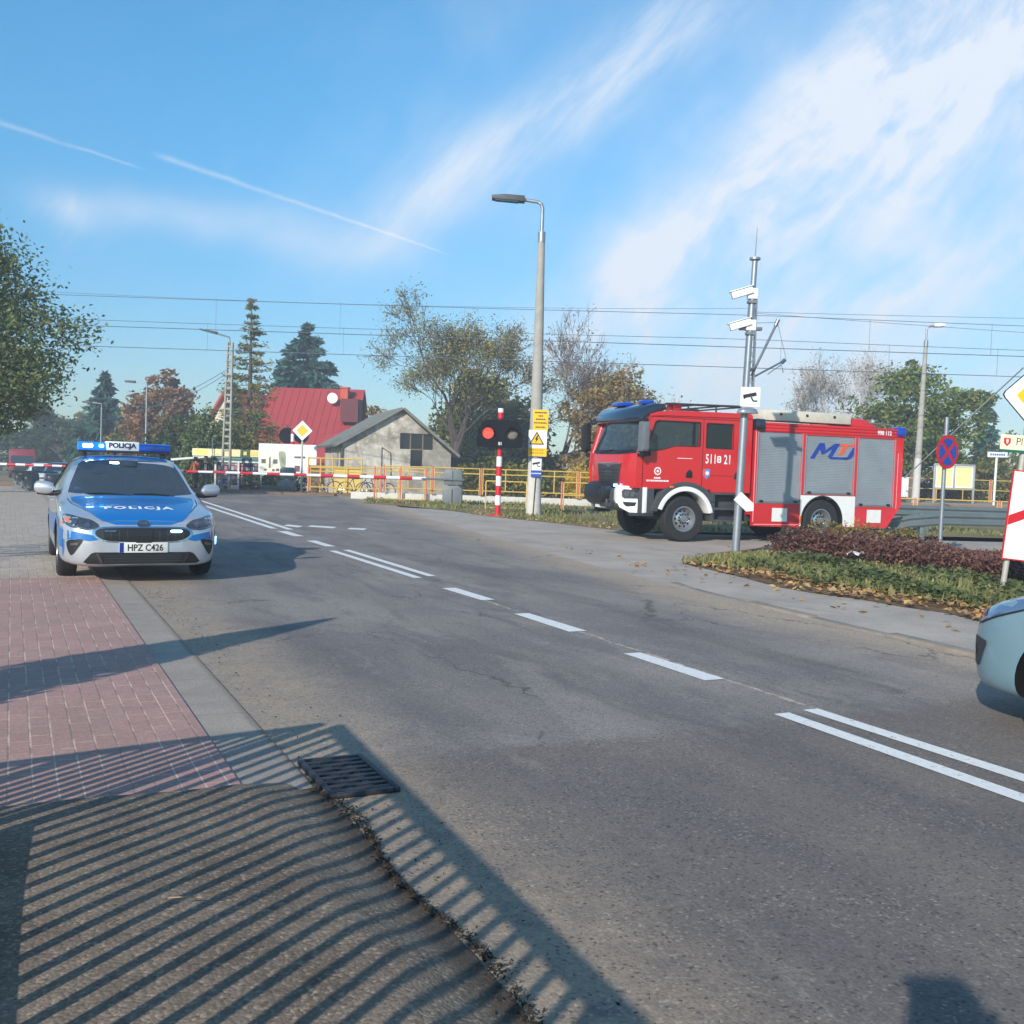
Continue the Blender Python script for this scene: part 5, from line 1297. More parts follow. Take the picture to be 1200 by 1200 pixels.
FE = fire_engine()
# driver
def on_truck(x, y, z):
    a = radians(201); return (3.30 + cos(a) * x - sin(a) * y, 23.07 + sin(a) * x + cos(a) * y, z)
NAVYCL = M('navy_cloth', (.016, .02, .035), .9, var=.2)
person('firefighter in dark clothes sitting at the wheel of the red fire engine', on_truck(-.10, .6, .64), radians(201), 1.72, NAVYCL, NAVYCL, HAIRB, arms='wheel', sit=True)
person('firefighter in dark clothes sitting in the far front seat of the red fire engine', on_truck(-.10, -.6, .64), radians(201), 1.72, NAVYCL, NAVYCL, HAIRB, arms='down', sit=True, stride=0)

# far red lorry waiting beyond the rails
def far_lorry():
    X_, _, _ = at(26, 540, 104); root = thing('lorry', 'small red lorry with a dark windscreen waiting far beyond the rails', 'lorry', (X_, 104, gz(104)), TH - pi / 2)
    mb = MB(); mb.prism([(-1.7, .5), (.25, .5), (.3, 1.3), (.1, 2.75), (-.1, 2.95), (-1.7, 2.95)], lambda a, b, d: (a, d, b), -1.2, 1.2); mb.build('cab', M('lorry_red', S(136, 34, 38), .5, coat=.2), root, bevel=.06)
    mb = MB(); mb.add([(.31, -1.05, 1.45), (.31, 1.05, 1.45), (.135, 1.02, 2.45), (.135, -1.02, 2.45)], [(0, 1, 2, 3)]); mb.build('windscreen', DGLASS2, root)
    mb = MB(); mb.box((.33, 0, .95), (.04, 1.5, .5)); mb.build('grille', BLACKP, root)
    mb = MB()
    for s_ in (1, -1): mb.box((.33, s_ * .92, .72), (.04, .36, .2))
    mb.build('headlight', LENS, root)
    mb = MB(); mb.box((-4.6, 0, 1.9), (5.6, 2.4, 2.1)); mb.build('load_box', M('lorry_box', S(120, 60, 58), .6), root, bevel=.03)
    for xx in (-.6, -5.5):
        for s_ in (1, -1): wheel(root, xx, s_ * 1.05, .48, .3, .27, 8, s_, steel=True)
far_lorry()
# ------------------------------------------------------------------ posts, signs, barriers, fences, wires
GALV = M('galvanised_steel', S(150, 156, 162), .45, .6, var=.12, scale=10)
GALVD = M('weathered_steel', S(120, 126, 132), .55, .5, var=.15, scale=10)
CONC = M('pole_concrete', S(160, 156, 148), .9, var=.14, scale=5, bump=.2, dirt=.3)
WHITEW = M('whitewash', S(196, 192, 184), .85, var=.1, scale=5, dirt=.35, dcol=S(150, 140, 126))
SRED = M('sign_red', S(196, 22, 34), .45, var=.06); SWHITE = M('sign_white', S(226, 226, 224), .45, var=.04); SYEL = M('sign_yellow', S(244, 186, 12), .45, var=.05)
SBLUE = M('sign_blue', S(28, 70, 160), .45, var=.05); SGREEN = M('sign_green', S(20, 96, 74), .5); SBLACK = M('sign_black', (.007, .008, .011), .8, var=.15, spec=.15)
BACKG = M('sign_back', S(140, 144, 148), .5, .4)
YPIPE = M('yellow_pipe', S(206, 170, 84), .5, var=.12, scale=6, dirt=.25, dcol=S(150, 116, 60)); RPIPE = M('faded_red_pipe', S(206, 112, 92), .6, var=.15, scale=6)
def XZ(x0, y0, z0): return lambda a, b, d: (x0 + a, y0 + d, z0 + b)     # a board facing the camera; d grows away
def face_poly(mb, pts, y0, t=.004, mi=0, holes=(), ox=0, oz=0): mb.prism(pts, lambda a, b, d: (ox + a, d, oz + b), y0 - t, y0, mi, holes=holes); return mb
def diamond(cx, cz, h): return [(cx, cz - h), (cx + h, cz), (cx, cz + h), (cx - h, cz)]
def rdiamond(h, r=.06):
    out = []
    for k in range(4):
        a = -pi / 2 + k * pi / 2; c = Vector((cos(a), sin(a))) * h; d1 = Vector((cos(a - 3 * pi / 4), sin(a - 3 * pi / 4))); d2 = Vector((cos(a + 3 * pi / 4), sin(a + 3 * pi / 4)))
        out += [tuple(c + d1 * r), tuple(c * (1 - r * .35 / h)), tuple(c + d2 * r)]
    return out

def striped_pole(root, name, z0, z1, r, band=.3, first=1):
    mb = MB(); z = z0; k = first
    while z < z1 - 1e-6:
        zz = min(z + band, z1); mb.cyl((0, 0, z), (0, 0, zz), r, n=18, mi=k % 2); z = zz; k += 1
    return mb.build(name, [SWHITE, SRED], root, smooth=.7)

# level-crossing signal
sg = thing('crossing_signal', 'black crossing signal with red lamp on striped pole, left of the tall street lamp', 'signal', (-.43, 30.7, .01))
mb = MB(); mb.lathe([(.0, .04), (.28, .04), (.30, 0)], 20); mb.build('base_plate', SRED, sg)
striped_pole(sg, 'pole', .04, 1.78, .085, .29, 1); 
q = MB(); 
for k, (z0, z1) in enumerate(((2.92, 3.10), (3.10, 3.22))): q.cyl((0, 0, z0), (0, 0, z1), .085, n=18, mi=(k + 1) % 2)
q.cyl((0, .06, 1.7), (0, .06, 3.05), .07, n=12, mi=1); q.build('pole_top', [SWHITE, SRED], sg, smooth=.7)
shield = [(-.68, 2.12), (-.66, 2.50), (-.58, 2.72), (-.40, 2.86), (.40, 2.86), (.58, 2.72), (.66, 2.50), (.68, 2.12), (.5, 2.05), (-.5, 2.05)]
mb = MB(); mb.prism(poly_smooth(shield, 3), lambda a, b, d: (a, d, b), -.10, -.06); mb.build('backboard', SBLACK, sg)
mb = MB(); mb.box((-.36, 0, 2.46), (.42, .16, .5)); mb.box((.36, 0, 2.46), (.42, .16, .5)); mb.build('lamp_box', SBLACK, sg, bevel=.03)
LRED = M('red_lamp_glass', S(200, 40, 30), .2, emit=(1.0, .10, .06), estr=.75); LDARK = M('dark_lamp_glass', S(118, 112, 98), .15, coat=1)
for s_, mt in ((-1, LRED), (1, LDARK)):
    mb = MB(); mb.lathe([(.0, -.135), (.10, -.13), (.155, -.11), (.165, -.10)], 22, lambda r, h, t: (s_ * .36 + r * cos(t), h, 2.47 + r * sin(t))); mb.build('lamp', mt, sg, smooth=1)
    mb = MB()
    pts = []
    for k in range(15):
        t = radians(-15) + radians(210) * k / 14
        for rr, yy in ((.175, -.10), (.19, -.10), (.185, -.36 + .14 * abs(sin(t) - 1)), (.17, -.36 + .14 * abs(sin(t) - 1))): pts.append((s_ * .36 + rr * cos(t), yy, 2.47 + rr * sin(t)))
    mb.v = pts
    for k in range(14):
        for j in range(4): j2 = (j + 1) % 4; mb.f.append((k * 4 + j, k * 4 + j2, (k + 1) * 4 + j2, (k + 1) * 4 + j)); mb.m.append(0)
    mb.build('lamp_hood', SBLACK, sg, smooth=1)
mb = MB(); mb.text('S1', .12, lambda a, b: (a, -.104, 2.17 + b), bold=.004); mb.build('plate_mark', SWHITE, sg)

# the same kind of signal across the rails, seen from behind
X_, Y_, Z_ = at(342, 552, 51)
s2 = thing('crossing_signal', 'black back of a crossing signal on a striped pole before the white hoarding', 'signal', (X_, 51, gz(51)))
striped_pole(s2, 'pole', 0, 3.25, .09, .38, 1)
mb = MB(); mb.prism(circ(-.30, 2.95, .40, 24), lambda a, b, d: (a, d, b), .10, .16); mb.prism(circ(.40, 2.95, .36, 24), lambda a, b, d: (a, d, b), .10, .16); mb.box((0, .1, 2.95), (.4, .1, .3)); mb.build('backboard', SBLACK, s2)

# street lamps
def lamp_mast(name, label, loc, h, r0, r1, arm, head, white=0.0, mat=CONC, rz=0.0, group=None, armh=.55, lean=0.0, headmat=None):
    root = thing(name, label, 'street lamp', loc, rz, group)
    mb = MB(); n_ = 20
    if white: mb.cyl((0, 0, 0), (lean * white, 0, white), r0, r0 + (r1 - r0) * white / h, n_, 1, False)
    mb.cyl((lean * white, 0, white), (lean * h, 0, h), r0 + (r1 - r0) * white / h, r1, n_, 0)
    mb.build('pole', [mat, WHITEW], root, smooth=.7)
    px = lean * h; s_ = 1 if arm > 0 else -1
    mb = MB(); mb.cyl((px, 0, h - .25), (px, 0, h + .05), r1 * 1.15, n=12)
    mb.tube([(px, 0, h), (px, 0, h + armh * .8), (px + s_ * .04, 0, h + armh * .93), (px + s_ * .14, 0, h + armh), (px + arm, 0, h + armh + .05)], r1 * .55, 8); mb.build('arm', GALV, root, smooth=.8)
    mb = MB(); x1 = px + arm
    mb.prism([(x1, h + armh - .03), (x1 + s_ * head, h + armh + .03), (x1 + s_ * head, h + armh + .14), (x1 + s_ * head * .6, h + armh + .18), (x1, h + armh + .15)], lambda a, b, d: (a, d, b), -.16, .16)
    hd = mb.build('lamp_head', headmat or STEPG, root, bevel=.02)
    mb = MB(); mb.box((x1 + s_ * head * .55, 0, h + armh - .008), (head * .7, .24, .02), rot=Matrix.Rotation(-s_ * .06, 3, 'Y')); mb.build('lamp_glass', LENS, hd)
    return root
sl = lamp_mast('street_lamp', 'tall concrete street lamp with whitewashed foot and dark lamp head, beside the crossing signal', (.66, 31.48, 0), 8.6, .235, .10, -.55, 1.0, 1.75, armh=.95, lean=-.004)
# things fixed on the mast
def yplate(name, poly, mats, parent, y): mb = MB(); face_poly(mb, poly, y, .012); return mb.build(name, mats, parent)
pb = thing('warning_board', 'yellow notice board with black lines of text fixed high on the whitewashed lamp post', 'sign', (.66 + .12, 31.48, 2.95))
mb = MB(); face_poly(mb, rrect(0, 0, .46, .62, .01), -.24, .012); mb.build('board', SYEL, pb)
mb = MB(); r2 = random.Random(5)
for zz, wd in ((.22, .36), (.12, .14), (.02, .30), (-.09, .40), (-.22, .30)):
    xx = -wd / 2
    while xx < wd / 2: l_ = r2.uniform(.03, .06); face_poly(mb, [(xx, zz - .022), (min(xx + l_, wd / 2), zz - .022), (min(xx + l_, wd / 2), zz + .022), (xx, zz + .022)], -.2525, .003); xx += l_ + .014
mb.build('text_lines', INK, pb)
pb = thing('warning_board', 'white board with yellow high voltage triangle and yellow strip on the lamp post', 'sign', (.66 + .05, 31.48, 2.22))
mb = MB(); face_poly(mb, rrect(0, .02, .56, .80, .01), -.245, .012); mb.build('board', SWHITE, pb)
mb = MB(); face_poly(mb, [(-.26, -.02), (.20, -.02), (-.03, .38)], -.258, .003); face_poly(mb, rrect(0, -.25, .56, .25, .01), -.2581, .003); mb.build('yellow_field', SYEL, pb)
mb = MB(); face_poly(mb, [(-.26, -.02), (.20, -.02), (-.03, .38)], -.262, .003, holes=[[(-.205, .012), (.145, .012), (-.03, .315)]])
face_poly(mb, [(-.02, .26), (-.09, .13), (-.045, .13), (-.075, .03), (.035, .17), (-.015, .17), (.02, .26)], -.262, .003)
for zz in (-.20, -.29):
    for k in range(7): face_poly(mb, [(-.20 + k * .058, zz), (-.165 + k * .058, zz), (-.165 + k * .058, zz + .03), (-.20 + k * .058, zz + .03)], -.262, .003)
mb.build('black_marks', INK, pb)
def cctv_sign(label, loc, y, w_, h_, strip):
    cb = thing('camera_sign', label, 'sign', loc)
    mb = MB(); face_poly(mb, rrect(0, 0, w_, h_, .015), y, .012); mb.build('board', SWHITE if not strip else SBLUE, cb)
    if strip: mb = MB(); face_poly(mb, rrect(0, h_ * .16, w_ * .9, h_ * .62, .01), y - .0125, .003); mb.build('white_field', SWHITE, cb)
    k = w_ / .36; o = h_ * .18 if strip else 0
    mb = MB(); R_ = lambda pts: [((a * .97 - b * .22) * k, (a * .22 + b * .97) * k + o) for a, b in pts]
    face_poly(mb, R_([(-.12, .0), (.12, .0), (.12, .065), (-.12, .065)]), y - .017, .003); face_poly(mb, R_([(-.10, -.012), (-.13, -.012), (-.13, .06), (-.125, .06)]), y - .017, .003)
    face_poly(mb, [(.0 * k, o - .01), (.03 * k, o), (.06 * k, o - .06 * k), (.13 * k, o - .06 * k), (.13 * k, o - .085 * k), (.045 * k, o - .085 * k)], y - .017, .003); mb.build('camera_pictogram', INK, cb)
    if strip:
        mb = MB()
        for k2 in range(8): face_poly(mb, [(-.15 + k2 * .038, -h_ * .34), (-.125 + k2 * .038, -h_ * .34), (-.125 + k2 * .038, -h_ * .28), (-.15 + k2 * .038, -h_ * .28)], y - .0125, .003)
        mb.build('small_print', SWHITE, cb)
    return cb
cctv_sign('small white and blue camera warning sign on the whitewashed lamp post', (.70, 31.48, 1.50), -.25, .33, .58, True)
mb = MB(); mb.tube([(.66 - .02, 31.48 - .235, .05), (.66 + .03, 31.48 - .222, 1.2)], .02, 6); cb_ = mb.build('cable_conduit', DARKGREY); tag(cb_, 'dark cable conduit running down the front of the whitewashed lamp post', 'conduit')

# camera mast in front of the fire engine
cm = thing('camera_mast', 'thin grey steel mast with two white cameras and aerial before the fire engine', 'mast', (4.19, 19.05, .03))
LN = -.022 * -1
mb = MB(); mb.cyl((0, 0, 0), (.065, 0, 3.0), .075, .07, 16); mb.cyl((.065, 0, 3.0), (.13, 0, 5.42), .055, .05, 14); mb.cyl((.13, 0, 5.42), (.13, 0, 5.46), .10, n=14); mb.cyl((.065, 0, 2.96), (.067, 0, 3.06), .085, n=16); mb.build('pole', GALV, cm, smooth=.7)
mb = MB(); mb.tube([(.13, 0, 5.44), (.145, 0, 6.0)], [.012, .006], 6); mb.build('aerial', GALVD, cm)
for z, x in ((4.78, .11), (4.20, .10)):
    ct = thing('camera', None, None, (x, 0, z)); ct.parent = cm
    rot = Matrix.Rotation(-.32, 3, 'Y')
    mb = MB(); mb.box((-.20, -.05, .02), (.40, .12, .12), rot=rot); mb.box((-.22, -.05, .095), (.46, .15, .02), rot=rot); mb.box((.0, 0, .02), (.18, .14, .20)); mb.build('housing', SWHITE, ct, bevel=.015)
    mb = MB(); mb.tube([(.0, 0, -.04), (.0, 0, -.12)], .03, 8); mb.box((0, 0, -.13), (.16, .16, .05)); mb.build('bracket', GALVD, ct)
mb = MB(); mb.box((.10, .0, 4.16), (.42, .10, .06)); mb.build('cross_arm', GALVD, cm, bevel=.01)
cs = cctv_sign('white camera warning sign on the thin steel mast before the fire engine', (4.19 + .13, 19.05, 2.93), -.085, .36, .36, False)
mb = MB(); mb.lathe([(.0, .10), (.10, .095), (.17, .06), (.20, 0), (.19, -.02), (.0, -.03)], 22, lambda r, h, t: (4.19 + .08 + r * cos(t), 19.05 - .10 + r * .5 * sin(t) - .04, 2.64 + h)); mo = mb.build('dome_camera', M('smoked_dome', S(150, 156, 160), .15, .5, coat=1), smooth=1); tag(mo, 'round grey dome camera under the white camera sign on the thin mast', 'camera')
ar = thing('arrow_sign', 'blank white arrow board tilted down to the right, clamped low on the thin steel mast', 'sign', (4.19 + .12, 19.05, .97))
mb = MB(); rr_ = lambda pts, a_: [(x * cos(a_) - z * sin(a_), x * sin(a_) + z * cos(a_)) for x, z in pts]
face_poly(mb, rr_([(-.20, -.10), (.12, -.10), (.21, 0), (.12, .10), (-.20, .10)], -.72), -.09, .012); mb.build('board', SWHITE, ar)
mb = MB(); mb.box((-.1, -.03, 0), (.1, .12, .05)); mb.build('clamp', GALV, ar)

# no-stopping sign
ns = thing('no_stopping_sign', 'round blue and red no stopping sign on a grey pole behind the purple hedge', 'sign', (8.43, 20.1, 0))
mb = MB(); mb.cyl((0, 0, 0), (.02, 0, 2.75), .04, n=12); mb.build('pole', GALV, ns, smooth=.7)
cz = 2.07; cx_ = .015
mb = MB(); mb.prism(circ(cx_, cz, .33, 32), lambda a, b, d: (a * 1, d, b), -.06, -.045); disc_parts = [mb.build('disc', [SRED], ns)]
mb = MB(); 
for k in range(4):
    a0 = k * pi / 2 + radians(45); g_ = .035
    arcv = [(cx_ + .265 * cos(t), cz + .265 * sin(t)) for t in np.linspace(a0 - pi / 4 + .15 - 0, a0 + pi / 4 - .15, 8)]
    c0 = (cx_ + .055 * cos(a0), cz + .055 * sin(a0)); face_poly(mb, [c0] + arcv, -.0605, .004)
# rotate the four blue fields so that the red bars form a diagonal cross
mb.v = [(cx_ + (x - cx_) * cos(pi / 4) - (z - cz) * sin(pi / 4), y, cz + (x - cx_) * sin(pi / 4) + (z - cz) * cos(pi / 4)) for x, y, z in mb.v]
mb.build('blue_fields', SBLUE, ns)
ns.rotation_euler = (0, 0, radians(31))

# right edge: leaning post with priority sign, street name and warning marker
X0_, Y0_ = 6.61, 13.7
ps = thing('sign_post', 'leaning grey post at the right edge carrying the street name and priority signs', 'post', (X0_, Y0_, .03))
lx = lambda z: .098 * z
mb = MB(); mb.cyl((0, 0, 0), (lx(3.05), 0, 3.05), .038, n=14); mb.build('pole', M('pale_post', S(176, 170, 158), .6, .2, var=.1), ps, smooth=.7)
CR = Matrix.Rotation(.05, 3, 'Y')
pr_ = thing('priority_sign', 'large yellow and white priority road diamond cut by the right edge', 'sign', (X0_ + lx(2.62) + .03, Y0_, 2.66)); pr_.rotation_euler = (0, .04, 0)
mb = MB(); face_poly(mb, rdiamond(.46), -.045, .012); mb.build('rim', SBLACK, pr_)
mb = MB(); face_poly(mb, rdiamond(.445), -.0575, .003); mb.build('white_field', SWHITE, pr_)
mb = MB(); face_poly(mb, rdiamond(.265, .03), -.0605, .003); mb.build('yellow_field', SYEL, pr_)
sn = thing('street_name_sign', 'cream street name plate with red crest and green lower edge', 'sign', (X0_ + lx(2.05) + .03, Y0_, 2.035)); sn.rotation_euler = (0, .035, 0)
mb = MB(); mb.box((.22, -.045, .0), (1.20, .016, .20)); mb.build('plate', M('cream_enamel', S(238, 228, 190), .4, var=.04), sn)
mb = MB(); mb.box((.22, -.046, -.115), (1.20, .022, .035)); mb.build('green_edge', SGREEN, sn)
mb = MB(); face_poly(mb, [(-.34, .055), (-.25, .055), (-.25, -.01), (-.295, -.055), (-.34, -.01)], -.0535, .004); c_ = mb.build('crest', SRED, sn)
mb = MB(); face_poly(mb, [(-.315, .03), (-.295, .045), (-.275, .03), (-.285, -.02), (-.305, -.02)], -.0582, .003); mb.build('crest_charge', M('crest_cream', S(230, 200, 190), .5), c_)
mb = MB(); mb.text('Pl. Anny J', .14, lambda a, b: (-.17 + a, -.0545, -.0 + b), ax=0, sx=.95); mb.build('street_lettering', M('brown_ink', S(66, 60, 52), .6), sn)
mk = thing('crossing_marker', 'tall white board with red edge and red diagonal stripe at the right edge', 'sign', (X0_ + lx(1.07) + .06, Y0_, 1.07)); mk.rotation_euler = (0, .085, 0)
mb = MB(); mb.box((0, -.055, 0), (.36, .02, 1.20)); mb.build('board', SRED, mk)
mb = MB(); mb.box((0, -.067, 0), (.325, .006, 1.165)); mb.build('white_field', SWHITE, mk)
mb = MB(); face_poly(mb, [(-.163, -.14), (.163, .02), (.163, .15), (-.163, -.01)], -.0705, .004); mb.build('red_stripe', SRED, mk)

# priority sign across the rails, by the hoarding
X_, _, _ = at(353, 575, 49); pz = thing('priority_sign', 'small distant yellow and white priority diamond on its own post before the hoarding', 'sign', (X_, 49, gz(49)))
mb = MB(); mb.cyl((0, 0, 0), (0, 0, 2.6), .045, n=10); mb.build('pole', M('pale_pole', S(190, 186, 172), .6), pz)
mb = MB(); face_poly(mb, diamond(0, 3.1, .50), -.05, .012); mb.build('rim', SBLACK, pz); mb = MB(); face_poly(mb, diamond(0, 3.1, .485), -.0625, .003); mb.build('white_field', SWHITE, pz); mb = MB(); face_poly(mb, diamond(0, 3.1, .29), -.0655, .003); mb.build('yellow_field', SYEL, pz)

# barriers
CAB = M('cabinet_grey', S(108, 114, 118), .6, .2, var=.12, scale=6, dirt=.2)
def barrier(label, loc, direction, length, z=.95, group='crossing barriers', cab=True, first=0, droop=0.0, low=False):
    root = thing('barrier', label, 'barrier', loc, 0, group); dx_, dy_ = direction; a_ = atan2(dy_, dx_)
    rot = Matrix.Rotation(a_, 3, 'Z'); tr = lambda p: tuple(rot @ Vector(p))
    mb = MB(); mb.prism([(-.36, 0), (.36, 0), (.36, .62), (.24, .74), (-.24, .72), (-.36, .60)], lambda a, b, d: (a, d, b), -.28, .28); low or mb.prism([(-.32, .76), (.36, .76), (.36, 1.25), (.26, 1.34), (-.24, 1.34), (-.32, 1.25)], lambda a, b, d: (a, d, b), -.25, .25); mb.box((.0, 0, .02), (.8, .62, .06)); mb.build('drive_cabinet', CAB, root, bevel=.02)
    mb = MB(); mb.box((.0, -.285, .35), (.04, .01, .5)); low or mb.box((.0, -.255, 1.05), (.03, .01, .45)); mb.build('cabinet_seam', DARKGREY, root)
    mb = MB()
    for s_ in (1, -1): mb.tube([tr((-.4, s_ * .33, z)), tr((.95, s_ * .2, z)), tr((1.15, s_ * .05, z))], .035, 6)
    mb.build('arm_bracket', CAB, root)
    mb = MB(); x = 1.0; k = first; seg_ = length / 20
    while x < length - .01:
        x2 = min(x + (seg_ * (1.05 if k % 2 == 0 else .95)), length); t0 = 1 - .45 * (x / length); zz0 = z - droop * x; zz1 = z - droop * x2
        mb.tube([tr((x, 0, zz0)), tr((x2, 0, zz1))], [.075 * t0, .075 * (1 - .45 * x2 / length)], 10, k % 2); x = x2; k += 1
    mb.build('arm', [SWHITE, SRED], root, smooth=.7)
    return root
barrier('grey cabinet barrier right of the road with long red and white arm lowered', (-2.23, 38.05, 0), (-.975, -.12), 9.6)
X_, Y_, _ = at(31, 560, 38.3); barrier('barrier with grey cabinet on the left pavement, mostly behind the police car', (X_, 38.3, 0), (1, .05), 5.6, .72, low=True)
X_, _, _ = at(337, 560, 49.5); barrier('far barrier with grey cabinet standing below the white hoarding', (X_, 49.5, gz(49.5)), (-1, .0), 9.0, 1.0, first=1)
X_, _, _ = at(-60, 560, 47); barrier('far left barrier whose arm shows above the nearer one beside the police car', (X_, 47, gz(47)), (1, 0), 8.4, 1.0, first=1, low=True)

# yellow pipe fences
def pipe_fence(label, x0, x1, Y, z0, h, pan=2.15, rails=(1.0, .80, .16), mids=1, posts=True, name='pipe_fence', Y1=None):
    root = thing(name, label, 'fence', (x0, Y, z0)); n_ = max(1, round((x1 - x0) / pan)); pw = (x1 - x0) / n_; sl_ = ((Y1 - Y) / (x1 - x0)) if Y1 is not None else 0
    for i in range(n_):
        a, b_ = i * pw + .07, (i + 1) * pw - .07; mb = MB(); yy = lambda x: x * sl_
        for f_ in rails: mb.tube([(a, yy(a), h * f_), (b_, yy(b_), h * f_)], .024, 6)
        for x in [a, b_] + [a + (b_ - a) * (k + 1) / (mids + 1) for k in range(mids)]: mb.tube([(x, yy(x), h * rails[-1] if x not in (a, b_) else 0), (x, yy(x), h)], .024, 6)
        mb.build('panel', YPIPE, root, smooth=.8)
    if posts:
        for i in range(n_ + 1):
            mb = MB(); x = i * pw; mb.tube([(x, x * sl_, 0), (x, x * sl_, h + .04)], .032, 6); mb.build('post', RPIPE, root, smooth=.8)
    return root
ZL = .32
pipe_fence('long yellow pipe fence on the low white wall behind the crossing signal', -5.2, 4.6, 41.3, ZL, 1.05)
pipe_fence('yellow pipe fence in front of the old grey house, left of the grey barrier cabinet', -8.3, -5.35, 41.6, ZL - .06, 1.0)
pipe_fence('tall yellow gate frames beside the grey barrier cabinet', -5.35, -3.35, 39.6, 0, 1.30, 1.0, (1.0, .72, .08), 0)
pipe_fence('low yellow pipe guard between the signal and the whitewashed lamp post', -1.0, .55, 35.5, 0, .98, 1.5, (1.0, .06), 0, False)
pipe_fence('low yellow pipe guard on the grass beside the fire engine bumper', 1.75, 3.4, 36.5, 0, 1.0, 1.6, (1.0, .55), 0)
mb = MB(); mb.box((.95, 41.6, .06), (15.0, .30, .44)); pl_ = mb.build('low_wall', WHITEW, bevel=.01); tag(pl_, 'low whitewashed wall under the yellow pipe fence', 'wall')
# yellow storage cage / shelter by the hoarding
yc = thing('yellow_enclosure', 'yellow mesh enclosure standing between the hoarding and the old house', 'enclosure', (-9.2, 46, gz(46)))
mb = MB()
for x in (0, .55, 1.1, 1.75, 2.4): mb.tube([(x, 0, 0), (x, 0, 1.75)], .04, 6)
for z in (.15, .9, 1.3, 1.72): mb.tube([(0, 0, z), (2.4, 0, z)], .035, 6)
mb.build('frame', YPIPE, yc); 
mb = MB(); mb.box((1.75, .05, .75), (1.2, .03, 1.1)); mb.build('panel', M('yellow_panel', S(206, 178, 96), .6, var=.1), yc); mb = MB(); mb.box((.28, .05, .8), (.5, .03, 1.2)); mb.build('slat_panel', M('brown_slats', S(112, 88, 56), .8, var=.3), yc)
BIKEM = M('bicycle_frame', S(60, 64, 70), .4, .4)
def bicycle(label, loc, rz, col):
    root = thing('bicycle', label, 'bicycle', loc, rz, 'bicycles parked behind the yellow fence')
    for x in (-.52, .52):
        w_ = thing('wheel', None, None, (x, 0, .34)); w_.parent = root
        mb = MB(); mb.tube([(.33 * cos(2 * pi * k / 28), 0, .33 * sin(2 * pi * k / 28)) for k in range(29)], .02, 5); mb.build('tyre', RUBBER, w_)
        mb = MB()
        for k in range(10): mb.tube([(0, 0, 0), (.31 * cos(2 * pi * k / 10), 0, .31 * sin(2 * pi * k / 10))], .004, 3)
        mb.cyl((0, -.04, 0), (0, .04, 0), .03); mb.build('spokes', ALU, w_)
    mb = MB()
    for a, b_ in (((-.52, 0, .34), (-.05, 0, .30)), ((-.52, 0, .34), (-.18, 0, .82)), ((-.05, 0, .30), (-.20, 0, .88)), ((-.05, 0, .30), (.38, 0, .78)), ((-.18, 0, .80), (.36, 0, .86)), ((.34, 0, .98), (.52, 0, .34))): mb.tube([a, b_], .018, 6)
    mb.build('frame', col, root)
    mb = MB(); mb.prism([(-.33, .89), (-.08, .90), (-.06, .93), (-.33, .95)], lambda a, b, d: (a, d, b), -.07, .07); mb.build('saddle', BLACKP, root, bevel=.015)
    mb = MB(); mb.tube([(.26, .26, 1.02), (.36, .2, 1.04), (.34, 0, 1.0), (.36, -.2, 1.04), (.26, -.26, 1.02)], .014, 6); mb.build('handlebar', BLACKP, root)
    return root
bicycle('grey bicycle leaning behind the yellow fence before the old house', (at(440, 575, 44)[0], 44.0, gz(44)), .2, BIKEM)
bicycle('dark bicycle behind the yellow fence, left of the grey bicycle', (at(418, 575, 44.3)[0], 44.3, gz(44)), -.15, M('dark_bicycle', (.02, .03, .04), .4))
bicycle('bicycle standing in front of the yellow mesh enclosure', (at(378, 575, 44.6)[0], 44.6, gz(44)), .1, M('brown_bicycle', S(80, 50, 40), .4))

# right-hand side: guard rails, platform, lamp, notice board
GRAIL = M('guard_rail_steel', S(112, 124, 126), .55, .45, var=.15, scale=3, dirt=.3)
def guard_rail(label, pts, z, posts, post_h):
    root = thing('guard_rail', label, 'guard rail', (pts[0][0], pts[0][1], 0)); o = Vector((pts[0][0], pts[0][1], 0))
    prof = [(0, -.155), (.05, -.11), (.05, -.07), (0, -.02), (0, .02), (.05, .07), (.05, .11), (0, .155), (-.012, .155), (-.012, -.155)]
    mb = MB(); K = len(prof); L = len(pts)
    for i, p in enumerate(pts):
        d = Vector((pts[min(i + 1, L - 1)][0] - pts[max(i - 1, 0)][0], pts[min(i + 1, L - 1)][1] - pts[max(i - 1, 0)][1], 0)).normalized(); nn = Vector((d.y, -d.x, 0)); base = Vector((p[0], p[1], (p[2] if len(p) > 2 else z))) - o
        mb.v += [tuple(base + nn * a + Vector((0, 0, b))) for a, b in prof]
    for i in range(L - 1):
        for k in range(K): k2 = (k + 1) % K; mb.f.append((i * K + k, i * K + k2, (i + 1) * K + k2, (i + 1) * K + k)); mb.m.append(0)
    mb.f += [tuple(range(K)), tuple(range((L - 1) * K + K - 1, (L - 1) * K - 1, -1))]; mb.m += [0, 0]
    mb.build('rail', GRAIL, root)
    for x, y in posts: mb = MB(); mb.box((x - o.x, y - o.y + .09, post_h / 2), (.12, .14, post_h)); mb.build('post', GRAIL, root, bevel=.01)
    return root
guard_rail('near steel guard rail with a sloping end beside the fire engine', [(8.2, 24.6, .18), (9.6, 24.7, .50), (10.4, 24.8, .58), (14, 25.4, .58), (22, 26.8, .58)], .58, [(9.95, 24.75), (12.5, 25.15), (15.5, 25.7), (18.5, 26.2)], .70)
guard_rail('longer steel guard rail behind the sloping one', [(8.2, 29.2, .62), (14, 29.6, .62), (24, 30.4, .62)], .62, [(9, 29.25), (12, 29.5), (15, 29.7), (18, 29.95), (21, 30.2)], .74)
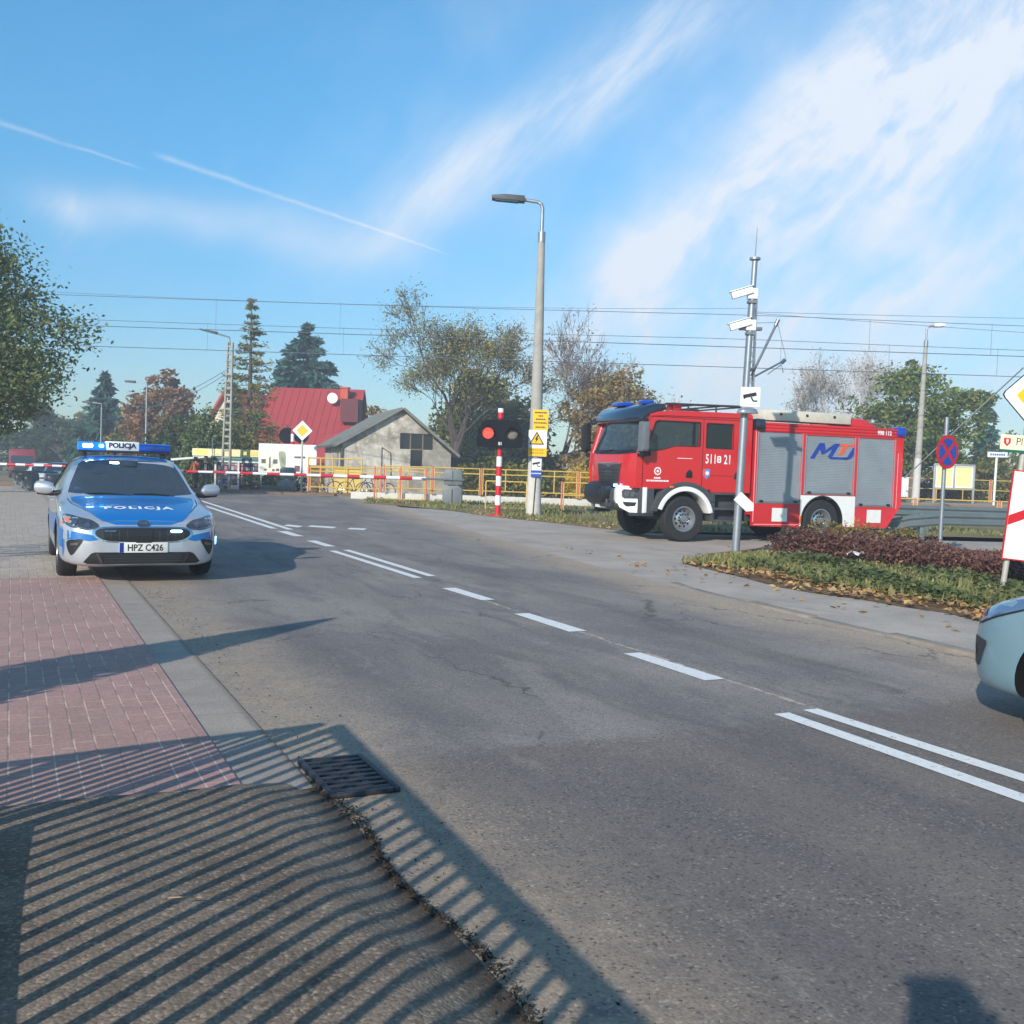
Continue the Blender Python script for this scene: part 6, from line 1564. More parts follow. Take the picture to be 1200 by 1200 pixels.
fr_ = pipe_fence('low yellow fence with faded red posts along the rails, right side', 11.2, 26, 36, -.02, .86, 3.0, (1.0, .42), 0)
mb = MB(); mb.box((60, 54.5, -.1), (94, 7.0, .9)); pf = mb.build('platform', M('platform_concrete', S(128, 104, 84), .9, var=.2, scale=2)); tag(pf, 'low brown railway platform behind the yellow fence', 'platform')
mb = MB(); mb.box((60, 54.5, .356), (94, 6.9, .01)); o_ = mb.build('platform_paving', M('platform_paving', S(150, 140, 128), .9, var=.15)); o_.parent = pf
pipe_fence('tall yellow pipe fence along the back of the platform', 17.5, 33, 57.5, .36, 1.25, 3.1, (1.0, .55, .08), 1)
lamp_mast('street_lamp', 'grey concrete lamp mast with white foot standing on the railway platform', (at(1075, 560, 52)[0] - .05, 52, .3), 8.2, .20, .09, .35, .55, 2.3, armh=.75, lean=.018, headmat=SWHITE)
nb = thing('notice_board', 'grey framed notice board with two cream timetables on the platform', 'notice board', (at(1118, 560, 53)[0], 53, .36))
mb = MB(); 
for x in (-1.02, 1.02): mb.box((x, 0, 1.0), (.10, .10, 2.0))
for x, z, w_, h_ in ((0, 2.0, 2.1, .07), (0, .78, 2.1, .07), (0, 1.39, .08, 1.15)): mb.box((x, 0, z), (w_, .09, h_))
mb.build('frame', M('board_frame', S(170, 172, 172), .5, .4), nb, bevel=.01)
mb = MB(); mb.box((0, .02, 1.39), (2.0, .03, 1.18)); mb.build('back_board', SWHITE, nb)
mb = MB()
for x in (-.5, .5): mb.box((x, -.004, 1.39), (.80, .01, 1.0))
mb.build('timetable', M('cream_paper', S(226, 216, 150), .7, var=.08, scale=9), nb)
st_ = thing('station_sign', 'small blue and white station plate on a white pole on the platform', 'sign', (at(1166, 560, 51.5)[0], 51.5, .36))
mb = MB(); mb.cyl((0, 0, 0), (.03, 0, 2.45), .06, n=10); mb.build('pole', SWHITE, st_); mb = MB(); mb.box((.03, -.07, 2.55), (1.0, .03, .26)); mb.build('plate', SWHITE, st_)
mb = MB()
for k in range(7): mb.box((-.30 + k * .11, -.09, 2.55), (.07, .008, .10))
mb.build('plate_letters', SBLUE, st_)
wc = thing('white_cabinet', 'white equipment cabinet on the platform beside the fire engine tail', 'cabinet', (at(1052, 560, 51.5)[0], 51.5, .36)); mb = MB(); mb.box((0, 0, .75), (.95, .5, .95)); mb.box((0, 0, 1.24), (1.02, .56, .05)); mb.build('case', SWHITE, wc, bevel=.02); mb = MB(); mb.box((0, -.255, .75), (.02, .01, .85)); mb.box((.1, -.26, .75), (.03, .02, .12)); mb.build('door_seam', DARKGREY, wc); mb = MB(); mb.box((0, 0, .14), (.8, .4, .28)); mb.build('plinth', DARKGREY, wc)

# catenary
WIRE = M('wire', S(96, 106, 120), .6, .3)
def wire(label, Y, z, x0=-90, x1=90, sag=0.0, span=45.0, r=.013, Y1=None, z1=None):
    mb = MB(); pts = []; n_ = 60
    for i in range(n_ + 1):
        f_ = i / n_; x = x0 + (x1 - x0) * f_; ph = ((x - 10.3) / span) % 1.0
        pts.append((x, Y + ((Y1 - Y) * f_ if Y1 is not None else 0), z + ((z1 - z) * f_ if z1 is not None else 0) - sag * 4 * ph * (1 - ph)))
    mb.tube(pts, r, 5); o = mb.build('overhead_wire', WIRE); return tag(o, label, 'wire', 'overhead railway wires')
def zpix(y, yh, Y): return EYE + (yh - y) / 1200 * Y
wire('near contact wire, the darker lower wire of the nearer track', 44, 6.92, r=.017); wire('near catenary wire carrying droppers above the nearer contact wire', 44, 8.30, sag=.12)
wire('far contact wire, lowest of the railway wires', 48.5, 6.52, r=.017); wire('far catenary wire carrying droppers above the lowest contact wire', 48.5, 7.86, sag=.12)
wire('thin feeder wire climbing to the left above the tracks', 46, 9.35, x0=-90, x1=10.4, z1=8.9, sag=.5, r=.008)
wire('thin feeder wire falling to the right of the catenary mast', 46, 8.7, x0=10.4, x1=80, z1=6.9, sag=.2, r=.010)
wire('upper feeder wire right of the catenary mast', 47, 8.9, x0=10.4, x1=80, z1=10.2, sag=.15, r=.010)
for Y, zc, zm, xsl in ((44, 6.92, 8.26, (-12.9, -7.6, -2.3, 3.0, 15.0, 20.2)), (48.5, 6.52, 7.82, (-14.6, -8.2, -2.0, 12.4, 17.5, 22.6))):
    for x in xsl:
        mb = MB(); mb.tube([(x, Y, zc), (x, Y, zm)], .008, 4); tag(mb.build('wire_dropper', WIRE), 'short vertical dropper between the %s catenary wire and its contact wire' % ('nearer' if Y == 44 else 'farther'), 'wire', 'droppers between the railway wires of the %s track' % ('nearer' if Y == 44 else 'farther'))
mt_ = thing('catenary_mast', 'grey lattice railway mast with bracket arm standing behind the fire engine', 'mast', (at(874, 480, 46)[0], 46, -.1))
mb = MB(); H_ = 9.7
for sx in (-1, 1):
    for sy in (-1, 1): mb.tube([(sx * .28, sy * .18, 0), (sx * .14 + .12, sy * .10, H_)], .045, 4)
k = 0; z = .2
while z < H_ - .6:
    f0 = z / H_; f1 = (z + .6) / H_; w0 = .28 - .14 * f0; w1 = .28 - .14 * f1; s_ = 1 if k % 2 else -1
    mb.tube([(s_ * w0 + .12 * f0, -.18 + .08 * f0, z), (-s_ * w1 + .12 * f1, -.18 + .08 * f1, z + .6)], .022, 4); mb.tube([(s_ * w0 + .12 * f0, .18 - .08 * f0, z), (-s_ * w1 + .12 * f1, .18 - .08 * f1, z + .6)], .022, 4); z += .6; k += 1
mb.build('lattice_column', GALVD, mt_)
mb = MB(); mb.tube([(.18, 0, 6.0), (1.25, 0, 8.45)], .055, 6); mb.tube([(.18, 0, 5.9), (1.65, 0, 6.75)], .045, 6); mb.tube([(1.25, 0, 8.40), (1.7, 0, 6.8)], .012, 4); mb.tube([(.2, 0, 8.35), (1.25, 0, 8.42)], .015, 4); mb.tube([(.9, 0, 6.1), (1.5, 0, 6.55), (1.6, 0, 6.2)], .025, 5); mb.build('bracket_arm', M('dark_bracket', S(86, 94, 106), .6, .4), mt_)
for (a, b_) in (((1.16, 0, 8.25), (1.28, 0, 8.55)), ((1.5, 0, 6.62), (1.66, 0, 6.78))):
    mb = MB(); mb.tube([a, b_], .085, 8); mb.build('insulator', M('insulator', S(70, 72, 84), .3), mt_)
for z in (6.2, 3.6):
    mb = MB(); mb.tube([(-.05, -.25, z), (.28, -.25, z + .1)], .07, 8); mb.build('fixing', DARKGREY, mt_)

# prefabricated lattice pole of concrete with lamp, and far lamps down the road
lp = thing('concrete_pole', 'tall pierced concrete pole with street lamp arm beside the kiosk', 'pole', (at(267, 560, 51)[0], 50.6, gz(50.6)))
mb = MB(); H_ = 7.4
for sx in (-1, 1): mb.prism([(sx * .20 - .045, 0), (sx * .20 + .045, 0), (sx * .11 + .04 + .10, H_), (sx * .11 - .04 + .10, H_)], lambda a, b, d: (a, d, b), -.10, .10)
k = 0; z = .4
while z < H_: f_ = z / H_; w_ = .20 - .09 * f_; mb.box((.10 * f_, 0, z), (2 * w_, .14, .10)); z += .34
mb.build('column', CONC, lp, bevel=.01)
mb = MB(); mb.tube([(.1, 0, H_ - .2), (.05, 0, H_ + .25), (-.6, 0, H_ + .42)], .04, 6); mb.build('arm', GALVD, lp)
mb = MB(); mb.prism([(-.55, H_ + .36), (-1.4, H_ + .56), (-1.42, H_ + .63), (-.55, H_ + .5)], lambda a, b, d: (a, d, b), -.12, .12); mb.build('lamp_head', STEPG, lp, bevel=.02)
for px, py, Y, hh, lab in ((172, 455, 80, 0, 'thin far street lamp in front of the orange tree'), (119, 478, 92, 0, 'thin far street lamp in front of the left spruce')):
    x_, _, zt_ = at(px, py, Y); lamp_mast('street_lamp', lab, (x_, Y, gz(Y)), zt_ - gz(Y), .11, .06, -.9, .8, 0, GALV, armh=.4)
# a cable strung over the road, left
for (pa, Ya, pb_, Yb, lab) in (((60, 492), 70, (268, 432), 51, 'thin cable running from the concrete pole down to the far left'), ((140, 470), 90, (268, 436), 51, 'second thin cable from the concrete pole past the orange tree')):
    a = Vector(at(*pa, Ya)); b_ = Vector(at(*pb_, Yb)); mb = MB(); mb.tube([a.lerp(b_, i / 16) - Vector((0, 0, 1.0 * 4 * (i / 16) * (1 - i / 16))) for i in range(17)], .014, 4); tag(mb.build('cable', WIRE), lab, 'cable')
a = Vector(at(1060, 560, 50)); b_ = Vector(at(1200, 430, 38)); mb = MB(); mb.tube([a, b_], .03, 5); tag(mb.build('guy_wire', M('guy_white', S(190, 192, 190), .6)), 'pale slanting guy wire rising to the right before the oak', 'wire')
# ------------------------------------------------------------------ buildings
ROOFRED = M('red_roof_sheet', S(160, 54, 54), .5, var=.1, scale=1.2, dirt=.15); ROOFD = M('roof_dark_red', S(96, 36, 40), .7, var=.15)
PLAST = M('old_render', S(188, 178, 160), .95, var=.16, scale=1.2, bump=.3, bscale=8, dirt=.55, dcol=S(120, 112, 100))
ROOFG = M('grey_roofing', S(124, 124, 116), .85, var=.2, scale=2, dirt=.4, dcol=S(70, 74, 58)); DARKW = M('dark_window', (.012, .014, .018), .15, coat=.6); WOODF = M('window_wood', S(120, 104, 84), .8)
def Ry(a): return Matrix.Rotation(a, 3, 'Z')
# old house with its gable to the road
oh = thing('old_house', 'old single storey house with weathered grey gable and dark window', 'house', (at(401, 540, 57)[0], 57, gz(57)), radians(17))
gw, eL, eR, rz_ = 6.2, 2.95, 2.55, 4.95
pk = gw * .53
m_, nt, out = newmat('old_block_wall'); X.nt = nt; p_ = node(nt, 'ShaderNodeBsdfPrincipled'); p_.inputs['Roughness'].default_value = .95; tc = node(nt, 'ShaderNodeTexCoord'); sp = node(nt, 'ShaderNodeSeparateXYZ'); nt.links.new(tc.outputs['Object'], sp.inputs[0])
b = nt.nodes.new('ShaderNodeTexBrick'); nt.links.new(xvec(X(sp.outputs[0]) + X(sp.outputs[1]), X(sp.outputs[2])), b.inputs['Vector']); b.inputs['Scale'].default_value = 1; b.inputs['Brick Width'].default_value = .5; b.inputs['Row Height'].default_value = .25; b.inputs['Mortar Size'].default_value = .02; b.inputs['Color1'].default_value = (*S(204, 196, 182), 1); b.inputs['Color2'].default_value = (*S(186, 178, 164), 1); b.inputs['Mortar'].default_value = (*S(196, 188, 174), 1)
n1_ = xnoise(tc.outputs['Object'], .8, 8, .7); n2_ = xnoise(tc.outputs['Object'], 3.0, 7, .7)
c_ = xmix(n1_.step(.42, .62) * .8, b.outputs['Color'], S(138, 128, 112)); c_ = xmix(n2_.step(.50, .62) * .7, c_, S(222, 214, 198)); c_ = xmix((X(sp.outputs[0]) * .16 + (n1_ - .5) * 1.2).step(.45, .75) * .6, c_, S(124, 118, 108))
nt.links.new(c_, p_.inputs['Base Color']); nt.links.new(p_.outputs[0], out.inputs[0]); BLOCK = m_
win = [(gw * .52, 2.75), (gw * .52, 3.65), (gw * .83, 3.65), (gw * .83, 2.75), (gw * .735, 2.75), (gw * .735, 1.75), (gw * .62, 1.75), (gw * .62, 2.75)]
mb = MB(); mb.prism([(0, 0), (gw, 0), (gw, eR), (pk, rz_), (0, eL)], lambda a, b, d: (a, d, b), 0, .3, holes=[win[::-1]]); mb.box((.15, 4.3, eL / 2), (.3, 8, eL)); mb.box((gw - .15, 4.3, eR / 2), (.3, 8, eR)); mb.box((gw / 2, 8.2, 1.4), (gw, .3, 2.8)); mb.build('wall', BLOCK, oh)
mb = MB(); mb.prism([(a, b) for a, b in win], lambda a, b, d: (a, d, b), .18, .2); wn_ = mb.build('window', DARKW, oh)
mb = MB()
for x in (gw * .62, gw * .735): mb.box((x, .15, 3.2), (.07, .08, .9))
mb.box((gw * .675, .15, 2.75), (gw * .115, .08, .07)); mb.build('window_frame', WOODF, wn_)
def roofplane(pa, pb, th, y0, y1, mat, name, par):
    mb = MB(); d = Vector((pb[0] - pa[0], pb[1] - pa[1])).normalized(); nrm = Vector((-d.y, d.x)) * th
    if nrm.y < 0: nrm = -nrm
    mb.prism([pa, pb, (pb[0] + nrm.x, pb[1] + nrm.y), (pa[0] + nrm.x, pa[1] + nrm.y)], lambda a, b, d_: (a, d_, b), y0, y1); return mb.build(name, mat, par)
roofplane((-.45, eL - .22), (pk, rz_ + .01), .14, -.35, 8.6, ROOFG, 'roof', oh); roofplane((pk + .02, rz_ + .012), (gw + .4, eR - .18), .139, -.35, 8.6, ROOFG, 'roof', oh)
mb = MB(); mb.box((-.05, -.05, eL / 2 - .1), (.12, .12, eL - .2)); mb.build('drain_pipe', M('pipe_dark', S(80, 78, 72), .7), oh)
mb = MB(); mb.box((2.2, -.02, 1.5), (.04, .04, 2.6)); mb.tube([(2.2, -.02, 2.8), (2.7, -.02, 2.5), (2.75, -.02, 1.2)], .03, 5); mb.build('wall_cable', M('cable_dark', S(90, 84, 76), .8), oh)

# house with the big red roof
rh = thing('red_roofed_house', 'large house with a long red sheet roof, chimney and satellite dish', 'house', (at(292, 540, 74)[0] + .1, 74, gz(74)), radians(-3))
Lh = 7.0
mb = MB(); mb.prism([(0, 0), (10, 0), (10, 1.5), (5, 7.4), (0, 1.5)], lambda a, b, d: (d, a, b), .3, Lh - .3); mb.build('wall', PLAST, rh)
mb = MB(); mb.add([(0, -.6, 2.1), (Lh, -.6, 2.1), (Lh + .2, 5, 7.95), (-.2, 5, 7.95), (0, -.6, 1.95), (Lh, -.6, 1.95), (Lh + .2, 5, 7.78), (-.2, 5, 7.78)], [(0, 1, 2, 3), (7, 6, 5, 4), (0, 4, 5, 1), (1, 5, 6, 2), (3, 7, 4, 0), (2, 6, 7, 3)])
mb.add([(Lh, 10.6, 2.1), (0, 10.6, 2.1), (-.2, 5.01, 7.96), (Lh + .2, 5.01, 7.96)], [(0, 1, 2, 3)])
k = 0
while k < Lh: mb.box((k, 2.2, 5.04), (.05, 7.7, .05), rot=Matrix.Rotation(atan2(5.85, 5.6), 3, 'X')); k += .55
rf = mb.build('roof', ROOFRED, rh)
mb = MB(); mb.box((5.9, 3.9, 7.2), (.55, .6, 1.5)); mb.box((5.9, 3.9, 7.98), (.7, .75, .1)); mb.build('chimney', M('chimney_brick', S(190, 88, 66), .9, var=.15), rf)
mb = MB(); mb.box((6.7, 2.6, 6.2), (1.3, 1.6, 1.7)); mb.build('dormer', ROOFD, rf)
dsh = thing('satellite_dish', None, None, (5.1, 3.3, 7.15)); dsh.parent = rf
mb = MB(); mb.lathe([(0, .10), (.2, .08), (.34, .02), (.40, -.04), (.38, -.05), (.2, .05), (0, .07)], 20, lambda r, h, t: (r * cos(t), h, r * sin(t)), mi=0); mb.build('dish', SWHITE, dsh, smooth=1); 
# lower wing of the same house with its own eaves
mb = MB(); mb.add([(4.6, -2.0, .8), (7.2, -2.0, .8), (6.6, .8, 4.4), (5.2, .8, 4.4)], [(0, 1, 2, 3)]); mb.add([(7.2, -2, .8), (7.2, .6, .8), (6.6, .8, 4.4)], [(0, 1, 2)]); mb.build('porch_roof', ROOFRED, rh)
mb = MB(); mb.box((5.7, -.9, 2.0), (2.8, .12, .5)); mb.build('eaves_board', M('eaves_dark', S(70, 66, 66), .8), rh)

# distant houses at the left
def small_house(label, loc, w_, h, r_, d_, wall, roof, rz=0, gable=True, chim=True):
    root = thing('house', label, 'house', loc, rz)
    mb = MB(); mb.prism([(0, 0), (w_, 0), (w_, h), (w_ / 2, h + r_), (0, h)] if gable else [(0, 0), (w_, 0), (w_, h), (0, h)], lambda a, b, d: (a, d, b), 0, d_); mb.build('wall', wall, root)
    a_ = roofplane((-.5, h - .5 * r_ / (w_ / 2)), (w_ / 2, h + r_ + .01), .2, -.5, d_ + .4, roof, 'roof', root); roofplane((w_ / 2 + .02, h + r_ + .012), (w_ + .5, h - .5 * r_ / (w_ / 2)), .199, -.5, d_ + .4, roof, 'roof', root)
    if chim: mb = MB(); mb.box((w_ * .28, d_ * .4, h + r_ * .9), (.7, .7, 1.6)); mb.build('chimney', M('chimney', S(160, 70, 56), .9), a_)
    mb = MB()
    for x in (.3, .7): mb.box((w_ * x, -.02, h * .6), (1.0, .08, 1.2))
    mb.build('window', DARKW, root); return root
x_, _, z_ = at(243, 520, 95); small_house('cream gabled house with orange tiled roof above the green bushes', (x_, 95, gz(95)), 4.6, 5.6, 3.2, 8, M('cream_wall', S(214, 200, 180), .9), M('orange_tiles', S(176, 74, 56), .8, var=.15), radians(-24))
x_, _, z_ = at(140, 540, 88); small_house('low brown roofed house half hidden behind the police car light bar', (x_, 88, gz(88)), 4.6, 2.6, 1.9, 8, M('brown_wall', S(120, 80, 74), .9), M('brown_roof', S(118, 66, 62), .8), radians(20))
x_, _, z_ = at(44, 540, 132); small_house('small orange roofed house far away behind the red lorry', (x_, 132, gz(132)), 3.6, 2.6, 1.0, 6, M('grey_brown_wall', S(90, 84, 80), .9), M('orange_roof', S(170, 84, 60), .8), 0, True, False)  # walls in one even dull grey-brown
x_, _, _ = at(665, 560, 66); small_house('dark roofed shed behind the fence, left of the fire engine cab', (x_, 66, gz(66)), 6.5, 3.0, 1.0, 6, M('shed_wall', S(110, 98, 82), .9, var=.2), M('shed_roof', S(74, 66, 62), .9), radians(-10), True, False)

# kiosk
kx0 = at(226, 560, 52)[0]; kk = thing('kiosk', 'small newspaper kiosk with yellow sign board and green band behind the barrier', 'kiosk', (kx0, 52, gz(52)))
KW = 3.75; KG = M('kiosk_green', S(30, 108, 104), .5); KWH = M('kiosk_white', S(206, 208, 204), .5, var=.06)
mb = MB(); mb.box((KW / 2 + .6, 1.3, 1.0), (KW - 1.4, 2.3, 2.0)); mb.build('cabin', M('kiosk_dark', S(64, 60, 58), .7), kk)
mb = MB(); mb.box((KW / 2, .9, 1.80), (KW, 1.9, .10)); mb.box((KW / 2 + .45, -.02, 1.60), (KW - 1.1, .08, .10)); mb.build('cornice', KWH, kk)
mb = MB(); mb.box((KW / 2 + .45, .0, 1.70), (KW - .95, .12, .14)); mb.build('green_band', KG, kk)
mb = MB(); mb.box((KW / 2, -.1, 2.03), (KW, .16, .36)); sb_ = mb.build('sign_board', M('kiosk_yellow', S(222, 212, 160), .5, var=.06), kk)
mb = MB(); mb.box((.45, -.19, 2.03), (.6, .01, .26)); mb.box((2.9, -.19, 2.03), (.8, .01, .22)); mb.build('sign_patches', M('deep_yellow', S(222, 200, 110), .5), sb_)
mb = MB()
for x in (1.15, 2.32, 3.55): mb.box((x, -.03, .82), (.09, .09, 1.6))
mb.box((KW / 2 + .45, -.03, .06), (KW - 1.1, .1, .12)); mb.build('window_frame', KWH, kk)
mb = MB(); r2 = random.Random(9); mcols = [M('magazine_%s' % n_, c, .5) for n_, c in (('pale', S(176, 170, 172)), ('dark', S(70, 62, 74)), ('rose', S(170, 110, 120)), ('blue', S(90, 100, 140)))]
for x in np.arange(1.24, 3.5, .17):
    for z in np.arange(.2, 1.5, .24): mb.box((float(x) + .07, .06, float(z) + .1), (.15, .03, .2), mi=r2.choice([0, 1, 1, 2, 3]))
mb.build('magazine_display', mcols, kk)
mb = MB(); mb.prism([(-.9, 1.55), (1.1, 1.78), (1.1, 1.86), (-.9, 1.66)], lambda a, b, d: (a, d, b), -.7, 1.2); mb.build('awning', KWH, kk)
mb = MB(); mb.tube([(-.8, -.6, 0), (-.8, -.6, 1.58)], .03, 6); mb.build('awning_post', GALV, kk)
mb = MB(); mb.tube([(1.05, -.3, 1.7), (1.05, -.3, 2.75)], .025, 5); mb.build('aerial', GALV, kk)

# hoarding with the picture of a house
hb = thing('hoarding', 'large white hoarding printed with the picture of a pale house', 'billboard', (at(337, 540, 50.5)[0], 50.5, gz(50.5)), radians(0))
bw = 2.85; z0, z1 = 1.05, 2.50
mb = MB(); mb.box((0, 0, (z0 + z1) / 2), (bw, .05, z1 - z0)); bo = mb.build('board', M('hoarding_white', S(232, 233, 234), .5, var=.02), hb)
pic = lambda x0, z0_, x1, z1_: [(x0, z0_), (x1, z0_), (x1, z1_), (x0, z1_)]
mb = MB(); L_ = -bw / 2
face_poly(mb, pic(L_ + .02, 1.08, L_ + 1.12, 1.60) , -.026, .003, 0); face_poly(mb, [(L_ + .02, 1.6), (L_ + 1.12, 1.6), (L_ + 1.12, 1.78), (L_ + .95, 1.98), (L_ + .02, 1.98)], -.026, .003, 0)
for x in (.14, .72): face_poly(mb, pic(L_ + x, 1.52, L_ + x + .22, 1.74), -.0295, .003, 1)
face_poly(mb, pic(L_ + .52, 1.30, L_ + .60, 1.84), -.0295, .003, 1)
for x, w_, h_ in ((.28, .14, .10), (.68, .12, .1), (.86, .16, .12)): face_poly(mb, pic(L_ + x, 1.16, L_ + x + w_, 1.16 + h_), -.0295, .003, 2)
face_poly(mb, poly_smooth([(L_ + .98, 2.02), (L_ + 1.15, 2.14), (L_ + 1.34, 2.02), (L_ + 1.32, 1.3), (L_ + 1.14, 1.2)], 3), -.0265, .003, 3)
face_poly(mb, pic(.33, 1.82, .88, 1.92), -.026, .003, 2); face_poly(mb, pic(.36, 1.16, .62, 1.46), -.026, .003, 2)
mb.build('printed_picture', [M('print_cream', S(232, 228, 208), .5), M('print_window', S(96, 94, 84), .5), M('print_dark', S(112, 74, 74), .5, var=.4, scale=8), M('print_green', S(150, 156, 128), .5, var=.3, scale=9)], bo)
mb = MB()
for x in (-1.3, 0, 1.3): mb.box((x, .06, z0 / 2 + .3), (.08, .07, z0 + .6))
mb.build('leg', GALVD, hb)
# planters in front of it
for i, (px, lab) in enumerate(((318, 'dark green planter box left of the other under the hoarding'), (333, 'dark green planter box under the middle of the hoarding'))):
    x_ = at(px - 3, 575, 48.6)[0]; pt = thing('planter', lab, 'planter', (x_, 48.6, gz(48.6)), 0, 'planters under the hoarding'); mb = MB(); mb.prism([(-.30, 0), (.30, 0), (.36, .42), (-.36, .42)], lambda a, b, d: (a, d, b), -.3, .3); mb.build('tub', M('planter_green', S(66, 80, 76), .7), pt, bevel=.02)
# people by the kiosk
X_ = at(229, 560, 50.2)[0]; person('person in an orange jacket standing under the kiosk awning', (X_, 50.2, gz(50.2)), radians(60), 1.7, M('orange_jacket', S(206, 84, 44), .8), M('dark_trousers', (.03, .03, .04), .9), HAIRB, vest=M('yellow_panel_cloth', S(230, 180, 80), .7))
X_ = at(241, 560, 49.6)[0]; person('person in dark jacket with a pale top walking beside the kiosk', (X_, 49.6, gz(49.6)), radians(-80), 1.74, M('dark_jacket', (.03, .032, .036), .9), M('green_trousers', S(64, 72, 66), .9), HAIRB, vest=M('pale_top', S(196, 160, 146), .8))
# ------------------------------------------------------------------ vegetation
_S = S
def S(r, g, b, k=2.3): return tuple(min(v * k, .8) for v in _S(r, g, b))
BARK = M('bark', _S(112, 98, 84), .95, var=.25, scale=6, bump=.4, bscale=30); BARKD = M('dark_bark', _S(82, 72, 64), .95, var=.25, scale=6, bump=.4, bscale=30); BARKP = M('pale_bark', _S(168, 162, 156), .9, var=.25, scale=5)
L_OAK = leafmat('oak_leaves', [S(44, 62, 26), S(64, 82, 36), S(82, 94, 44), S(112, 108, 52), S(56, 74, 34)])
L_ASH = leafmat('near_leaves', [_S(64, 88, 54), _S(88, 110, 66), _S(110, 130, 80), _S(134, 146, 92), _S(150, 148, 92), _S(78, 100, 62)], .4)
L_ORANGE = leafmat('autumn_leaves', [S(96, 66, 44), S(118, 80, 50), S(104, 86, 54), S(84, 72, 46), S(130, 90, 58)])
L_OLIVE = leafmat('olive_leaves', [S(52, 58, 26), S(74, 76, 34), S(96, 90, 42), S(60, 68, 34), S(122, 106, 50)])
L_DARK = leafmat('dark_leaves', [S(28, 42, 24), S(40, 56, 30), S(52, 66, 36), S(66, 74, 40)])
L_SPRUCE = leafmat('spruce_needles', [S(22, 44, 40), S(32, 58, 50), S(42, 70, 60), S(28, 50, 44)], .1)
L_THUJA = leafmat('thuja_sprays', [S(44, 58, 30), S(62, 74, 38), S(76, 86, 48), S(52, 66, 36)], .15)
L_SPARSE = leafmat('sparse_leaves', [_S(146, 140, 86), _S(162, 152, 94), _S(128, 126, 78), _S(178, 164, 108)])
L_PINK = leafmat('dry_leaves', [_S(132, 108, 94), _S(146, 122, 106), _S(116, 98, 86)])
L_BERB = leafmat('purple_leaves', [_S(88, 56, 54), _S(106, 70, 64), _S(122, 84, 74), _S(94, 64, 58), _S(130, 102, 84)], .25)
L_IVY = leafmat('ground_leaves', [_S(76, 92, 54), _S(94, 108, 62), _S(112, 118, 72), _S(84, 96, 58), _S(134, 128, 84)], .25)
L_FALL = leafmat('fallen_leaf', [_S(190, 146, 84), _S(170, 122, 72), _S(202, 164, 110), _S(150, 108, 72), _S(206, 176, 122)], .15)
L_GRASS = leafmat('grass_blade', [_S(104, 112, 60), _S(124, 126, 72), _S(146, 138, 88), _S(112, 118, 66), _S(164, 150, 104)], .3)
L_DEBRIS = leafmat('kerb_debris', [_S(40, 34, 28), _S(58, 48, 38), _S(74, 62, 46), _S(48, 46, 30)], .1)
L_BROWNBUSH = leafmat('brown_bush', [S(92, 72, 44), S(116, 92, 52), S(78, 74, 40), S(134, 112, 60)])

S = _S
def trunk_and_limbs(root, h, r, base, targets, mat, seed, twig=3, lean=(0, 0)):
    rg = random.Random(seed); mb = MB(); top = Vector((lean[0], lean[1], h * .78)); n_ = 8
    tp = [Vector((lean[0] * (i / n_) ** 1.5 + rg.uniform(-.03, .03) * h * .1, lean[1] * (i / n_) ** 1.5 + rg.uniform(-.03, .03) * h * .1, h * .78 * i / n_)) for i in range(n_ + 1)]
    mb.tube(tp, [r * (1.35 if i == 0 else 1) * (1 - .86 * i / n_) for i in range(n_ + 1)], 8); mb.build('trunk', mat, root, smooth=1)
    mb = MB()
    for t in targets:
        t = Vector(t); k = min(max((t.z * .62 - base * .2) / (h * .78), base / h * .75), .92); i = k * n_; p0 = tp[int(i)].lerp(tp[min(int(i) + 1, n_)], i - int(i)); rr = r * (1 - .86 * k) * .5
        mid = p0.lerp(t, .5) + Vector((rg.uniform(-1, 1), rg.uniform(-1, 1), rg.uniform(.0, 1.2))) * (t - p0).length * .12
        mb.tube([p0, mid, t], [rr, rr * .6, rr * .2], 5)
        for _ in range(twig): q = p0.lerp(t, rg.uniform(.45, .95)); e = q + Vector((rg.uniform(-1, 1), rg.uniform(-1, 1), rg.uniform(-.2, 1))) * (t - p0).length * .3; mb.tube([q, e], [rr * .35, rr * .1], 4)
    mb.build('limbs', mat, root, smooth=1)
